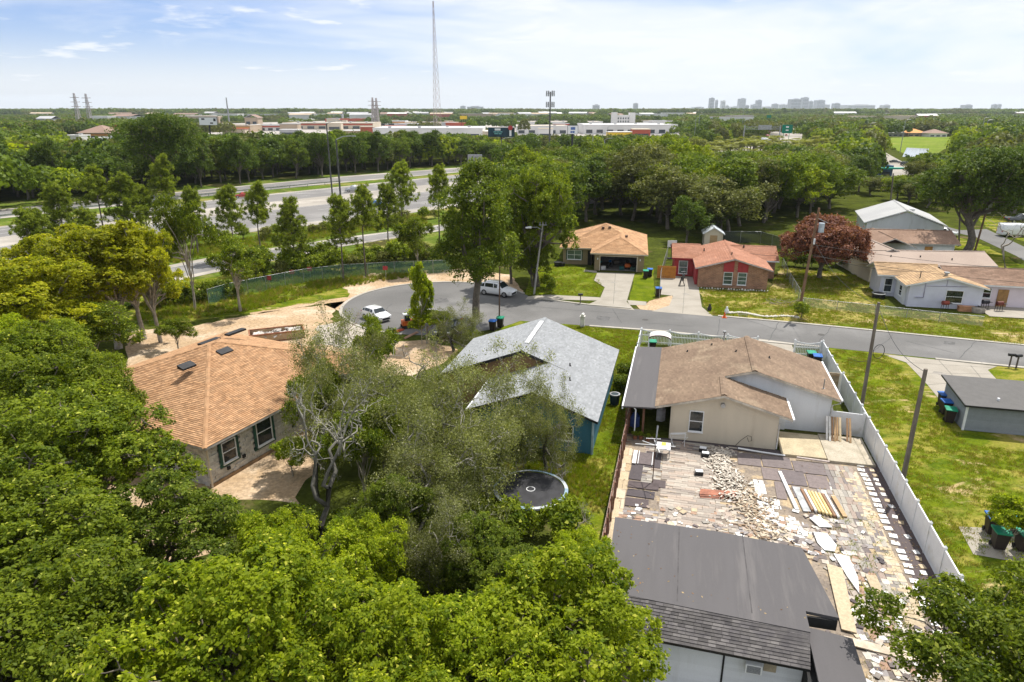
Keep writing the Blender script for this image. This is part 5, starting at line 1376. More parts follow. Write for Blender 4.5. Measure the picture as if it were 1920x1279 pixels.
def gn_scatter(name, pts, scl, rots, col, label, cat, kind='stuff'):
    me = bpy.data.meshes.new(name)
    me.vertices.add(len(pts)); me.vertices.foreach_set('co', np.asarray(pts, np.float32).ravel())
    for nm, arr in (('psc', scl), ('prz', rots)):
        a = me.attributes.new(nm, 'FLOAT', 'POINT'); a.data.foreach_set('value', np.asarray(arr, np.float32))
    o = bpy.data.objects.new(name, me); C.objects.link(o)
    ng = bpy.data.node_groups.new(name, 'GeometryNodeTree')
    ng.interface.new_socket('Geometry', in_out='INPUT', socket_type='NodeSocketGeometry')
    ng.interface.new_socket('Geometry', in_out='OUTPUT', socket_type='NodeSocketGeometry')
    n, l = ng.nodes, ng.links
    gi, go = n.new('NodeGroupInput'), n.new('NodeGroupOutput')
    ci = n.new('GeometryNodeCollectionInfo'); ci.inputs['Collection'].default_value = col
    ci.inputs['Separate Children'].default_value = True; ci.inputs['Reset Children'].default_value = True
    ip = n.new('GeometryNodeInstanceOnPoints'); ip.inputs['Pick Instance'].default_value = True
    def attr(nm):
        x = n.new('GeometryNodeInputNamedAttribute'); x.data_type = 'FLOAT'; x.inputs['Name'].default_value = nm; return x.outputs[0]
    cb = n.new('ShaderNodeCombineXYZ'); l.new(attr('prz'), cb.inputs[2])
    e2r = n.new('FunctionNodeEulerToRotation'); l.new(cb.outputs[0], e2r.inputs[0])
    l.new(gi.outputs[0], ip.inputs['Points']); l.new(ci.outputs[0], ip.inputs['Instance'])
    l.new(e2r.outputs[0], ip.inputs['Rotation']); l.new(attr('psc'), ip.inputs['Scale'])
    l.new(ip.outputs[0], go.inputs[0])
    md = o.modifiers.new('scatter', 'NODES'); md.node_group = ng
    return tag(o, label, cat, None, kind)
TANH = math.tan(R(41))
def fan(r0, r1, sp, seed, zfun, smin, smax, extra=()):
    rg = random.Random(seed); pts, sc, rz = [], [], []
    y = r0
    while y < r1:
        x = -TANH * y - sp
        while x < TANH * y + sp:
            q = (x + rg.uniform(-.45, .45) * sp, y + rg.uniform(-.45, .45) * sp)
            r_ = math.hypot(*q)
            if r0 < r_ < r1 and not any(in_poly(q, c) for c in CLEAR) and not any(in_poly(q, c) for c in extra):
                if zfun(q, rg):
                    pts.append((q[0], q[1], 0)); s = rg.uniform(smin, smax)
                    sc.append(s); rz.append(rg.uniform(0, 6.28))
            x += sp
        y += sp
    return pts, sc, rz
# ------------------------------------------------------------------ far town: buildings, towers, signs
def at_px(x, y): return G(x, y)
COLS = {'white': (.72, .71, .69), 'cream': (.60, .52, .40), 'tan': (.45, .35, .25), 'red': (.42, .10, .06), 'grey': (.45, .45, .46), 'orange': (.62, .28, .08), 'brown': (.26, .17, .13), 'yellow': (.75, .5, .04), 'blue': (.1, .17, .3)}
def cm_(k): return mat('wall_' + k, COLS[k], .8, var=.08, scale=.05, fvar=0)
M_farglass = glass('far_window', (.05, .07, .09), .2)
def store(xl, xr_, yb, h, depth, wall='white', roof='white', label='', band=None, win=0, name='store_building', wh=.4, parapet=True, rz=None):
    """box building whose front spans pixels xl..xr at ground line yb"""
    a, b = G(xl, yb), G(xr_, yb)
    d = (b - a); w_ = d.length; ang = math.atan2(d.y, d.x) if rz is None else rz
    t = thing(name, label, 'building', a, ang)
    CLEAR.append([tuple((t.location + Matrix.Rotation(ang, 3, 'Z') @ Vector(p)).xy) for p in ((-4, -10, 0), (w_ + 4, -10, 0), (w_ + 4, depth + 4, 0), (-4, depth + 4, 0))])
    mb = MB(); mb.box(0, w_, 0, depth, 0, h); mb.build('wall', cm_(wall), t)
    if parapet:
        mb = MB(); mb.box(.3, w_ - .3, .3, depth - .3, h, h + .15); mb.build('roof', cm_(roof), t)
        p = MB(); 
        for bx in ((-.1, w_ + .1, -.1, .25), (-.1, w_ + .1, depth - .25, depth + .1), (-.1, .25, .26, depth - .26), (w_ - .25, w_ + .1, .26, depth - .26)): p.box(bx[0], bx[1], bx[2], bx[3], h - .3, h + .7)
        p.build('parapet', cm_(wall), t)
        for i in range(max(1, int(w_ / 18))):
            mb = MB(); x_ = (i + .5) * w_ / max(1, int(w_ / 18)) + rnd.uniform(-3, 3); y_ = depth * rnd.uniform(.3, .7)
            mb.box(x_ - 1.2, x_ + 1.2, y_ - 1, y_ + 1, h + .16, h + 1.4); mb.build('rooftop_unit', cm_('grey'), t)
    if band:
        mb = MB(); mb.box(.5, w_ - .5, -.25, -.05, h - 2.2, h - .6); mb.build('sign_band', cm_(band), t)
    n = win
    for i in range(n):
        x0 = w_ * (i + .2) / n; x1 = w_ * (i + .8) / n
        mb = MB(); mb.box(x0, x1, -.12, -.02, h * .12, h * (.12 + wh)); mb.build('window', M_farglass, t)
    return t
def rows_windows(t, w_, h, floors, cols, z0=1.0, y=-.1, x0=0):
    for f in range(floors):
        for c in range(cols):
            cx0 = x0 + w_ * (c + .25) / cols; cx1 = x0 + w_ * (c + .72) / cols
            mb = MB(); z_ = z0 + f * (h - z0) / floors
            mb.box(cx0, cx1, y, y + .08, z_, z_ + (h - z0) / floors * .55); mb.build('window', M_farglass, t)
store(700, 905, 262, 8, 60, 'white', 'white', 'long white warehouse store behind the tree belt, left of the dark billboard', None, 6)
store(905, 962, 268, 7, 40, 'cream', 'white', 'cream stucco store directly below the dark billboard', None, 3)
store(968, 1065, 252, 7, 50, 'white', 'cream', 'white store between the dark billboard and the blue and white sign', None, 5)
store(1095, 1270, 252, 8, 70, 'white', 'white', 'long white flat roofed store in front of the three storey white block', None, 9)
store(1225, 1268, 243, 9, 30, 'white', 'white', 'white box building behind the right end of the long white store', None, 3)
store(940, 1130, 238, 6, 60, 'white', 'cream', 'pale low store strip on the horizon side of the dark billboard', None, 7)
store(530, 700, 243, 7, 50, 'cream', 'white', 'row of pale stores with red sign bands left of the lattice tower', 'red', 8)
store(470, 530, 246, 6, 30, 'white', 'white', 'small white store with red band in the shopping strip', 'red', 4)
store(400, 470, 248, 6, 36, 'tan', 'cream', 'tan store beside the white billboard at the left', 'orange', 4)
store(610, 690, 232, 7, 40, 'red', 'cream', 'red fronted store behind the shopping strip', None, 4)
store(690, 760, 236, 6, 30, 'white', 'white', 'white store behind the shopping strip, right part', 'orange', 4)
store(760, 880, 240, 6, 40, 'cream', 'cream', 'cream low store behind the lattice tower', None, 5)
store(408, 438, 282, 4, 12, 'white', 'grey', 'small white building among the trees right of the dark oak', None, 2)
t = store(460, 484, 236, 11, 20, 'tan', 'tan', 'tan gabled building in the middle of the shopping strip', None, 2, parapet=False)
gable(t, -1, (G(484, 236) - G(460, 236)).length + 1, -1, 21, 11, 15, cm_('brown'))
# tan-roofed restaurant and white sheds at the left
t = store(150, 205, 262, 5, 26, 'cream', 'brown', 'brown hip roofed restaurant with orange front among the left trees', 'orange', 3, parapet=False)
hip(t, -1.5, (G(205, 262) - G(150, 262)).length + 1.5, -1.5, 27, 5, .42, cm_('brown'), cm_('cream'))
store(176, 232, 274, 4.5, 14, 'white', 'white', 'white service building in front of the brown hip roofed restaurant', None, 4)
store(120, 150, 268, 4.5, 14, 'white', 'white', 'white low building left of the brown hip roofed restaurant', None, 2)
store(214, 234, 258, 9, 8, 'red', 'white', 'red and white stair tower right of the brown restaurant', None, 2)
# three storey white block
a, b = G(1148, 240), G(1190, 240)
t = thing('office_block', 'three storey white block with dark square windows and corner towers', 'building', a, math.atan2((b - a).y, (b - a).x))
w_ = (b - a).length
CLEAR.append([(a.x - 10, a.y - 40), (b.x + 10, b.y - 40), (b.x + 10, b.y + 40), (a.x - 10, a.y + 40)])
mb = MB(); mb.box(0, w_, 0, 16, 0, 15); mb.build('wall', cm_('white'), t)
mb = MB(); mb.box(-.5, w_ * .2, -1, 10, 0, 18.5); mb.build('corner_tower', cm_('white'), t)
mb = MB(); mb.box(w_ * .75, w_ * 1.0, -1, 10, 0, 18); mb.build('corner_tower', cm_('white'), t)
rows_windows(t, w_ * .55, 14, 3, 5, 3, -.1, w_ * .2)
# houses far at the right by the field
for i, (xl, xr_, yb, c, rc, lb) in enumerate(((1662, 1695, 256, 'grey', 'grey', 'grey hip roofed house at the far side of the mown field'), (1702, 1735, 256, 'tan', 'orange', 'orange roofed house at the far side of the mown field'), (1742, 1775, 257, 'white', 'brown', 'white house at the far side of the mown field'))):
    t = store(xl, xr_, yb, 3, 14, c, rc, lb, None, 3, name='house', parapet=False)
    hip(t, -1, (G(xr_, yb) - G(xl, yb)).length + 1, -1, 15, 3, .4, cm_(rc), cm_('white'))
t = store(1612, 1650, 330, 3.5, 10, 'tan', 'white', 'low roadside building by the side road at the right', None, 2)
t = store(1648, 1672, 331, 3.0, 5, 'blue', 'white', 'small building with green canopy by the side road', None, 1)
mb = MB(); mb.box(-1, 8, -2.5, -.3, 2.6, 3.1); mb.build('canopy', mat('green_canopy', (.02, .35, .25), .6), t)
# scattered houses and sheds between the far trees
rg = random.Random(77)
for i in range(120):
    x = rg.uniform(10, 1910); y = rg.choice([rg.uniform(210, 222), rg.uniform(214, 246)])
    if 380 < x < 1280 and y > 226: y = rg.uniform(211, 225)
    if 1380 < x < 1530: continue
    D_ = G(x, y).y; k_ = D_ / 1340
    big = rg.random() < .35
    w_ = rg.uniform(14, 30) * (1.0 + D_ / 1500) * (1.6 if big else 1); wl_, rc = rg.choice(['white', 'cream', 'tan', 'grey', 'white', 'white', 'red' if y > 222 else 'white']), rg.choice(['white', 'grey', 'brown', 'white', 'tan'])
    p = G(x, y); dd = rg.uniform(10, 30); hh = rg.uniform(5, 8) + 5 * (D_ > 900)
    t = thing('far_house', '%s far building with %s roof showing between the distant trees' % (wl_, rc), 'building', p, rg.uniform(-.5, .5), 'buildings scattered among the far trees')
    mb = MB(); mb.box(0, w_, 0, dd, 0, hh); mb.build('wall', cm_(wl_), t)
    if big:
        mb = MB(); mb.box(.3, w_ - .3, .3, dd - .3, hh, hh + .3); mb.build('roof', cm_(rc), t)
    else: gable(t, -.6, w_ + .6, -.6, dd + .6, hh, hh + 3, cm_(rc), cm_('white'), axis='x')
    fr = .22 * D_ if D_ < 1200 else 300
    CLEAR.append([(p.x * .8 - 4, p.y - fr), (p.x * .8 + w_ + 4, p.y - fr), (p.x + w_ + 8, p.y + dd + 4), (p.x - 8, p.y + dd + 4)])
for i in range(44):
    x = rg.uniform(385, 1270); y = rg.choice([rg.uniform(228, 238), rg.uniform(238, 262)])
    w_ = rg.uniform(8, 24); wl_ = rg.choice(['white', 'cream', 'red', 'tan', 'white', 'orange', 'yellow', 'grey']); p = G(x, y)
    if any(in_poly((p.x, p.y), c) for c in CLEAR[-220:]): continue
    t = thing('shop_unit', '%s shop unit among the crowded store roofs' % wl_, 'shop', p, rg.uniform(-.1, .1), 'small shop units by the stores')
    dd = rg.uniform(8, 16); hh = rg.uniform(4, 8.5)
    mb = MB(); mb.box(0, w_, 0, dd, 0, hh); mb.build('wall', cm_(wl_), t); mb = MB(); mb.box(-.3, w_ + .3, -.3, dd + .3, hh, hh + .5); mb.build('roof', cm_(rg.choice(['white', 'cream', 'grey', 'red'])), t)
    mb = MB(); mb.box(w_ * .1, w_ * .9, -.15, -.02, .6, hh * .5); mb.build('shop_front', M_farglass, t)
# downtown skyline
SK = [(1330, 1338, 184, 'grey'), (1341, 1345, 188, 'grey'), (1352, 1359, 189, 'white'), (1360, 1366, 198, 'white'), (1385, 1397, 185, 'grey'), (1397, 1404, 198, 'grey'), (1410, 1420, 196, 'grey'), (1418, 1427, 188, 'grey'), (1449, 1458, 195, 'grey'), (1460, 1475, 196, 'white'), (1482, 1500, 186, 'grey'), (1503, 1514, 183, 'grey'), (1515, 1523, 190, 'grey'), (1530, 1545, 188, 'grey'), (1528, 1555, 196, 'white'), (1563, 1574, 194, 'grey'), (1590, 1640, 197, 'white'), (1300, 1320, 201, 'white'), (1370, 1384, 200, 'white'), (1430, 1447, 200, 'white'), (1655, 1668, 197, 'white'), (1808, 1822, 197, 'grey'), (1862, 1868, 196, 'grey'), (1870, 1876, 196, 'grey'), (863, 873, 199, 'grey'), (876, 906, 200, 'grey'), (1112, 1124, 197, 'grey'), (1188, 1196, 194, 'grey'), (1576, 1588, 199, 'white')]
for i, (xl, xr_, yt, c) in enumerate(SK):
    D = 7200 + (i % 5) * 260
    sx = D / (FPX * CP + 0.32 * 434)      # metres per pixel at that distance, near the horizon
    xm = (xl + xr_) / 2 - 960; zt = CAM_H + D * math.tan(math.atan((639.5 - yt) / FPX) - PITCH)
    w_ = (xr_ - xl) * sx
    t = thing('tower_block', 'hazy %s downtown high rise on the horizon' % ('pale' if c == 'white' else 'grey'), 'building', (xm * sx, D, 0), 0, 'downtown skyline')
    mb = MB(); mb.box(-w_ / 2, w_ / 2, 0, w_ * .8 + 20, 0, zt); mb.box(-w_ / 4, w_ / 4, 4, 20, zt, zt + 6); mb.build('wall', cm_(c), t)
    nf = int(zt / 14)
    for k in range(nf):
        mb = MB(); mb.box(-w_ / 2 + 2, w_ / 2 - 2, -1.2, -.2, 6 + k * 14, 11 + k * 14); mb.build('window_band', M_farglass, t)
# lattice towers
STEEL = mat('tower_steel', (.40, .36, .36), .6, var=.02, fvar=0)
STEELR = mat('tower_red', (.40, .30, .29), .6, var=.02, fvar=0)
def px_tower(x, yb_d, yt, base, top, label, name='lattice_tower', seg=22, bar=.3, cat='tower', mats=(STEEL,), arms=0, tri=False):
    """lattice mast at pixel column x at distance yb_d, reaching image row yt"""
    D = yb_d
    zt = CAM_H + D * math.tan(math.atan((639.5 - yt) / FPX * 1.0) - PITCH)
    X = (x - 960) * D / (FPX * CP - (yt - 639.5) * SP)
    t = thing(name, label, cat, (X, D, 0), 0)
    ns = 3 if tri else 4
    leg = MB(); br = MB()
    P = lambda z, k: Vector((math.cos(k * 2 * math.pi / ns + .5), math.sin(k * 2 * math.pi / ns + .5), 0)) * (base + (top - base) * z / zt) + Vector((0, 0, z))
    L_ = []
    for k in range(ns):
        m = MB(); m.beam(P(0, k), P(zt, k), bar, bar); m.build('leg', mats[0], t)
    for s_ in range(seg):
        z0, z1 = zt * s_ / seg, zt * (s_ + 1) / seg
        for k in range(ns):
            br.beam(P(z0, k), P(z1, k + 1), bar * .6, bar * .6); br.beam(P(z0, k + 1), P(z1, k), bar * .6, bar * .6); br.beam(P(z1, k), P(z1, k + 1), bar * .6, bar * .6)
    tag(br.build('bracing', mats[-1], t), kind='stuff')
    for a_ in range(arms):
        m = MB(); z_ = zt * (.62 + .13 * a_); m.beam((-base * 1.6, 0, z_), (base * 1.6, 0, z_), bar * 1.4, bar * 1.4); m.build('cross_arm', mats[0], t)
    return t
px_tower(812, 640, 2, 4.4, .5, 'very tall thin grey lattice radio mast left of centre', seg=17, bar=.2, mats=(STEEL, STEELR), tri=True)
for x, yt, g_ in ((138, 175, 'left one of the pylon pair at the far left'), (160, 176, 'right one of the pylon pair at the far left'), (698, 183, 'left one of the pylon pair left of the radio mast'), (705, 184, 'right one of the pylon pair left of the radio mast')):
    px_tower(x, 900, yt, 3.6, .8, 'grey lattice pylon, ' + g_, 'pylon', 12, .45, arms=3)
def px_pole(x, D, yt, r, label, name='pole', cat='pole', m=GALV, extra=None, group=None):
    zt = CAM_H + D * math.tan(math.atan((639.5 - yt) / FPX) - PITCH)
    X = (x - 960) * D / (FPX * CP - (yt - 639.5) * SP)
    t = thing(name, label, cat, (X, D, 0), 0, group)
    mb = MB(); mb.tube([(0, 0, 0), (0, 0, zt)], [r * 1.2, r * .8], 8); mb.build('mast', m, t)
    if extra: extra(t, zt)
    return t
def antennas(t, z):
    for dz, n in ((-.6, 6), (-4.2, 6)):
        mb = MB()
        for k in range(12): mb.beam((math.cos(k * .5236) * 1.2, math.sin(k * .5236) * 1.2, z + dz), (math.cos((k + 1) * .5236) * 1.2, math.sin((k + 1) * .5236) * 1.2, z + dz), .1, .1)
        mb.beam((-1.2, 0, z + dz), (1.2, 0, z + dz), .1, .1); mb.build('antenna_ring', STEEL, t)
        for k in range(n):
            a_ = k * 2 * math.pi / n; m = MB(); m.box(math.cos(a_) * 1.3 - .2, math.cos(a_) * 1.3 + .2, math.sin(a_) * 1.3 - .2, math.sin(a_) * 1.3 + .2, z + dz - .9, z + dz + .9); m.build('antenna_panel', GALV, t)
px_pole(1032, 250, 172, .28, 'slender telecom monopole with antenna rings above the trees', 'telecom_mast', 'mast', mat('dark_mast', (.10, .10, .10), .6), antennas)
px_pole(424, 700, 183, .7, 'thin grey mast beside the white billboard', 'mast', 'mast')
def lamp_arm(t, z):
    mb = MB(); mb.tube([(0, 0, z), (1.2, 0, z + .5), (2.6, 0, z + .6)], .07, 5); mb.build('arm', GALV, t); mb = MB(); mb.box(2.5, 3.3, -.15, .15, z + .5, z + .65); mb.build('lamp', GALV, t)
for x, D, yt in ((1112, 300, 252), (1134, 300, 262), (1305, 520, 222), (1140, 420, 238), (1633, 420, 232), (1698, 380, 226), (1846, 420, 222), (1853, 420, 226), (1312, 520, 216), (625, 880, 205), (612, 150, 232) , (630, 118, 262), (940, 210, 262), (1395, 700, 205)):
    px_pole(x, D, yt, .16, 'tall grey street light or service pole rising from the far trees', 'street_light', 'street light', GALV if x not in (612, 630, 940) else mat('dark_mast', (.1, .1, .1), .6), lamp_arm, 'distant street lights')
# billboards
def billboard(xl, xr_, yt, yb_, D, face_m, label, text, cat='billboard', post=1, back=False, name='billboard', tm=None, txt_scale=1, frame=BLACK):
    k = D / (FPX * CP - ((yt + yb_) / 2 - 639.5) * SP)
    zf = lambda y: CAM_H - D * (FPX * SP + (y - 639.5) * CP) / (FPX * CP - (y - 639.5) * SP)
    z1, z0 = zf(yt), zf(yb_); w_ = (xr_ - xl) * k
    t = thing(name, label, cat, (((xl + xr_) / 2 - 960) * k, D, 0), 0)
    mb = MB(); mb.box(-w_ / 2, w_ / 2, 0, .5, z0, z1); mb.build('panel', frame, t)
    mb = MB(); mb.box(-w_ / 2 + .15, w_ / 2 - .15, -.08, -.01, z0 + .15, z1 - .15); mb.build('face', face_m, t)
    for i in range(post):
        px_ = 0 if post == 1 else (-w_ * .28 + w_ * .56 * i / (post - 1))
        mb = MB(); mb.tube([(px_, .9, 0), (px_, .9, z1 - .4)], .45 if post == 1 else .16, 8); mb.build('post', frame, t)
    for tx, sz, x_, z_, m in text:      # rows of lettering too small to read: dashes of word length
        x = -sum(tx) / 2
        for n_ in tx:
            mb = MB(); mb.box(x_ * w_ + x * sz, x_ * w_ + (x + n_ * .85) * sz, -.13, -.09, z0 + (z1 - z0) * z_, z0 + (z1 - z0) * z_ + sz); mb.build('lettering', m, t)
            x += n_
    return t, w_, z0, z1
WT = mat('sign_white', (.8, .8, .8), .5, tint=False, fvar=0, var=0)
t, w_, z0, z1 = billboard(915, 965, 239, 257, 330, mat('navy_poster', (.012, .055, .085), .4, var=.3, scale=.2), 'dark blue billboard on a single black post above the cream store', [((3.5,), .9, -.12, .68, WT), ((3, 4, 2.5), .45, -.12, .48, mat('sign_teal', (.2, .5, .5), .5, tint=False)), ((5, 4), .4, -.12, .3, mat('sign_teal', (.2, .5, .5), .5, tint=False))])
mb = MB(); mb.tube([(w_ * .34, -.13, z0 + (z1 - z0) * .95), (w_ * .34, -.2, z0 + (z1 - z0) * .95)], 1.1, 14); mb.build('poster_figure', mat('sign_red', (.5, .05, .05), .5), t)
mb = MB(); mb.box(w_ * .30, w_ * .38, -.16, -.1, z0 + .4, z0 + (z1 - z0) * .7); mb.build('poster_figure', WT, t)
mb = MB(); mb.box(-w_ / 2, w_ / 2, -1.2, .4, z0 - .5, z0 - .3); mb.build('catwalk', mat('maroon_steel', (.15, .04, .06), .6), t)
t, w_, z0, z1 = billboard(1064, 1084, 235, 252, 300, WT, 'white and blue pylon sign on a thick dark post', [((2,), 1.1, .05, .5, mat('sign_blue', (.10, .18, .45), .5, tint=False)), ((1, 1.4), .8, 0, .15, mat('sign_blue', (.1, .18, .4), .5, tint=False))], 'sign', name='pylon_sign')
t, w_, z0, z1 = billboard(373, 407, 220, 235, 430, WT, 'white billboard with dark lettering at the left of the shopping strip', [((2.4,), .9, -.25, .68, BLACK), ((1,), 1.6, .38, .5, BLACK), ((3,), .7, .2, .2, BLACK)])
t, w_, z0, z1 = billboard(862, 876, 217, 224, 620, cm_('yellow'), 'yellow roadside sign on twin posts behind the tree line', [], 'sign', 2, name='pylon_sign')
t, w_, z0, z1 = billboard(877, 904, 290, 307, 215, GALV, 'unpainted back of a large highway sign between the lanes', [], 'road sign', 3, name='highway_sign', frame=GALV)
for i in range(4):
    mb = MB(); z_ = z0 + (z1 - z0) * (i + .5) / 4; mb.box(-w_ / 2 + .1, w_ / 2 - .1, -.2, -.1, z_ - .06, z_ + .06); mb.build('stiffener', STEEL, t)
SG = mat('sign_green', (.0, .22, .13), .5, tint=False)
t, w_, z0, z1 = billboard(1467, 1486, 234, 250, 470, SG, 'green overhead highway sign with white lettering above the distant lanes', [((2.4,), .9, 0, .65, WT), ((3,), .7, 0, .3, WT)], 'road sign', 2, name='highway_sign', frame=SG)
t, w_, z0, z1 = billboard(1438, 1446, 216, 221, 900, SG, 'small green highway sign far along the road to downtown', [], 'road sign', 2, name='highway_sign', frame=SG)
t = thing('sign_gantry', 'grey truss gantry spanning the lanes beside the palms', 'gantry', (0, 0, 0), 0)
D = 400; k = D / (FPX * CP + 390 * SP); zf = lambda y: CAM_H - D * (FPX * SP + (y - 639.5) * CP) / (FPX * CP - (y - 639.5) * SP)
xa, xb = (1395 - 960) * k, (1462 - 960) * k; zt = zf(238)
t.location = (xa, D, 0)
for x_ in (0, xb - xa): mb = MB(); mb.tube([(x_, 0, 0), (x_, 0, zt + .8)], .35, 8); mb.build('post', GALV, t)
for dz in (0, -1.2): mb = MB(); mb.beam((0, 0, zt + dz), (xb - xa, 0, zt + dz), .2, .2); mb.build('chord', GALV, t)
mb = MB()
for i in range(12): x0, x1 = (xb - xa) * i / 12, (xb - xa) * (i + 1) / 12; mb.beam((x0, 0, zt - 1.2 * (i % 2)), (x1, 0, zt - 1.2 * ((i + 1) % 2)), .12, .12)
tag(mb.build('web', GALV, t), kind='stuff')
mb = MB(); mb.box((xb - xa) * .38, (xb - xa) * .75, -.3, -.15, zt - 1.5, zt + 1.0); mb.build('panel', GALV, t)

# forest masses
def open_chk(q, rg): return True
CLEAR.append([(G(x, y).x, G(x, y).y) for x, y in ((-400, 470), (300, 355), (1120, 288), (1300, 300), (1600, 350), (2400, 380), (2400, 1300), (-400, 1300))])
shop = [(G(x, y).x, G(x, y).y) for x, y in ((380, 262), (640, 262), (700, 268), (960, 272), (1275, 262), (1275, 236), (940, 228), (640, 226), (400, 232))]
ss('parking_lot', [Vector((x, y, 0)) for x, y in shop], 0.03, asphalt('far_paving', (.36, .33, .30), .02))
c1 = far_protos('near', 6, 620, .95, 4.6, 9.5, 1)
c2 = far_protos('grove', 5, 150, 2.2, 17, 11.5, 12)
def mixd(q, rg):
    return not (in_poly(q, shop) and rg.random() < .97)
p, s, z = fan(165, 620, 8.5, 21, mixd, .8, 1.35)
for i_, q in enumerate(p):
    r_ = q[1]; xpx = q[0] / q[1]
    cap = max(3.2, 22 - 17.5 * r_ / 470) if -.48 < xpx < .27 and r_ < 470 else (4.0 if -.48 < xpx < .27 and r_ < 600 else 99)
    s[i_] = max(.12, min(s[i_], cap / 9.2, cap_at(q[0], q[1]) / 9.2))
gn_scatter('far_wood', p, s, z, c1, 'continuous wood between the highway and the shopping strip', 'wood')
print('far_wood', len(p))
def keep2(q, rg):
    if in_poly(q, shop): return rg.random() < .03
    return rg.random() < .93
p, s, z = fan(600, 2000, 24, 22, keep2, .55, 1.0)
gn_scatter('far_wood', p, s, z, c2, 'unbroken tree canopy stretching beyond the shopping strip', 'wood'); print(len(p))
p, s, z = fan(1950, 7000, 62, 23, lambda q, rg: True, 1.15, 1.9)
gn_scatter('far_wood', p, s, z, c2, 'bluish tree canopy reaching to the horizon', 'wood'); print(len(p))

# haze: one closed box of even pale air round everything
hz = bpy.data.materials.new('haze_air'); hz.use_nodes = True
n, l = hz.node_tree.nodes, hz.node_tree.links; n.clear()
o_ = n.new('ShaderNodeOutputMaterial'); v_ = n.new('ShaderNodeVolumePrincipled')
v_.inputs['Color'].default_value = (.82, .90, .98, 1); v_.inputs['Density'].default_value = 0.00006; v_.inputs['Anisotropy'].default_value = 0.2
l.new(v_.outputs[0], o_.inputs['Volume'])
mb = MB(); mb.box(-15500, 15500, -15500, 15500, -1.0, 260)
hzo = mb.build('haze', hz); tag(hzo, kind='stuff')
# ------------------------------------------------------------------ paved yard between the cream house and the outbuilding
PAL = {
 'plank': [(.44, .37, .31), (.38, .33, .28), (.50, .44, .37), (.33, .28, .24), (.47, .38, .31)],
 'slate': [(.30, .27, .24), (.36, .33, .29), (.23, .20, .19), (.42, .38, .32), (.38, .30, .25), (.46, .42, .36)],
 'white': [(.78, .78, .76), (.72, .72, .70), (.80, .79, .75)],
 'dark': [(.11, .085, .085), (.16, .13, .13), (.09, .075, .08)],
 'mix': [(.46, .39, .33), (.28, .24, .22), (.56, .49, .41), (.18, .15, .14), (.64, .59, .52), (.42, .27, .19), (.36, .33, .32)],
 'sand': [(.60, .48, .32), (.52, .42, .28), (.64, .54, .40)],
 'mauve': [(.20, .165, .16), (.235, .19, .18), (.175, .145, .145)],
}
PM = {}
def pm(k):
    if k not in PM:
        PM[k] = [mat('tile_%s_%d' % (k, i), tuple(q * (.84 if k != 'white' else .95) for q in c), .8 if k != 'white' else .45, var=.1, scale=6, fine=40, fvar=.14, tint=False, stretch=(1, 1, 1)) for i, c in enumerate(PAL[k])]
    return PM[k]
YARD = thing('paved_yard', 'yard paved with mismatched salvaged tiles and boards behind the cream house', 'paved yard', L(0, 0), LA)
mb = MB(); mb.box(.05, 16.2, -9, 15.95, -.02, .03); mb.build('base_slab', mat('stained_yard_slab', (.26, .21, .16), .9, col2=(.17, .14, .115), scale=.9, fine=8, fvar=.2, col3=(.38, .29, .18), scale3=.7, cut3=(.5, .6)), YARD)
BOXM = {}
def unit_box(m):
    if m.name not in BOXM:
        mb = MB(); mb.box(-.5, .5, -.5, .5, 0, 1)
        me = bpy.data.meshes.new('tile'); me.from_pydata(mb.v, [], mb.f); me.materials.append(m)
        a = me.attributes.new('tint', 'FLOAT', 'FACE'); a.data.foreach_set('value', [1.0] * 6)
        BOXM[m.name] = me
    return BOXM[m.name]
TILES = []     # (u, v, w, d, h, rot, material, z)
def lay(u0, u1, v0, v1, w, d, pal, rot=0.0, jit=.02, skip=0.0, wr=(.85, 1.15), gap=.015, th=.03, bond=True, weights=None):
    ms = pm(pal); v = v0; r_ = 0
    while v < v1 - d * .5:
        u = u0 - (w / 2 if (bond and r_ % 2) else 0)
        while u < u1 - .05:
            ww = w * rnd.uniform(*wr)
            a, b = max(u, u0), min(u + ww, u1)
            u += ww
            if b - a < .08 or rnd.random() < skip: continue
            TILES.append(((a + b) / 2 + rnd.uniform(-jit, jit), v + d / 2 + rnd.uniform(-jit, jit), b - a - gap, d - gap, th * rnd.uniform(.6, 1.5), rot + rnd.uniform(-jit, jit) * 1.5, rnd.choice(ms), .03))
        v += d; r_ += 1
random.seed(5)
lay(2.7, 5.9, 3.6, 14.3, .85, .25, 'plank', jit=.012, skip=.03)
lay(2.0, 7.6, 14.4, 15.5, .9, .2, 'slate', jit=.012, skip=.05)
lay(5.9, 8.0, 3.6, 8.6, .62, .26, 'plank', jit=.03, skip=.12)
lay(.5, 2.7, 3.2, 6.2, .5, .26, 'mix', jit=.05, skip=.15)
lay(1.5, 2.7, 9.4, 14.3, .6, .26, 'slate', jit=.03, skip=.12)
lay(.15, .7, -6, 15, .55, 1.1, 'sand', jit=.02, skip=.1)
for a in ((.75, 1.5, 9.6, 11.6), (.75, 2.6, 8.6, 9.4), (.75, 2.4, 7.6, 8.4), (.75, 2.1, 6.5, 7.4), (1.6, 2.6, 11.4, 13.6), (2.2, 3.0, 9.0, 9.9)):
    TILES.append(((a[0] + a[1]) / 2, (a[2] + a[3]) / 2, a[1] - a[0], a[3] - a[2], .03, rnd.uniform(-.04, .04), rnd.choice(pm('dark')), .055))
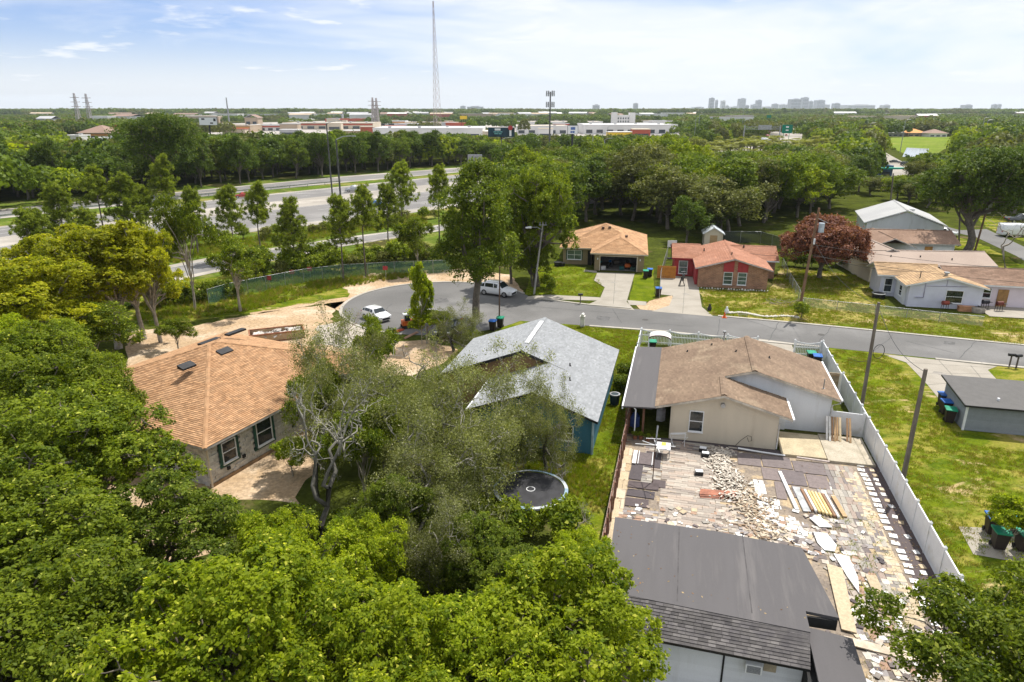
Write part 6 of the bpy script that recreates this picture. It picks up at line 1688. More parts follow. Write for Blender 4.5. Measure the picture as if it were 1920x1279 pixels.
for a in ((7.5, 9.0, 13.2, 14.9), (9.05, 10.9, 13.3, 14.9), (10.95, 12.9, 13.0, 14.6), (8.9, 10.0, 11.6, 13.2), (10.05, 11.5, 11.3, 13.2), (11.55, 12.8, 11.2, 12.9), (9.5, 10.1, 9.4, 11.5), (10.5, 11.1, 9.8, 11.2)):
    TILES.append(((a[0] + a[1]) / 2, (a[2] + a[3]) / 2, a[1] - a[0] - .04, a[3] - a[2] - .05, .04, rnd.uniform(-.02, .02), rnd.choice(pm('mauve')), .035))
lay(12.9, 14.7, 1.0, 15.0, .26, .8, 'slate', jit=.02, skip=.08, bond=False)
lay(13.9, 14.8, -6.5, 14.0, .45, .26, 'sand', jit=.015, skip=.05)
lay(12.0, 13.0, 9.2, 12.6, .34, .5, 'mix', skip=.15, jit=.06)
lay(11.6, 13.9, -5.5, 8.0, .36, .42, 'mix', rot=.1, jit=.08, skip=.2)
lay(8.0, 11.6, 3.6, 7.0, .40, .34, 'mix', jit=.10, skip=.28, rot=.05)
lay(5.2, 8.3, 3.4, 7.4, .36, .28, 'mix', jit=.08, skip=.62, rot=.1)
lay(8.3, 8.95, 5.4, 11.4, .32, .40, 'white', jit=.02, skip=.04, gap=.02)
lay(8.9, 9.6, 5.0, 9.6, .36, .36, 'white', jit=.06, skip=.15, gap=.03)
lay(9.5, 10.6, 4.8, 7.6, .36, .34, 'white', jit=.08, skip=.28, gap=.04)
TILES.append((15.75, 3.6, 1.15, 24.0, .015, 0, pm('dark')[0], .03))
v = -8.0
while v < 15.2:
    TILES.append((15.15 + rnd.uniform(-.05, .05), v, .42, .42 * rnd.uniform(.8, 1.05), .03, rnd.uniform(-.12, .12), rnd.choice(pm('white')), .055))
    if rnd.random() < .7: TILES.append((15.85 + rnd.uniform(-.12, .12), v + .1, .28, .34, .03, rnd.uniform(-.25, .25), rnd.choice(pm('sand') + pm('white')), .055))
    v += .62 * rnd.uniform(.85, 1.15)
for i in range(420):        # loose fragments
    u, v = rnd.choice([(rnd.uniform(10.4, 14.5), rnd.uniform(-6, 8)), (rnd.uniform(6.5, 12.5), rnd.uniform(3.4, 9)), (rnd.uniform(1, 8), rnd.uniform(3, 7)), (rnd.uniform(10.4, 16), rnd.uniform(-9, 0))])
    s_ = rnd.uniform(.10, .42); TILES.append((u, v, s_, s_ * rnd.uniform(.5, 1), .03, rnd.uniform(0, 3), rnd.choice(pm(rnd.choice(['mix', 'white', 'white', 'dark', 'sand', 'slate', 'mix']))), rnd.uniform(.05, .09)))
TILES = [t for t in TILES if not (3.0 < t[0] < 10.1 and t[1] > 15.6)]
TILES.sort(key=lambda t: -min(t[2] * t[3], 1.2) * (1.0 if t[1] > .3 or t[0] > 10 else 0))
rest = {}
for i, (u, v, w_, d_, h_, r_, m, z) in enumerate(TILES):
    if i < 298:
        put('tile', unit_box(m), YARD, (u, v, z), (0, 0, r_), (w_, d_, h_))
    else:
        M_ = Matrix.Translation((u, v, z)) @ Matrix.Rotation(r_, 4, 'Z')
        rest.setdefault(m.name, (m, []))[1].append((M_, w_, d_, h_))
mb = MB(); rm = []
for k, (m, ls) in rest.items():
    rm.append(m)
    for M_, w_, d_, h_ in ls: mb.box(-w_ / 2, w_ / 2, -d_ / 2, d_ / 2, 0, h_, len(rm) - 1, 1, M_)
tag(mb.build('tile_field', rm, YARD), kind='stuff')
print('tiles', len(TILES))
# concrete steps, gutter pipe and dark trench along the wall
mb = MB(); mb.box(10.4, 13.2, 15.1, 18.6, .0, .22); tag(mb.build('terrace_slab', mat('weathered_slab', (.46, .39, .26), .9, col2=(.36, .30, .20), scale=1.2, fine=9, fvar=.15), YARD))
mb = MB(); mb.box(13.25, 16.1, 14.9, 18.9, .0, .2); mb.build('terrace_slab', mat('weathered_slab2', (.42, .37, .29), .9, col2=(.33, .29, .22), scale=1.2, fine=9, fvar=.15), YARD)
mb = MB(); mb.box(2.2, 14, 15.2, 15.9, .03, .06); mb.build('drain_strip', pm('dark')[2], YARD)
def single(name, mb, m, label, cat, group=None, loc=None, rz=None):
    o = mb.build(name, m); 
    if loc is not None: o.location = loc
    if rz is not None: o.rotation_euler = (0, 0, rz)
    return tag(o, label, cat, group)
def ltube(name, pts, r_, m, label, cat, group=None):
    mb = MB(); mb.tube([L(*p) for p in pts], r_, 8); return single(name, mb, m, label, cat, group)
ltube('drain_pipe', [(7.6, 15.15, .25), (9.0, 15.05, .2), (10.6, 15.0, .15)], .06, WHITE, 'white pipe lying along the foot of the cream wall', 'pipe')
ltube('drain_pipe', [(11.3, 14.85, .2), (13.3, 14.75, .18)], .06, mat('pinkish_pvc', (.65, .55, .5), .6), 'pinkish pipe lying in front of the weathered terrace slab', 'pipe')
# rubble heap of broken pale tiles
mb = MB()
def chip(u, v, z, s_, t, m=0):
    M_ = Matrix.Translation(L(u, v, z)) @ Matrix.Rotation(rnd.uniform(0, 6.3), 4, 'Z') @ Matrix.Rotation(rnd.uniform(-.3, .3), 4, 'X') @ Matrix.Rotation(rnd.uniform(-.3, .3), 4, 'Y')
    w_, d_ = s_ * rnd.uniform(.7, 2.4), s_ * rnd.uniform(.35, .8); h_ = .02 + .015 * rnd.random()
    mb.box(-w_ / 2, w_ / 2, -d_ / 2, d_ / 2, 0, h_, m, t, M_)
for i in range(1100):
    v = rnd.uniform(8.6, 15.1); c = 6.3 + .1 * (15 - v) + .2 * math.sin(v * 1.3); wd = 1.0 if v > 11 else 1.5
    u = rnd.gauss(c, wd * .45); z = max(.04, .26 * math.exp(-((u - c) / wd) ** 2 * 2) * rnd.random() + .04)
    chip(u, v, z, rnd.uniform(.05, .2), rnd.uniform(.65, 1.1), 1 if rnd.random() < .08 else 0)
o = single('rubble_heap', mb, [mat('broken_pale_tile', (.66, .59, .50), .8, var=.14, scale=5), mat('dusty_brown_chip', (.36, .29, .22), .9, var=.15, scale=5)], 'long heap of broken pale tile pieces in the paved yard', 'rubble'); o['kind'] = 'stuff'
mb = MB()
for i in range(420):
    v = rnd.uniform(5.0, 9.8); u = 7.4 + rnd.gauss(.3, .6) + (9.8 - v) * .16
    chip(u, v, rnd.uniform(.04, .14), rnd.uniform(.08, .22), rnd.uniform(.6, 1.1), rnd.choice([0, 0, 1]))
o = single('rubble_heap', mb, [mat('broken_stone', (.58, .49, .37), .85, var=.15, scale=4), mat('orange_clay', (.40, .28, .18), .8)], 'scattered pile of beige broken stone below the pale heap', 'rubble'); o['kind'] = 'stuff'
t = thing('clay_sheets', 'folded rust brown sheets lying at the foot of the pale rubble', 'sheets', L(6.1, 8.8, .06), LA + .1)
for i in range(3):
    mb = MB(); mb.idx([(-1.1, -.3 + i * .12, .02 + i * .05), (1.0, -.25 + i * .1, .03 + i * .05), (1.1, .2 + i * .1, .12 + i * .05), (-1.0, .28 + i * .08, .10 + i * .05)], [(0, 1, 2, 3)], 0, .8 + .2 * i); mb.build('sheet', mat('rust_brown_sheet', (.30, .10, .05), .6, var=.2, scale=3), t)
def slabw(name, pts, label, m, h=.05, z=.1, cat='slab', group=None):
    mb = MB(); mb.prism([tuple(L(*p).xy) for p in pts], z, z + h); return single(name, mb, m, label, cat, group)
MW = pm('white')[0]
slabw('broken_slab', [(11.0, 6.2), (11.7, 6.2), (12.0, 5.2), (11.8, 4.6), (11.3, 4.6), (11.05, 5.2)], 'broken white slab beside the corner of the felt roof', MW)
slabw('broken_slab', [(11.7, 4.4), (12.4, 4.3), (12.5, 2.6), (12.3, 1.4), (12.0, 2.6)], 'long tapering white slab beside the felt roof', MW)
slabw('broken_slab', [(11.0, 7.6), (11.6, 7.9), (12.1, 6.9), (11.4, 6.8)], 'small jagged white slab in front of the timber stack', MW)
slabw('board', [(11.0, -2.3), (14.9, -2.9), (14.9, -2.4), (11.0, -1.8)], 'long pale plank laid across the lower yard', mat('pale_plank', (.66, .55, .42), .8), cat='plank')
slabw('board', [(11.0, -1.4), (11.6, -1.5), (11.9, 3.2), (11.2, 3.4)], 'sand coloured sheet beside the felt roof edge', pm('sand')[0], cat='board')
slabw('board', [(13.0, .6), (13.5, .6), (13.4, 3.0), (12.9, 2.9)], 'ochre board between the tiles of the lower yard', pm('sand')[1], cat='board')
# timber stack of round posts
COLT = [('white', (.75, .74, .70)), ('yellow', (.68, .52, .24)), ('yellow', (.70, .56, .28)), ('pale yellow', (.72, .60, .34)), ('brown', (.30, .17, .10)), ('tan', (.55, .40, .24))]
for i, (nm, c) in enumerate([COLT[4], COLT[0], COLT[1], COLT[2], COLT[3], COLT[1], COLT[5], COLT[4]]):
    u = 11.15 + i * .19
    mb = MB(); mb.tube([L(u - .14, 10.7 - i * .05, .16), L(u + .14, 8.4 - i * .06, .16)], .08, 8)
    single('post', mb, mat('post_%d' % (i % 6), c, .7, var=.1, scale=3), '%s round post, number %s from the left in the stack on the tiled yard' % (nm, ['one', 'two', 'three', 'four', 'five', 'six', 'seven', 'eight'][i]), 'post', 'posts stacked in the yard')
mb = MB(); mb.beam(L(10.0, 12.7, .12), L(10.45, 8.3, .12), .2, .12); single('beam', mb, MW, 'long white beam lying across the mauve boards', 'beam')
mb = MB(); mb.beam(L(10.75, 11.0, .1), L(11.0, 8.3, .1), .42, .05); single('board', mb, mat('grey_blue_board', (.45, .46, .46), .7), 'grey blue board lying left of the round posts', 'board')
mb = MB(); mb.beam(L(12.75, 10.4, .12), L(13.0, 8.2, .12), .24, .08); single('board', mb, M_wood, 'orange tan board lying right of the round posts', 'board')
# planks leaning on the cross fence
for i, (c, lab) in enumerate(((0, 'white plank'), (1, 'white plank'), (2, 'brown plank'), (3, 'tan plank'), (3, 'tan plank'), (4, 'pale plank'), (2, 'slim brown plank'), (5, 'slim tan plank'))):
    col_ = [(.72, .7, .66), (.66, .64, .6), (.33, .2, .11), (.45, .29, .15), (.60, .48, .3), (.4, .26, .14)][c]
    u = 13.7 + i * .17 + (.3 if i > 5 else 0)
    mb = MB(); mb.beam(L(u, 18.1 - rnd.uniform(0, .25), .2), L(u + .02, 19.15, 1.5), .13, .04)
    single('leaning_plank', mb, mat('lean_%d' % c, col_, .8, var=.15, scale=2), '%s leaning on the vinyl cross fence, %s from the left' % (lab, ['first', 'second', 'third', 'fourth', 'fifth', 'sixth', 'seventh', 'last'][i]), 'plank', 'planks leaning on the cross fence')
# television antenna, drying rack, chair, pots
t = thing('aerial', 'rusty mast with white dipole aerial standing in the tiled yard', 'aerial', L(2.2, 9.6), LA)
mb = MB(); mb.tube([(0, 0, 0), (0, 0, 2.6)], .035, 6); mb.build('mast', mat('rust', (.12, .07, .05), .8), t)
mb = MB(); mb.tube([(-.5, -.5, .02), (.5, .5, .02)], .03, 5); mb.tube([(-.5, .5, .02), (.5, -.5, .02)], .03, 5); mb.build('foot', mat('rust', (.12, .07, .05)), t)
for (a, b) in (((-.1, .9, 2.5), (.3, -.9, 2.6)), ((-1.2, -.2, 2.65), (1.2, .3, 2.5)), ((-.8, .5, 2.55), (.9, -.5, 2.6)), ((-.6, .8, 2.6), (.3, .9, 2.6))):
    mb = MB(); mb.tube([a, b], .025, 5); mb.build('aerial_rod', WHITE, t)
mb = MB(); mb.tube([(0, 0, 2.2), (.05, .7, 3.6)], [.03, .06], 6); mb.build('boom', GALV, t)
t = thing('drying_rack', 'white wire drying rack by the porch corner', 'drying rack', L(3.6, 15.0), LA + .3)
for i in range(7): mb = MB(); mb.tube([(-.5, -.3 + i * .1, 1.0 - abs(i - 3) * .08), (.6, -.3 + i * .1, 1.0 - abs(i - 3) * .08)], .012, 4); mb.build('rail', WHITE, t)
for a, b in (((-.5, -.3, .8), (-.3, .3, 0)), ((-.5, .3, .8), (-.3, -.3, 0)), ((.6, -.3, .8), (.4, .3, 0)), ((.6, .3, .8), (.4, -.3, 0))): mb = MB(); mb.tube([a, b], .018, 4); mb.build('leg', WHITE, t)
t = thing('workbench', 'white topped bench with yellow cloth in the tiled yard', 'bench', L(2.7, 13.4), LA)
mb = MB(); mb.box(-.45, .45, -.6, .4, .7, .76); mb.build('top', WHITE, t); mb = MB(); mb.box(-.15, .15, -.2, .3, .765, .8); mb.build('cloth', mat('lime_cloth', (.5, .55, .08), .8), t)
for sx in (-.4, .4):
    for sy in (-.55, .35): mb = MB(); mb.box(sx - .03, sx + .03, sy - .03, sy + .03, 0, .7); mb.build('leg', GALV, t)
t = thing('metal_rack', 'low dark metal rack with white rails in the tiled yard', 'rack', L(1.6, 12.4), LA)
mb = MB(); mb.box(-.55, .55, -.8, .8, .1, .14); mb.build('mesh_floor', pm('dark')[1], t)
for x_ in (-.7, -.45, .45): mb = MB(); mb.box(x_ - .12 if x_ == -.7 else x_ - .02, x_ + .12 if x_ == -.7 else x_ + .02, -.9, .9, .15, .2); mb.build('rail', WHITE, t)
for u, v, lab, c in ((5.3, 14.5, 'black', BLACK), (5.45, 13.8, 'dark grey', mat('dgrey', (.05, .05, .06), .6)), (5.0, 11.2, 'white and black', WHITE)):
    t = thing('crate', '%s crate beside the pale rubble heap in the tiled yard' % lab, 'crate', L(u, v), LA + rnd.uniform(-.2, .2))
    mb = MB(); mb.prism([(-.25, -.18), (.25, -.18), (.25, .18), (-.25, .18)], 0, .3); mb.build('body', BLACK, t); mb = MB(); mb.box(-.22, .22, -.15, .15, .31, .36); mb.build('lid', WHITE, t)
for i, (u, v) in enumerate(((.7, 15.3), (1.1, 15.35), (1.6, 15.2), (2.1, 15.3))):
    t = thing('potted_plant', 'potted leafy plant in the row under the porch edge, %s from the left' % ['first', 'second', 'third', 'fourth'][i], 'plant', L(u, v), 0, 'potted plants under the porch')
    mb = MB(); mb.tube([(0, 0, 0), (0, 0, .28)], [.12, .17], 10); mb.build('pot', mat('terracotta', (.3, .13, .07), .8), t)
    put('foliage', PROTO['bush'][1], t, (0, 0, .15), (0, 0, i), (.25, .25, .25))
for i, (c, u, v, h) in enumerate((((.75, .75, .8), 2.3, 19, .9), ((.05, .08, .25), .5, 17.5, .8), ((.35, .3, .28), 1.4, 21, 1.0))):
    t = thing('storage_bag', '%s bundle stored in the shade of the grey porch roof' % ['pale', 'dark blue', 'grey brown'][i], 'bundle', L(u, v), LA)
    mb = MB(); mb.prism([(-.3, -.25), (.1, -.35), (.35, -.1), (.25, .3), (-.2, .3)], 0, h); mb.prism([(-.2, -.15), (.15, -.2), (.2, .15), (-.1, .2)], h, h + .2); mb.build('body', mat('bundle_%d' % i, c, .8), t)

# ------------------------------------------------------------------ fences
VP = {}
def vinyl_run(label, a, b, h, n, solid=True, scallop=0, cat='fence', endcap=True, lattice=False):
    """white vinyl fence from lot point a to b with n panels"""
    A, B = L(*a), L(*b); d = B - A; ln = d.length; ang = math.atan2(d.y, d.x)
    t = thing('vinyl_fence', label, cat, A, ang)
    pw = ln / n
    for i in range(n + 1):
        mb = MB(); x = i * pw; mb.box(x - .065, x + .065, -.065, .065, 0, h + .08); p = mb.build('post', VINYL, t)
        mb = MB(); c = Vector((x, 0, h + .19)); q = [(x - .08, -.08, h + .085), (x + .08, -.08, h + .085), (x + .08, .08, h + .085), (x - .08, .08, h + .085)]
        for k in range(4): mb.face([q[k], q[(k + 1) % 4], c])
        mb.build('post_cap', VINYL, p)
    for i in range(n):
        x0, x1 = i * pw + .066, (i + 1) * pw - .066
        if solid:
            mb = MB(); mb.box(x0, x1, -.02, .02, .08, h - .14); mb.build('panel', VINYL, t)
            mb = MB(); mb.box(x0, x1, -.035, .035, h - .138, h - .02); mb.build('rail', VINYL, t)
            mb = MB(); mb.box(x0, x1, -.035, .035, .0, .078); mb.build('rail', VINYL, t)
        else:
            for z_ in (.18, .85):
                mb = MB(); mb.box(x0, x1, -.025, .025, z_, z_ + .09); mb.build('rail', VINYL, t)
            mb = MB(); k = 9
            for j in range(k):
                s0 = x0 + (x1 - x0) * j / k; s1 = x0 + (x1 - x0) * (j + 1) / k
                za = h - .05 - scallop * math.sin(math.pi * j / k); zb = h - .05 - scallop * math.sin(math.pi * (j + 1) / k)
                mb.beam((s0, 0, za), (s1, 0, zb), .05, .09)
            mb.build('top_rail', VINYL, t)
            mb = MB(); m_ = max(6, int((x1 - x0) / .14))
            for j in range(m_):
                s0 = x0 + (x1 - x0) * (j + .5) / m_; mb.box(s0 - .03, s0 + .03, -.012, .012, .05, h - .1 - scallop * math.sin(math.pi * (j + .5) / m_))
            tag(mb.build('picket_field', VINYL, t), kind='stuff')
    return t
vinyl_run('tall solid white vinyl fence along the right side of the paved yard', (16.35, -9.5), (16.35, 27.5), 1.8, 17)
vinyl_run('white vinyl fence at the right front corner towards the street', (16.35, 27.8), (16.35, 36.4), 1.6, 4)
vinyl_run('white picket fence with scalloped rail left of the driveway', (-.3, 36.5), (10.6, 36.5), 1.5, 4, False, .18)
vinyl_run('white picket fence with scalloped rail right of the driveway', (13.9, 36.3), (16.2, 36.4), 1.5, 1, False, .18)
vinyl_run('low white vinyl fence along the left front of the cream house plot', (-.35, 27.5), (-.35, 36.3), 1.5, 4)
vinyl_run('white vinyl cross fence between the white wall and the long side fence', (14.1, 19.7), (16.2, 19.5), 1.75, 1)
t = thing('wood_gate', 'bare plywood gate panel between the brown roof and the vinyl fence', 'gate', L(14.6, 27.6), LA)
mb = MB(); mb.box(0, 1.5, -.03, .03, .1, 1.75); mb.build('panel', mat('plywood', (.48, .37, .24), .85), t)
for z_ in (.3, 1.5): mb = MB(); mb.box(0, 1.5, -.07, -.032, z_, z_ + .09); mb.build('rail', M_wood, t)
# rusty railing on the left of the yard
RUST = mat('rusty_steel', (.20, .10, .065), .9, col2=(.12, .06, .045), scale=6, fvar=.2)
PALEB = mat('pinkish_weathered_board', (.52, .40, .33), .9, col2=(.44, .33, .27), scale=2, fvar=.15)
t = thing('rusty_railing', 'rusty brown post and board fence along the left side of the paved yard', 'fence', L(0, 0), LA)
for i in range(24):
    v = -1.5 + i * 1.25; lean = rnd.uniform(-.06, .06)
    mb = MB(); mb.beam((.12, v, 0), (.12 + lean, v, 1.85 * rnd.uniform(.85, 1.05)), .09, .09); mb.build('post', RUST, t)
    mb = MB(); mb.beam((.12, v, .03), (.45, v, .03), .08, .04); mb.build('foot', RUST, t)
    if i < 23:
        for z_ in (.12, .5, .88):
            mb = MB(); mb.box(-.03, .01, v + .02, v + 1.23, z_, z_ + .33); mb.build('board', PALEB, t)
        mb = MB(); mb.box(.03, .08, v + .05, v + 1.2, 1.35, 1.41); mb.build('rail', RUST, t)
# chain link and mesh fences
def wire_mat(name, col, alpha):
    m = bpy.data.materials.new(name); m.use_nodes = True
    n, l = m.node_tree.nodes, m.node_tree.links; b = n['Principled BSDF']; b.inputs['Base Color'].default_value = (*col, 1); b.inputs['Roughness'].default_value = .7
    b.inputs['Alpha'].default_value = alpha
    return m
GREENMESH = wire_mat('green_privacy_mesh', (.10, .22, .15), .5)
WIRE = wire_mat('chain_link_wire', (.5, .52, .5), .28)
def mesh_fence(label, pts, h, m, sp=3.0, post=GALV, top=True, cat='fence'):
    pts = [Vector((p[0], p[1], 0)) for p in pts]
    t = thing('mesh_fence', label, cat, pts[0], 0); o = pts[0]
    for a, b in zip(pts, pts[1:]):
        n = max(1, round((b - a).length / sp))
        for i in range(n):
            p, q = a.lerp(b, i / n) - o, a.lerp(b, (i + 1) / n) - o
            mb = MB(); mb.tube([p, p + Vector((0, 0, h + .05))], .035, 6); mb.build('post', post, t)
            z_ = Vector((0, 0, h)); dz = Vector((0, 0, .04))
            mb = MB(); mb.face([p + dz, q + dz, q + z_, p + z_]); mb.build('mesh_panel', m, t)
            if top: mb = MB(); mb.tube([p + z_, q + z_], .02, 5); mb.build('rail', post, t)
    return t
mesh_fence('green privacy mesh fence curving behind the turning circle', px((392, 572), (430, 560), (500, 545), (570, 531), (640, 522), (740, 516), (848, 512)), 1.9, GREENMESH)
mesh_fence('chain link fence right of the brick house yard', px((1466, 500), (1480, 530), (1497, 560), (1505, 590)), 1.3, WIRE)
mesh_fence('chain link fence between the yard and the lilac white house', px((1500, 575), (1640, 590), (1760, 604), (1842, 612)), 1.1, WIRE, 4)
mesh_fence('dark mesh fence behind the brick house', px((1350, 455), (1425, 456), (1470, 470)), 2.0, wire_mat('dark_mesh', (.03, .04, .03), .8), 4)
mesh_fence('chain link fence left of the brick house driveway', px((1236, 560), (1238, 530), (1246, 500), (1252, 480)), 1.6, WIRE)
def rail(label, pts, h=.75):
    pts = [Vector((p[0], p[1], 0)) for p in pts]; t = thing('guard_rail', label, 'guard rail', pts[0]); o = pts[0]
    for a, b in zip(pts, pts[1:]):
        mb = MB(); mb.beam(a - o + Vector((0, 0, h)), b - o + Vector((0, 0, h)), .08, .32); mb.build('beam', GALV, t)
        n = max(1, int((b - a).length / 6))
        for i in range(n): p = a.lerp(b, i / n) - o; mb = MB(); mb.box(p.x - .07, p.x + .07, p.y - .07, p.y + .07, 0, h); mb.build('post', GALV, t)
rail('galvanised guard rail along the far ramp', [G(x, y + 1) for x, y in E2[:5]])
rail('galvanised guard rail along the near edge of the highway', [G(x, y + 4) for x, y in E6[:3]])
# ------------------------------------------------------------------ vehicles
def paint(name, col, rough=.25, metal=0.0):
    return mat(name, col, rough, var=.02, fvar=0, spec=.6, coat=.6, metal=metal)
P_white, P_silver, P_blue, P_red, P_dark, P_tan = paint('white_car_paint', (.75, .76, .77)), paint('silver_car_paint', (.42, .43, .44), .3, .4), paint('blue_car_paint', (.02, .13, .35)), paint('red_car_paint', (.40, .03, .02)), paint('dark_car_paint', (.03, .035, .04)), paint('tan_car_paint', (.5, .42, .3))
LENS, TAIL = mat('headlight_lens', (.8, .8, .8), .1, fvar=0), mat('tail_light', (.45, .02, .02), .3, fvar=0)
def car(label, loc, rz, pm_, kind='suv', name='parked_car', cat='car', group=None, fine=True):
    Ln, Wd, Hh = {'suv': (4.6, 1.86, 1.70), 'car': (4.6, 1.8, 1.43), 'hatch': (4.1, 1.76, 1.55), 'pickup': (5.6, 1.95, 1.85), 'van': (5.6, 2.0, 2.3), 'truck': (8.5, 2.5, 3.3)}[kind]
    if kind in ('suv', 'hatch'): prof = [(0, .62, .62), (.04, .80, .80), (.20, .96, .96), (.27, 1.02, 1.06), (.40, 1.04, Hh - .06), (.52, 1.04, Hh), (.80, 1.05, Hh - .03), (.92, 1.06, Hh - .22), (.985, 1.0, 1.08), (1, .75, .75)]
    elif kind == 'car': prof = [(0, .55, .55), (.04, .70, .70), (.24, .88, .88), (.29, .92, .95), (.42, .93, Hh - .04), (.55, .94, Hh), (.70, .95, Hh - .08), (.84, .97, 1.02), (.97, .92, .95), (1, .70, .70)]
    elif kind == 'pickup': prof = [(0, .7, .7), (.03, 1.0, 1.0), (.22, 1.12, 1.12), (.27, 1.14, 1.18), (.36, 1.15, Hh - .05), (.55, 1.15, Hh), (.60, 1.15, 1.2), (.61, 1.1, 1.1), (.98, 1.1, 1.1), (1, .75, .75)]
    elif kind == 'van': prof = [(0, .6, .6), (.03, .9, .9), (.12, 1.1, 1.12), (.16, 1.15, 1.3), (.27, 1.2, Hh - .1), (.33, 1.2, Hh), (.60, 1.2, Hh), (.96, 1.2, Hh - .02), (.99, 1.2, Hh - .1), (1, .7, .7)]
    else: prof = [(0, .8, .8), (.02, 1.3, 1.3), (.10, 1.4, 1.5), (.14, 1.4, 2.5), (.24, 1.4, 2.6), (.26, 1.4, Hh), (.60, 1.4, Hh), (.97, 1.4, Hh), (.99, 1.4, Hh), (1, 1, 1)]
    t = thing(name, label, cat, loc, rz, group)
    W2 = Wd / 2; st = []
    for f, zb, zr_ in prof:
        x = -Ln / 2 + f * Ln; e = .86 if f in (0, 1) else .97 if (f < .06 or f > .96) else 1
        rw_ = W2 * e * (.80 if zr_ > zb + .1 and kind != 'van' else (.9 if zr_ > zb + .1 else .95))
        st.append([(x, -W2 * e * .96, .28), (x, -W2 * e, .55), (x, -W2 * e * .97, zb), (x, -rw_, zr_ - .02 if zr_ > zb + .05 else zb + .004), (x, 0, zr_ + .03)])
    V, F_ = [], []
    k = 9
    for s_ in st: V += s_ + [(p[0], -p[1], p[2]) for p in s_[-2::-1]]
    for i in range(len(st) - 1):
        for j in range(k - 1): F_.append((i * k + j, i * k + j + 1, (i + 1) * k + j + 1, (i + 1) * k + j))
        F_.append((i * k + 8, i * k, (i + 1) * k, (i + 1) * k + 8))
    F_.append(tuple(range(k))[::-1]); F_.append(tuple((len(st) - 1) * k + j for j in range(k)))
    mb = MB(); mb.idx(V, F_, 0, 1, True); b = mb.build('body', pm_, t)
    if b.data.polygons[0].normal.y > 0 and False: b.data.flip_normals()
    def lerp3(a, b_, f): return tuple(a[i] + (b_[i] - a[i]) * f for i in range(3))
    # side glass, windscreen, rear window
    segs = [i for i in range(len(prof) - 1) if prof[i][2] > prof[i][1] + .1 and prof[i + 1][2] > prof[i + 1][1] + .1]
    if kind in ('van', 'truck'): segs = segs[:1] if kind == 'truck' else segs[:2]
    for sy in (-1, 1):
        for n_, i in enumerate(segs[:3]):
            a0, a1, b0, b1 = st[i][2], st[i][3], st[i + 1][2], st[i + 1][3]
            q = [lerp3(a0, a1, .1), lerp3(b0, b1, .1), lerp3(b0, b1, .86), lerp3(a0, a1, .86)]
            q = [lerp3(q[0], q[1], .05), lerp3(q[0], q[1], .95), lerp3(q[3], q[2], .95), lerp3(q[3], q[2], .05)]
            q = [(p[0], (p[1] - .012) * -sy * -1 if sy < 0 else -(p[1] - .012), p[2]) for p in q]
            mb = MB(); mb.face(q if sy < 0 else q[::-1]); mb.build('side_window', GL, t)
    ws = next(i for i in range(len(prof)) if prof[i][2] > prof[i][1] + .1)
    a0, a1 = st[ws - 1 if kind in ('suv', 'hatch', 'car', 'pickup', 'van') else ws - 1], st[ws if kind not in ('suv', 'hatch', 'car', 'pickup', 'van') else ws]
    if kind != 'truck':
        lo = st[3] ; hi = st[4]
        q = [(lo[2][0] + .02, lo[2][1] * .9, lo[4][2] - .0), (lo[2][0] + .02, -lo[2][1] * .9, lo[4][2]), (hi[3][0] - .05, -hi[3][1] * .92, hi[3][2] + .0), (hi[3][0] - .05, hi[3][1] * .92, hi[3][2])]
        q = [(p[0] - .02, p[1], p[2] + .025) for p in q]
        mb = MB(); mb.face(q); mb.build('windscreen', GL, t)
        if kind in ('suv', 'hatch', 'car'):
            j = 7 if kind != 'car' else 6
            lo, hi = st[j + 1], st[j]
            q = [(hi[3][0] + .03, hi[3][1] * .85, hi[3][2] + .02), (hi[3][0] + .03, -hi[3][1] * .85, hi[3][2] + .02), (lo[2][0] + .02, -lo[2][1] * .8, lo[4][2] + .02), (lo[2][0] + .02, lo[2][1] * .8, lo[4][2] + .02)]
            mb = MB(); mb.face(q); mb.build('rear_window', GL, t)
    rr = .36 if kind in ('suv', 'pickup', 'van') else .32 if kind != 'truck' else .5
    for fx in (.19, .81):
        for sy in (-1, 1):
            x = -Ln / 2 + fx * Ln; y = sy * (W2 - .1)
            arch = MB(); arch.tube([(x, y - .13 * 1, rr), (x, y + .13, rr)], rr * 1.12, 18); 
            wh = MB(); wh.tube([(x, y - .11, rr), (x, y + .115 * 1, rr)], rr, 16, smooth=False)
            w_o = MB(); w_o.tube([(x, sy * (W2 + .005) - .02, rr), (x, sy * (W2 + .005) + .02, rr)], rr, 18)
            wheel = wh.build('wheel', RUBBER, t)
            rm = MB(); rm.tube([(x, sy * (W2 + .03) - .01, rr), (x, sy * (W2 + .03), rr)], rr * .62, 12); rm.build('rim', CHROME, wheel)
            tb = MB(); tb.tube([(x, sy * (W2 - .05), rr), (x, sy * (W2 + .018), rr)], rr, 18); tb.build('tyre', RUBBER, wheel)
    if fine:
        for sy in (-1, 1):
            mb = MB(); mb.box(-Ln / 2 - .005, -Ln / 2 + .22, sy * W2 * .78 - .17, sy * W2 * .78 + .17, .66, .78); mb.build('headlight', LENS, t)
            mb = MB(); mb.box(Ln / 2 - .15, Ln / 2 + .01, sy * W2 * .82 - .12, sy * W2 * .82 + .12, .8, 1.0); mb.build('tail_light', TAIL, t)
            mb = MB(); mb.box(-Ln * .2, -Ln * .17, sy * (W2 + .06) - .09, sy * (W2 + .06) + .09, .98, 1.1); mb.build('mirror', BLACK, t)
        mb = MB(); mb.box(-Ln / 2 - .02, -Ln / 2 + .03, -W2 * .6, W2 * .6, .35, .6); mb.build('grille', BLACK, t)
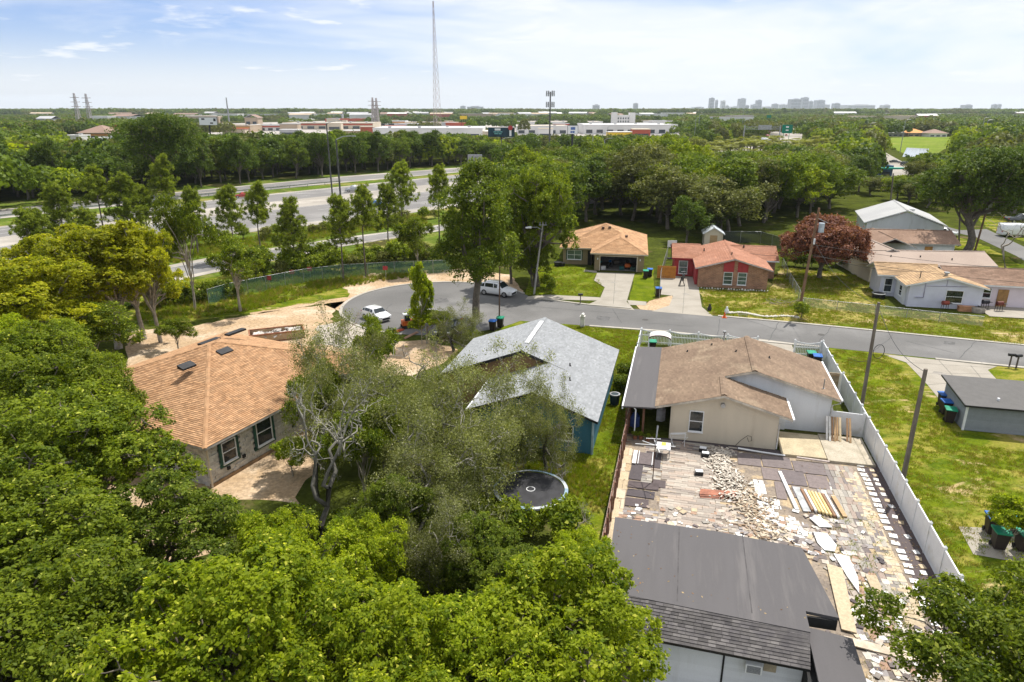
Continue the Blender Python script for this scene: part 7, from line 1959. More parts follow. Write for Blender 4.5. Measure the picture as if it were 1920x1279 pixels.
        if kind == 'suv':
            for sy in (-1, 1): mb = MB(); mb.box(-.5, 1.5, sy * W2 * .7 - .02, sy * W2 * .7 + .02, Hh + .03, Hh + .07); mb.build('roof_rail', GALV, t)
    return t
def gpos(x, y, z=0.02): p = G(x, y); p.z = z; return p
car('white sport utility car parked at the kerb beside the vine clad tree', gpos(933, 553), R(152), P_white)
car('white hatchback parked on the turning circle behind the small bright tree', gpos(706, 599), R(136), P_white, 'hatch').scale = (.88, .9, .9)
car('dark car half hidden by the lichen oak near the street bins', gpos(842, 625), R(78), P_dark, 'car')
car('silver pickup truck driving on the far highway lanes', gpos(666, 360, .05), R(12), P_silver, 'pickup', 'moving_car', 'pickup')
car('bright blue car driving on the near highway lanes', gpos(711, 387, .05), R(12 + 180), P_blue, 'car', 'moving_car')
car('red car passing behind the roadside pines', gpos(457, 371, .05), R(18), P_red, 'car', 'moving_car')
car('white cargo van parked at the right edge of the side street', gpos(1902, 443, .05), R(175), P_white, 'van', 'cargo_van', 'van')
car('dark car parked behind the white cargo van', gpos(1912, 418, .05), R(175), P_dark, 'pickup')
car('white car parked beside the dark brown roofed house', gpos(1768, 442, .05), R(150), P_white, 'car')
car('dark car on the side road nearest the live oak', gpos(1699, 311, .05), R(150), P_dark, 'suv')
car('small dark car further along the side road', gpos(1678, 306, .05), R(150), P_dark, 'car')
car('white truck on the distant highway by the palms', gpos(1435, 268, .05), R(100), P_white, 'truck', 'truck', 'truck', None, False)
rg = random.Random(3)
for i in range(22):
    f = rg.random(); x = 1440 + rg.uniform(-12, 45) * (1 - f) ; y = 224 + 52 * (1 - f) ** 1.4
    car('small car in the distant traffic towards downtown', gpos(x + 5, y, .05), R(rg.choice([75, 255]) + rg.uniform(-8, 8)), rg.choice([P_white, P_dark, P_silver, P_red]), 'car', 'moving_car', 'car', 'distant highway traffic', False)
for i in range(26):
    x = rg.uniform(420, 1240); y = rg.uniform(250, 262) 
    car('car parked in front of the distant stores', gpos(x, 263 + rg.uniform(-1, 3), .05), R(rg.choice([0, 90])), rg.choice([P_white, P_dark, P_silver, P_red, P_blue]), 'car', 'parked_car', 'car', 'cars parked by the distant stores', False)

# ------------------------------------------------------------------ wheelie bins
LID = {'blue': mat('blue_lid', (.02, .14, .50), .45), 'green': mat('green_lid', (.015, .30, .17), .45), 'teal': mat('teal_lid', (.02, .30, .33), .45)}
BINB = mat('dark_brown_bin', (.035, .025, .022), .55)
def bin_(label, loc, rz, lid, s=1.0):
    t = thing('wheelie_bin', label, 'bin', loc, rz); t.scale = (s, s, s)
    mb = MB(); b, tp = .24, .31
    mb.idx([(-b, -b, .06), (b, -b, .06), (b, b, .06), (-b, b, .06), (-tp, -tp - .05, 1.0), (tp, -tp - .05, 1.0), (tp, tp, 1.0), (-tp, tp, 1.0)], [(3, 2, 1, 0), (4, 5, 6, 7), (0, 1, 5, 4), (1, 2, 6, 5), (2, 3, 7, 6), (3, 0, 4, 7)]); mb.build('body', BINB, t)
    mb = MB(); mb.prism([(-.35, -.42), (.35, -.42), (.37, -.1), (.37, .36), (-.37, .36), (-.37, -.1)], 1.0, lambda x, y: 1.06 + .03 * (y > -.2)); mb.build('lid', LID[lid], t)
    mb = MB(); mb.tube([(-.28, .40, .98), (.28, .40, .98)], .025, 6); mb.build('handle', LID[lid], t)
    for sx in (-1, 1): mb = MB(); mb.tube([(sx * .27 - .03, .24, .12), (sx * .27 + .03, .24, .12)], .12, 12); mb.build('wheel', RUBBER, t)
    return t
for x, y, l_, lab in ((1210, 522, 'green', 'green lidded bin beside the open garage of the tan house'), (1218, 519, 'blue', 'blue lidded bin beside the open garage of the tan house'), (1234, 556, 'blue', 'blue lidded bin left of the brick house driveway'),
    (938, 614, 'green', 'green lidded bin behind the ridge of the pale grey roof'), (924, 620, 'blue', 'blue lidded bin behind the ridge of the pale grey roof'),
    (1222, 660, 'green', 'green lidded bin behind the left end of the brown roof'), (1519, 682, 'green', 'green lidded bin behind the short picket fence'), (1530, 688, 'blue', 'blue lidded bin behind the short picket fence'),
    (1766, 763, 'blue', 'blue lidded bin, rear one beside the grey shed'), (1771, 777, 'blue', 'second blue lidded bin beside the grey shed'), (1778, 792, 'green', 'green lidded bin, nearest beside the grey shed'),
    (1857, 1000, 'blue', 'blue lidded bin on the concrete pad at the right'), (1870, 1028, 'green', 'green lidded bin in front on the concrete pad at the right'), (1915, 1032, 'green', 'green lidded bin at the right edge of the concrete pad'), (1898, 1000, 'teal', 'dark bin half hidden by leaves on the concrete pad'), (1122, 505, 'teal', 'teal bin beside the door of the tan house')):
    bin_(lab, gpos(x, y, .025), LA + rnd.uniform(-.15, .15), l_, 1.05)

# ------------------------------------------------------------------ poles, wires, mailboxes
POLES = {}
def upole(key, label, base, top_z, lean=(0, 0), r_=.14, m=WOODPOLE, kind='utility_pole', extras=None):
    t = thing(kind, label, 'utility pole', base, 0)
    mb = MB(); mb.tube([(0, 0, -.2), (lean[0] * .5, lean[1] * .5, top_z / 2), (lean[0], lean[1], top_z)], [r_, r_ * .85, r_ * .7], 10); mb.build('pole', m, t)
    POLES[key] = Vector(base) + Vector((lean[0], lean[1], top_z))
    if extras: extras(t, Vector((lean[0], lean[1], top_z)))
    return t
def transformer(t, p):
    mb = MB(); c = p + Vector((.5, -.1, -2.6)); mb.tube([c, c + Vector((0, 0, 1.0))], .3, 12); mb.build('transformer', mat('pale_blue_grey', (.50, .56, .62), .5), t)
    mb = MB(); mb.tube([p + Vector((0, 0, -1.1)), p + Vector((1.1, -.2, -1.6))], .03, 5); mb.build('bracket', GALV, t)
    mb = MB(); mb.tube([p + Vector((-.1, -.2, -3.9)), p + Vector((-.1, -.2, -3.3))], .1, 8); mb.build('insulator', WHITE, t)
def lamp(t, p):
    mb = MB(); mb.tube([p + Vector((0, 0, -.9)), p + Vector((-.7, -.1, -.5)), p + Vector((-1.5, -.2, -.5))], .04, 6); mb.build('arm', GALV, t)
    mb = MB(); mb.tube([p + Vector((-1.4, -.2, -.5)), p + Vector((-2.1, -.25, -.55))], [.16, .1], 8); mb.build('lamp', WHITE, t)
    for dx in (-.35, 0, .35): mb = MB(); mb.tube([p + Vector((dx, 0, -.2)), p + Vector((dx, 0, .12))], .07, 6); mb.build('insulator', GALV, t)
    mb = MB(); mb.beam(p + Vector((-.5, 0, -.25)), p + Vector((.5, 0, -.25)), .1, .1); mb.build('crossarm', GALV, t)
def zat(x, y, base):
    """height of the point above base seen in image row y"""
    D = base.y; v = y - 639.5
    return CAM_H - D * (FPX * SP + v * CP) / (FPX * CP - v * SP)
def tilted(x0, y0, x1, y1):
    b = G(x0, y0); z = zat(x1, y1, b); X = (x1 - 960) * b.y / (FPX * CP - (y1 - 639.5) * SP)
    return b, z, (X - b.x, 0)
b, z, ln = tilted(1001, 552, 1018, 418); upole('a', 'grey concrete street light pole beside the tan house lawn', b, z, ln, .13, mat('concrete_pole', (.36, .35, .32), .9), extras=lamp)
b, z, ln = tilted(1497, 590, 1536, 390); upole('b', 'brown wooden pole with pale transformer in front of the copper tree', b, z, ln, .17, mat('brown_pole', (.22, .13, .08), .9, var=.15), extras=transformer)
def coil(t, p):
    mb = MB(); c = p * .35 + Vector((0, -.2, 0)); 
    mb.tube([c + Vector((.45 + math.cos(a) * .42, -.1, math.sin(a) * .55)) for a in [k * .42 for k in range(16)]], .025, 5); mb.build('cable_coil', BLACK, t)
b, z, ln = tilted(1615, 765, 1648, 567); upole('c', 'tall weathered wooden pole with a black cable coil on the right lawn', b, z, ln, .15, extras=lambda t, p: coil(t, Vector((p.x * 1.9, 0, p.z * 1.6))))
b, z, ln = tilted(1690, 912, 1736, 692); upole('d', 'weathered wooden pole nearest the camera on the right lawn', b, z, ln, .16)
b, z, ln = tilted(936, 612, 937, 500); upole('e', 'slim rusty brown pole beside the vine clad tree', b, z, ln, .09, mat('rusty_pole', (.14, .085, .06), .9))
def lamp2(t, p):
    mb = MB(); mb.tube([p, p + Vector((-1, 0, .5)), p + Vector((-2.6, 0, .7))], .05, 5); mb.build('arm', GALV, t)
    mb = MB(); mb.box(p.x - .6, p.x + .1, -.5, -.1, p.z - 5.2, p.z - 3.4); mb.build('transformer', GALV, t)
b, z, ln = tilted(1828, 470, 1866, 338); upole('f', 'tall leaning street light pole beside the live oak', b, z, ln, .17, mat('brown_pole', (.22, .13, .08)), extras=lamp2)
b, z, ln = tilted(1798, 462, 1800, 390); upole('g', 'grey wooden pole against the live oak trunk', b, z, ln, .15)
b, z, ln = tilted(1668, 395, 1675, 325); upole('h', 'bare grey palm like pole among the trees behind the pale roof', b, z, ln, .2)
def wire(label, p, q, sag, r_=.018, group='overhead wires'):
    pts = [Vector(p).lerp(Vector(q), i / 14) - Vector((0, 0, sag * math.sin(math.pi * i / 14))) for i in range(15)]
    mb = MB(); mb.tube(pts, r_, 4); return single('wire', mb, BLACK, label, 'wire', group)
wire('thin wire from the street light pole to the tan house', POLES['a'] - Vector((0, 0, .3)), Vector((12, 104, 4.5)), .6)
wire('thin wire from the transformer pole to the lilac white house', POLES['b'] - Vector((0, 0, 5)), Vector((50, 79, 3.9)), .7)
wire('upper wire from the transformer pole towards the right edge', POLES['b'] - Vector((0, 0, 4)), Vector((75, 70, 6)), 1.2)
wire('guy wire of the transformer pole down to the yard', POLES['b'] - Vector((0, 0, 3.5)), G(1565, 528), .1)
wire('thin wire from the tall weathered pole across the street', POLES['c'] - Vector((0, 0, 4.6)), G(1590, 672) + Vector((0, 0, .1)), .2)
wire('thin wire between the two weathered poles', POLES['c'] - Vector((0, 0, .3)), POLES['d'] - Vector((0, 0, .2)), .8)
wire('thin wire from the tall weathered pole to the transformer pole', POLES['c'] - Vector((0, 0, .3)), POLES['b'] - Vector((0, 0, 3.6)), 1.0)
wire('thin wire from the leaning street light pole to the grey pole by the live oak', POLES['f'] - Vector((0, 0, 2.5)), POLES['g'], .6)
wire('thin wire from the leaning street light pole to the right edge', POLES['f'] - Vector((0, 0, 2.0)), Vector((100, 100, 9)), 1.2)
wire('thin wire from the slim rusty pole to the street light pole', POLES['e'] - Vector((0, 0, .2)), POLES['a'] - Vector((0, 0, .8)), .5)
wire('lower wire from the transformer pole towards the right edge', POLES['b'] - Vector((0, 0, 5.2)), Vector((78, 66, 5)), 1.3)
wire('thin wire from the transformer pole to the brick house', POLES['b'] - Vector((0, 0, 4.5)), Vector((32.5, 92, 3.4)), .5)
def mailbox(label, loc, rz=0.0, kind='box', m=BLACK):
    t = thing('mailbox', label, 'mailbox', loc, rz)
    if kind == 'box':
        mb = MB(); mb.box(-.05, .05, -.05, .05, 0, 1.0); mb.build('post', mat('mail_post', (.12, .1, .09), .8), t)
        mb = MB(); mb.tube([(-.28, 0, 1.14), (.28, 0, 1.14)], .14, 10); mb.build('box', m, t)
    else:
        mb = MB(); mb.box(-.22, .22, -.22, .22, 0, 1.15); mb.box(-.28, .28, -.3, .3, 1.15, 1.2); mb.build('pedestal', m, t)
        mb = MB(); mb.tube([(-.0, -.32, 1.32), (0, .32, 1.32)], .16, 10); mb.build('box', m, t)
mailbox('dark mailbox on a post by the tan house sidewalk', gpos(1088, 570), 0)
mailbox('white pedestal mailbox on the kerb behind the pale grey roof', gpos(1092, 613), LA, 'pedestal', mat('pale_mailbox', (.62, .6, .56), .7))
mailbox('dark mailbox at the kerb at the right edge', gpos(1892, 688), LA)
mailbox('dark lidded mailbox at the right kerb driveway corner', gpos(1905, 690), LA + .4)
# trampoline
t = thing('trampoline', 'round black trampoline with pale blue edge pad under the oaks', 'trampoline', G(994, 917, .85) * Vector((1, 1, 0)) if False else Vector((1.1, 35.2, 0)), 0)
def ring(mb, r0, r1, z0, z1, n=40, m=0):
    for k in range(n):
        a, b_ = 2 * math.pi * k / n, 2 * math.pi * (k + 1) / n
        P = lambda r_, a_, z_: (r_ * math.cos(a_), r_ * math.sin(a_), z_)
        mb.face([P(r0, a, z1), P(r1, a, z1), P(r1, b_, z1), P(r0, b_, z1)], m); mb.face([P(r1, a, z0), P(r1, b_, z0), P(r1, b_, z1), P(r1, a, z1)], m)
mb = MB(); ring(mb, 0, 1.96, .85, .87); mb.build('mat', mat('trampoline_mat', (.035, .035, .04), .7), t)
for k in range(8):
    mb = MB(); a0 = 2 * math.pi * k / 8
    for j in range(5):
        a, b_ = a0 + j * math.pi / 20, a0 + (j + 1) * math.pi / 20
        P = lambda r_, a_, z_: (r_ * math.cos(a_), r_ * math.sin(a_), z_)
        mb.face([P(2.0, a, .92), P(2.2, a, .9), P(2.2, b_, .9), P(2.0, b_, .92)]); mb.face([P(2.2, a, .8), P(2.2, b_, .8), P(2.2, b_, .9), P(2.2, a, .9)])
    mb.build('edge_pad', mat('edge_pad_blue', (.26, .38, .47), .5) if k % 2 else mat('edge_pad_white', (.50, .54, .56), .5), t)
for k in range(6):
    a = k * math.pi / 3; mb = MB(); mb.tube([(2.15 * math.cos(a), 2.15 * math.sin(a), 0), (2.15 * math.cos(a), 2.15 * math.sin(a), .85)], .03, 6); mb.build('leg', GALV, t)
mb = MB(); ring(mb, .22, .27, .87, .875, 20); mb.build('centre_ring', WHITE, t)
# round bin by the blue house
t = thing('water_butt', 'dark round tub with pale rim beside the pale grey roof eave', 'tub', gpos(1152, 758), 0)
mb = MB(); mb.tube([(0, 0, 0), (0, 0, .85)], [.34, .4], 18); mb.build('tub', mat('dark_teal_tub', (.03, .05, .06), .5), t)
mb = MB(); ring(mb, .3, .42, .8, .88, 20); mb.build('rim', GALV, t)
# skip full of rubble on the sandy ground
t = thing('skip_container', 'long rusty open skip container on the sandy ground behind the orange roof', 'skip', G(520, 634), R(22))
M_skip = mat('rust_brown_skip', (.30, .13, .07), .8, var=.15); SX, SY, SH = 2.6, 1.0, .8
for nm, bx in (('side_panel', (-SX, SX, -SY, -SY + .08)), ('side_panel', (-SX, SX, SY - .08, SY)), ('end_panel', (-SX, -SX + .08, -SY + .08, SY - .08)), ('end_panel', (SX - .08, SX, -SY + .08, SY - .08))):
    mb = MB(); mb.box(*bx, .1, SH); mb.build(nm, mat('tan_skip', (.42, .30, .18), .8, var=.1) if nm == 'side_panel' else M_skip, t)
mb = MB(); mb.box(-SX, SX, -SY, SY, .02, .12); mb.build('floor', M_skip, t)
mb = MB()
for k in range(4): a = [(-SX, -SY), (SX, -SY), (SX, SY), (-SX, SY)]; p, q = a[k], a[(k + 1) % 4]; mb.beam((*p, SH + .04), (*q, SH + .04), .14, .12)
mb.build('rim', M_skip, t)
mb = MB()
for i in range(60):
    M_ = Matrix.Translation((rnd.uniform(-SX + .3, SX - .3), rnd.uniform(-.9, .9), .35 + rnd.random() * .35)) @ Matrix.Rotation(rnd.uniform(0, 3), 4, 'Z') @ Matrix.Rotation(rnd.uniform(-.6, .6), 4, 'X')
    s_ = rnd.uniform(.15, .4); mb.box(-s_, s_, -s_ * .5, s_ * .5, 0, .1, 0, rnd.uniform(.6, 1.2), M_)
o = mb.build('rubble', mat('skip_rubble', (.6, .55, .5), .9), None); o.location = t.location; o.rotation_euler = t.rotation_euler; tag(o, 'pale rubble filling the rusty skip container', 'rubble', None, 'stuff')
# sand heap and loose boards on the building plot
mb = MB(); n = 28
V = [(0, 0, .7)]; F_ = []
for r_i, rr in enumerate((.5, 1.0, 1.6, 2.2)):
    for k in range(n): a = 2 * math.pi * k / n; V.append((rr * math.cos(a) * 1.4 + rnd.uniform(-.06, .06), rr * math.sin(a) + rnd.uniform(-.06, .06), .7 * (1 - (rr / 2.2) ** 1.3) + rnd.uniform(-.04, .04)))
for k in range(n): F_.append((0, 1 + k, 1 + (k + 1) % n))
for r_i in range(3):
    for k in range(n): b0 = 1 + r_i * n; b1 = b0 + n; F_.append((b0 + k, b1 + k, b1 + (k + 1) % n, b0 + (k + 1) % n))
mb.idx(V, F_, 0, 1, True); o = single('sand_heap', mb, M_dirt, 'rounded heap of tan sand behind the oaks', 'sand heap', loc=gpos(800, 660, 0)); 
for i, (x, y, w_, d_, c, lab) in enumerate(((745, 622, 1.6, .6, (.45, .08, .03), 'orange red board pile beside the turning circle'), (770, 630, 2.4, .35, (.5, .3, .2), 'pale timber lying on the dark earth near the street'), (825, 640, 2.8, .9, (.2, .13, .1), 'dark earth coloured board stack near the street'))):
    t = thing('board_pile', lab, 'boards', gpos(x, y), rnd.uniform(0, 3))
    for k in range(4): mb = MB(); mb.box(-w_ / 2 + k * .05, w_ / 2, -d_ / 2 + k * d_ / 5, -d_ / 2 + (k + .85) * d_ / 5, .02, .08 + .04 * (k % 2)); mb.build('board', mat('pile_%d' % i, c, .8), t)
t = thing('mini_excavator', 'small orange and white excavator half hidden by the small bright tree', 'excavator', gpos(764, 614), R(20)); t.scale = (.72, .72, .72)
M_exo = mat('excavator_orange', (.55, .12, .02), .5)
for sy in (-.6, .6): mb = MB(); mb.box(-.9, .9, sy - .15, sy + .15, 0, .4); mb.build('track', RUBBER, t)
mb = MB(); mb.prism([(-.8, -.6), (.7, -.6), (.9, 0), (.7, .6), (-.8, .6)], .42, 1.1); mb.build('body', M_exo, t)
mb = MB(); mb.prism([(-.4, -.5), (.4, -.5), (.4, .4), (-.4, .4)], 1.1, 2.0); mb.build('cab', GL, t); mb = MB(); mb.prism([(-.55, -.6), (.5, -.6), (.5, .5), (-.55, .5)], 2.0, 2.1); mb.build('roof', WHITE, t)
mb = MB(); mb.beam((.7, 0, .9), (1.7, 0, 2.2), .2, .25); mb.beam((1.7, 0, 2.2), (2.5, 0, 1.0), .16, .2); mb.build('arm', M_exo, t); mb = MB(); mb.box(2.3, 2.8, -.3, .3, .5, 1.0); mb.build('bucket', M_exo, t)
# garage contents of the tan house
def inH(t0, p): return t0.matrix_basis @ Vector(p) if False else (Matrix.Translation(t0.location) @ Matrix.Rotation(t0.rotation_euler[2], 4, 'Z')) @ Vector(p)
t = thing('ride_on_mower', 'orange ride on mower inside the open garage', 'mower', inH(H6, (5.0, 2.0, .05)), R(80))
mb = MB(); mb.prism([(-.8, -.35), (.2, -.35), (.2, .35), (-.8, .35)], .35, .8); mb.build('bonnet', M_exo, t); mb = MB(); mb.prism([(-.1, -.5), (.8, -.5), (.8, .5), (-.1, .5)], .3, .5); mb.build('deck', M_exo, t)
mb = MB(); mb.box(.3, .7, -.25, .25, .55, .65); mb.box(.65, .75, -.25, .25, .6, 1.05); mb.build('seat', BLACK, t)
mb = MB(); mb.tube([(.0, 0, .8), (.15, 0, 1.1)], .03, 6); mb.tube([(.1, -.2, 1.1), (.1, .2, 1.1)], .03, 6); mb.build('steering_wheel', BLACK, t)
for x_, r_ in ((-.55, .2), (.6, .28)):
    for sy in (-.5, .5): mb = MB(); mb.tube([(x_, sy - .08, r_), (x_, sy + .08, r_)], r_, 12); mb.build('wheel', RUBBER, t)
t = thing('motorcycle', 'dark motorcycle standing in the left half of the open garage', 'motorcycle', inH(H6, (2.4, 2.2, .05)), R(60))
for x_ in (-.7, .7): mb = MB(); mb.tube([(x_, -.06, .32), (x_, .06, .32)], .32, 16); mb.build('wheel', RUBBER, t)
mb = MB(); mb.beam((-.7, 0, .35), (0, 0, .8), .08, .08); mb.beam((0, 0, .8), (.5, 0, .95), .08, .1); mb.beam((.5, 0, 1.0), (.7, 0, .32), .06, .06); mb.build('frame', BLACK, t)
mb = MB(); mb.prism([(-.6, -.13), (.1, -.15), (.1, .15), (-.6, .13)], .78, .88); mb.build('seat', BLACK, t); mb = MB(); mb.tube([(.05, 0, .92), (.45, 0, .95)], [.16, .12], 10); mb.build('tank', P_blue, t); mb = MB(); mb.tube([(.45, -.35, 1.1), (.45, .35, 1.1)], .025, 6); mb.build('handlebar', CHROME, t)
for i, (x_, y_, c, lab) in enumerate(((1.5, .9, (.6, .6, .6), 'pale cushion bundle at the left of the open garage'), (4.2, 1.2, (.02, .1, .1), 'dark teal tool box in the open garage'), (5.8, .9, (.03, .06, .05), 'dark green storage box at the right of the open garage'), (3.3, 5.0, (.3, .25, .2), 'cardboard boxes at the back of the open garage'))):
    t = thing('storage_box', lab, 'box', inH(H6, (x_, y_, .06)), rnd.uniform(-.3, .3)); mb = MB(); mb.prism([(-.35, -.25), (.35, -.25), (.35, .25), (-.35, .25)], 0, .45); mb.build('box', mat('sb_%d' % i, c, .8), t); mb = MB(); mb.box(-.37, .37, -.27, .27, .45, .5); mb.build('lid', mat('sb_%d' % i, c, .8), t)
t = thing('planter_tub', 'black oval tub on the lawn left of the tan house', 'tub', gpos(1046, 499), 0); mb = MB(); mb.tube([(0, 0, 0), (0, 0, .6)], [.5, .6], 16); mb.build('tub', BLACK, t); mb = MB(); mb.tube([(.6, 0, 0), (.6, 0, .5)], [.4, .5], 14); mb.build('tub', BLACK, t)
# orange timber gate and things around the brick house
t = thing('timber_gate', 'orange stained timber gate between the driveways', 'gate', inH(H7, (-4.9, 4.3, 0)), R(-8))
for i in range(10): mb = MB(); mb.box(i * .25, i * .25 + .235, -.03, .03, .05, 1.75); mb.build('board', M_oak, t)
for z_ in (.3, .95, 1.5): mb = MB(); mb.box(0, 2.5, -.08, -.032, z_, z_ + .1); mb.build('rail', M_oak, t)
t = thing('scooter', 'dark motor scooter parked in front of the brick house entrance', 'scooter', inH(H7, (-1.4, 4.2, .03)), R(80))
for x_ in (-.5, .55): mb = MB(); mb.tube([(x_, -.06, .25), (x_, .06, .25)], .25, 14); mb.build('wheel', RUBBER, t)
mb = MB(); mb.prism([(-.7, -.18), (.0, -.2), (.0, .2), (-.7, .18)], .35, .75); mb.beam((.0, 0, .35), (.5, 0, .35), .3, .06); mb.beam((.5, 0, .3), (.35, 0, 1.0), .3, .06); mb.build('body', P_dark, t); mb = MB(); mb.tube([(.3, -.3, 1.02), (.3, .3, 1.02)], .025, 6); mb.build('handlebar', CHROME, t)
t = thing('a_frame_stand', 'dark triangular stand on the brick house driveway', 'stand', gpos(1277, 536), 0)
for a, b in (((-.4, -.3, 0), (0, 0, 1.2)), ((.4, -.3, 0), (0, 0, 1.2)), ((0, .5, 0), (0, 0, 1.2)), ((-.4, -.3, .05), (.4, -.3, .05))): mb = MB(); mb.beam(a, b, .07, .07); mb.build('leg' if b[2] > 1 else 'crossbar', BLACK, t)
for i, (x, y, c, nm, lab) in enumerate(((1258, 478, (.7, .7, .7), 'play_house', 'white play hoop behind the orange timber gate'),)):
    t = thing('basketball_stand', 'white basketball backboard behind the orange timber gate', 'basketball stand', gpos(x, y + 8), 0)
    mb = MB(); mb.tube([(0, 0, 0), (0, 0, 2.4)], .05, 6); mb.build('pole', BLACK, t); mb = MB(); mb.box(-.7, .7, -.1, -.05, 1.9, 2.9); mb.build('backboard', WHITE, t)
    mb = MB(); mb.box(-.3, .3, -.115, -.105, 2.05, 2.4); mb.build('target_panel', mat('grey_panel', (.4, .4, .4), .6), t); mb = MB(); mb.box(-.5, .5, -.2, .5, 0, .15); mb.build('base', BLACK, t)
for i, (x, y) in enumerate(((1330, 583), (1362, 588))):
    t = thing('garden_ornament', ['dark and white garden figure beside the brick house driveway', 'small pale garden figure by the row of white stones'][i], 'garden figure', gpos(x, y), 0)
    mb = MB(); mb.tube([(0, 0, 0), (0, 0, .35), (0, 0, .6)], [.22, .25, .12], 10); mb.build('body', WHITE if i else BLACK, t); mb = MB(); mb.tube([(0, 0, .6), (0, 0, .72), (0, 0, .82)], [.1, .14, .05], 10); mb.build('head', BLACK if not i else WHITE, t)
for i in range(34):
    f = i / 33; p = G(1368 + 128 * f, 588 + 9 * f - 2 * math.sin(f * 9)); mb = MB()
    s_ = rnd.uniform(.14, .24); mb.tube([(0, 0, 0), (0, 0, s_ * .6), (0, 0, s_)], [s_, s_ * .95, s_ * .3], 7, smooth=False)
    single('border_stone', mb, mat('white_stone', (.62, .58, .52), .9, var=.1), 'white border stone in the row along the street verge', 'stone', 'white stones along the verge', loc=p, rz=rnd.uniform(0, 3))
for i in range(26):
    p = inH(H7, (.4 + i * .34, -.25 + .15 * math.sin(i * 1.7), 0)); mb = MB(); s_ = rnd.uniform(.08, .18); mb.tube([(0, 0, 0), (0, 0, s_)], [s_, s_ * .5], 7, smooth=False)
    single('edging_stone', mb, mat('white_stone', (.62, .58, .52)), 'pale edging stone along the foot of the brick wall', 'stone', 'edging stones by the brick wall', loc=p)
t = thing('traffic_cone', 'orange red cone on the verge beside the white stones', 'cone', gpos(1358, 596), 0); mb = MB(); mb.tube([(0, 0, .04), (0, 0, .6)], [.18, .04], 12); mb.build('cone', mat('cone_orange', (.75, .13, .02), .6), t); mb = MB(); mb.box(-.24, .24, -.24, .24, 0, .04); mb.build('base', mat('cone_orange', (.75, .13, .02)), t)
mb = MB()
for i in range(60):
    a = Vector((rnd.uniform(-2, 2), rnd.uniform(-1, 1), rnd.uniform(.05, .5))); mb.tube([a, a + Vector((rnd.uniform(-1, 1), rnd.uniform(-.6, .6), rnd.uniform(-.1, .4)))], .02, 4)
o = single('brush_pile', mb, mat('dry_brush', (.33, .27, .2), .9), 'pile of dry grey brush beside the brown transformer pole', 'brush', loc=gpos(1470, 572, 0)); o['kind'] = 'stuff'
# around the lilac white house
def bbq(label, loc, col, rz=0.0):
    t = thing('barbecue', label, 'barbecue', loc, rz)
    mb = MB(); mb.tube([(-.35, 0, .85), (.35, 0, .85)], .25, 12); mb.build('drum', mat('bbq_' + label[:5], col, .5), t)
    for sx in (-.3, .3):
        for sy in (-.2, .2): mb = MB(); mb.beam((sx, sy, 0), (sx * .9, sy * .8, .7), .04, .04); mb.build('leg', BLACK, t)
    mb = MB(); mb.box(.4, .75, -.2, .2, .78, .81); mb.build('shelf', BLACK, t)
bbq('maroon drum barbecue on the patio slab of the lilac white house', inH(H8, (9.9, .2, .06)), (.14, .03, .02)); bbq('black barbecue on the patio slab of the lilac white house', inH(H8, (8.6, .6, .06)), (.02, .02, .03)); bbq('small red kettle barbecue against the lilac wall', inH(H8, (4.0, -.7, 0)), (.3, .06, .04))
t = thing('plank_box', 'terracotta coloured low box against the lilac wall', 'box', inH(H8, (6.2, -.7, 0)), R(-13)); mb = MB(); mb.box(-.8, .8, -.3, .3, 0, .55); mb.build('box', mat('terracotta_box', (.48, .24, .13), .8), t); mb = MB(); mb.box(-.84, .84, -.34, .34, .55, .6); mb.build('lid', mat('terracotta_box', (.48, .24, .13)), t)
mb = MB(); mb.tube([(0, 0, 0), (0, 0, .5), (.1, 0, .7)], [.7, .8, .3], 12); single('covered_mound', mb, mat('grey_beige_cover', (.34, .30, .25), .9), 'grey beige covered mound right of the terracotta box', 'cover', loc=inH(H8, (7.4, -.8, 0)))
t = thing('round_planter', 'dark round planter at the left corner of the lilac white house', 'planter', inH(H8, (-2.0, 3.4, 0)), 0); mb = MB(); mb.tube([(0, 0, 0), (0, 0, .6)], [.7, .75], 18); mb.build('tub', BLACK, t); mb = MB(); ring(mb, .6, .8, .55, .62, 20); mb.build('rim', GALV, t)
# arch over the gate behind the brown roof
t = thing('garden_arch', 'white arched swing seat with dark rim behind the left end of the brown roof', 'swing seat', L(1.6, 33.2), LA)
mb = MB()
for i in range(8):
    a, b_ = math.pi * i / 8, math.pi * (i + 1) / 8
    P = lambda q, y_: (-math.cos(q) * 1.0, y_, 1.9 + math.sin(q) * .35)
    mb.face([P(a, -.7), P(b_, -.7), P(b_, .7), P(a, .7)])
mb.build('canopy', mat('canopy_cloth', (.66, .64, .62), .8), t)
mb = MB(); mb.tube([(-math.cos(math.pi * i / 8) * 1.0, -.72, 1.88 + math.sin(math.pi * i / 8) * .35) for i in range(9)], .05, 6); mb.build('front_rim', mat('maroon_rim', (.10, .03, .03), .6), t)
for x_ in (-1, 1):
    for y_ in (-.65, .65): mb = MB(); mb.box(x_ - .05, x_ + .05, y_ - .05, y_ + .05, 0, 1.9); mb.build('post', VINYL, t)
t = thing('marker_stake', 'yellow marker stake behind the long vinyl fence', 'stake', L(17.0, 9.4), 0); mb = MB(); mb.beam((0, 0, 0), (.03, 0, 1.1), .06, .03); mb.build('stake', mat('yellow_stake', (.7, .6, .05), .6), t); mb = MB(); mb.box(-.01, .07, -.02, .02, 1.1, 1.2); mb.build('flag', mat('yellow_stake', (.7, .6, .05)), t)
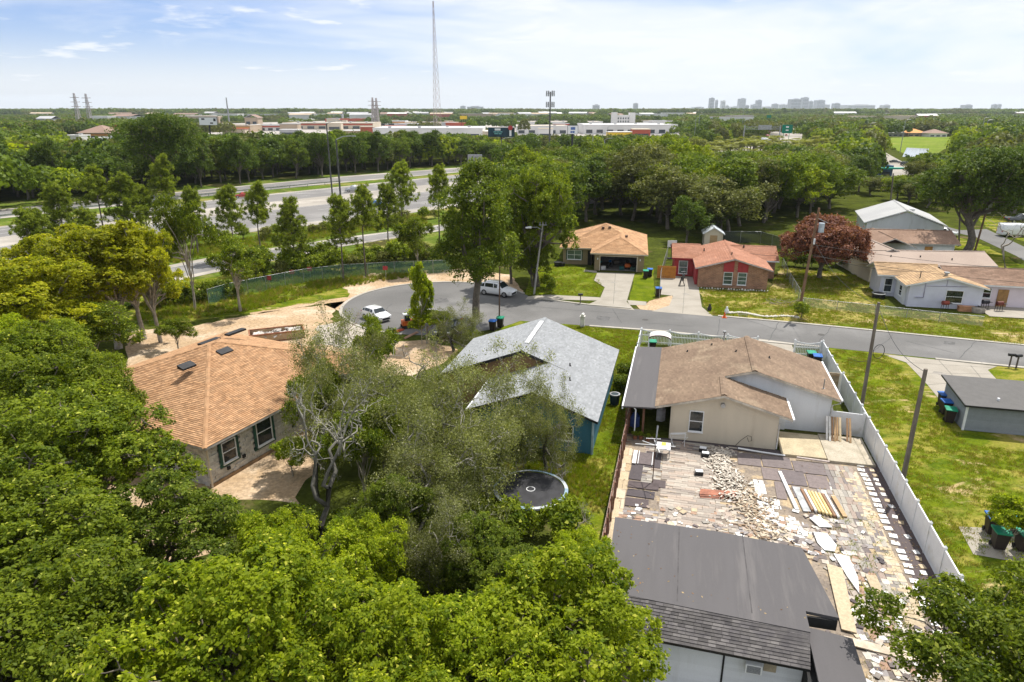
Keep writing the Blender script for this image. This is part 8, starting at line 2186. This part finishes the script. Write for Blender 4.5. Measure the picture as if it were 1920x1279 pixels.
for x, y in ((507, 537), (550, 525), (583, 519), (724, 517)):
    t = thing('warning_flag', 'small red flag on the green mesh fence', 'flag', gpos(x, y + 7), 0, 'red flags on the mesh fence'); mb = MB(); mb.beam((0, 0, 0), (0, 0, 1.9), .04, .04); mb.build('stick', GALV, t); mb = MB(); mb.box(-.35, .3, -.06, -.04, 1.3, 1.85); mb.build('flag', M_redp, t)
# ------------------------------------------------------------------ grass tufts, weeds and leaf litter
def tuft_col(name, ms, seed, h, nb, wd):
    col = bpy.data.collections.new(name)
    for i, m in enumerate(ms):
        rg = np.random.default_rng(seed + i); k = nb
        a = rg.uniform(0, 6.28, k); r_ = rg.uniform(0, .16, k); b0 = np.stack([np.cos(a) * r_, np.sin(a) * r_, np.zeros(k)], 1)
        d = unit(np.stack([rg.normal(0, .5, k), rg.normal(0, .5, k), np.ones(k)], 1)); L_ = h * rg.uniform(.5, 1.3, k)[:, None]
        s_ = unit(np.cross(d, rg.normal(size=(k, 3)))) * wd
        V = np.stack([b0 - s_, b0 + s_, b0 + d * L_ + s_ * .2 + [0, 0, 0], b0 + d * L_ - s_ * .2], 1).reshape(-1, 3)
        me = np_mesh('tuft', V, np.arange(4 * k).reshape(-1, 4), np.clip(rg.normal(.5, .25, k), 0, 1), m)
        col.objects.link(bpy.data.objects.new('tuft', me))
    return col
GB1 = leaf_mat('grass_blade', (0.09, 0.13, 0.008), (0.24, 0.29, 0.016), (0.38, 0.33, 0.09), .45)
GB2 = leaf_mat('dry_grass_blade', (0.16, 0.14, 0.03), (0.34, 0.28, 0.08), (0.42, 0.34, 0.14), .3)
lawn_t = tuft_col('lawn_tufts', [GB1, GB1, GB2], 900, .10, 16, .012)
tall_t = tuft_col('tall_tufts', [GB1, GB1, GB2], 930, .45, 26, .02)
def grass(poly, n, col, smin, smax, seed, label):
    rg = random.Random(seed); xs = [p[0] for p in poly]; ys = [p[1] for p in poly]; pts = []
    while len(pts) < n:
        q = (rg.uniform(min(xs), max(xs)), rg.uniform(min(ys), max(ys)))
        if in_poly(q, poly):
            w_ = math.sin(q[0] * .9 + 2 * math.sin(q[1] * .37)) * math.cos(q[1] * .7 + 1.5 * math.sin(q[0] * .31))
            if w_ > rg.uniform(-1.1, .6): pts.append((q[0], q[1], .01))
    gn_scatter('grass', pts, [rg.uniform(smin, smax) for _ in pts], [rg.uniform(0, 6.3) for _ in pts], col, label, 'grass')
P2 = lambda pts: [(p[0], p[1]) for p in pts]
grass(P2(lp((16.6, -6), (16.6, 33), (17.0, 39.2), (22.5, 38.5), (23.2, 20), (40, 20), (40, -6))), 11000, lawn_t, .7, 1.7, 1, 'short patchy grass of the right lawn')
grass(P2(lp((-3.0, 9), (-.2, 9), (-.2, 40.5), (-9, 40.6), (-2, 30))), 2600, lawn_t, .7, 1.6, 2, 'short grass between the blue house and the rusty fence')
grass(P2(px((1310, 541), (1440, 548), (1465, 500), (1640, 520), (1660, 580), (1920, 600), (1920, 648), (1500, 604), (1330, 590))), 7000, lawn_t, .8, 2.2, 3, 'dry grass of the lawns across the street')
grass(P2(px((985, 553), (1000, 500), (1060, 495), (1118, 514), (1130, 540), (1122, 556), (1020, 552))), 2200, lawn_t, .6, 1.2, 4, 'green grass in front of the tan house')
grass(P2(px((250, 600), (280, 545), (450, 520), (640, 505), (830, 510), (640, 540), (480, 580), (300, 608))), 4500, tall_t, .4, 1.2, 5, 'tall grass on the slope by the green mesh fence')
grass(P2(px((0, 520), (300, 470), (640, 422), (800, 400), (800, 420), (640, 442), (300, 498), (0, 560))), 4200, tall_t, .5, 1.4, 6, 'rough grass between the highway and the ramp')
grass(P2(lp((-6, 5), (-.3, 5), (-.3, 10), (-2.5, 11), (-8, 11))), 1500, tall_t, .3, .8, 7, 'rough grass around the trampoline')
mb = MB(); lt = [mat('dry_leaf', (.20, .11, .05), .9), mat('pale_dry_leaf', (.34, .25, .13), .9)]
for i in range(900):
    on_roof = i < 60
    if on_roof:
        u, v = rnd.uniform(.8, 8.8), rnd.choice([rnd.uniform(-4.8, .3), rnd.uniform(-4.8, -4.0)]); z = 3.008
        if rnd.random() < .5: u = rnd.uniform(.75, 2.5)
    else: u, v = rnd.choice([(rnd.uniform(.3, 15.5), rnd.uniform(-6, 15)), (rnd.uniform(15.0, 16.2), rnd.uniform(-6, 15))]); z = .10
    a = rnd.uniform(0, 6.3); c = L(u, v, z); s_ = rnd.uniform(.03, .07); p, q = Vector((math.cos(a), math.sin(a), rnd.uniform(-.2, .4))) * s_, Vector((-math.sin(a), math.cos(a), .1)) * s_ * .6
    mb.face([c - p, c - q, c + p, c + q], rnd.randint(0, 1), rnd.uniform(.6, 1.3))
o = mb.build('leaf_litter', lt); tag(o, 'dry leaf litter blown over the felt roof and the tiled yard', 'leaf litter', None, 'stuff')
# weeds growing between the tiles
grass(P2(lp((11.5, -5), (14.5, -5), (14.7, 9), (11.5, 8))), 260, lawn_t, .8, 1.8, 8, 'weeds growing between the salvaged tiles')
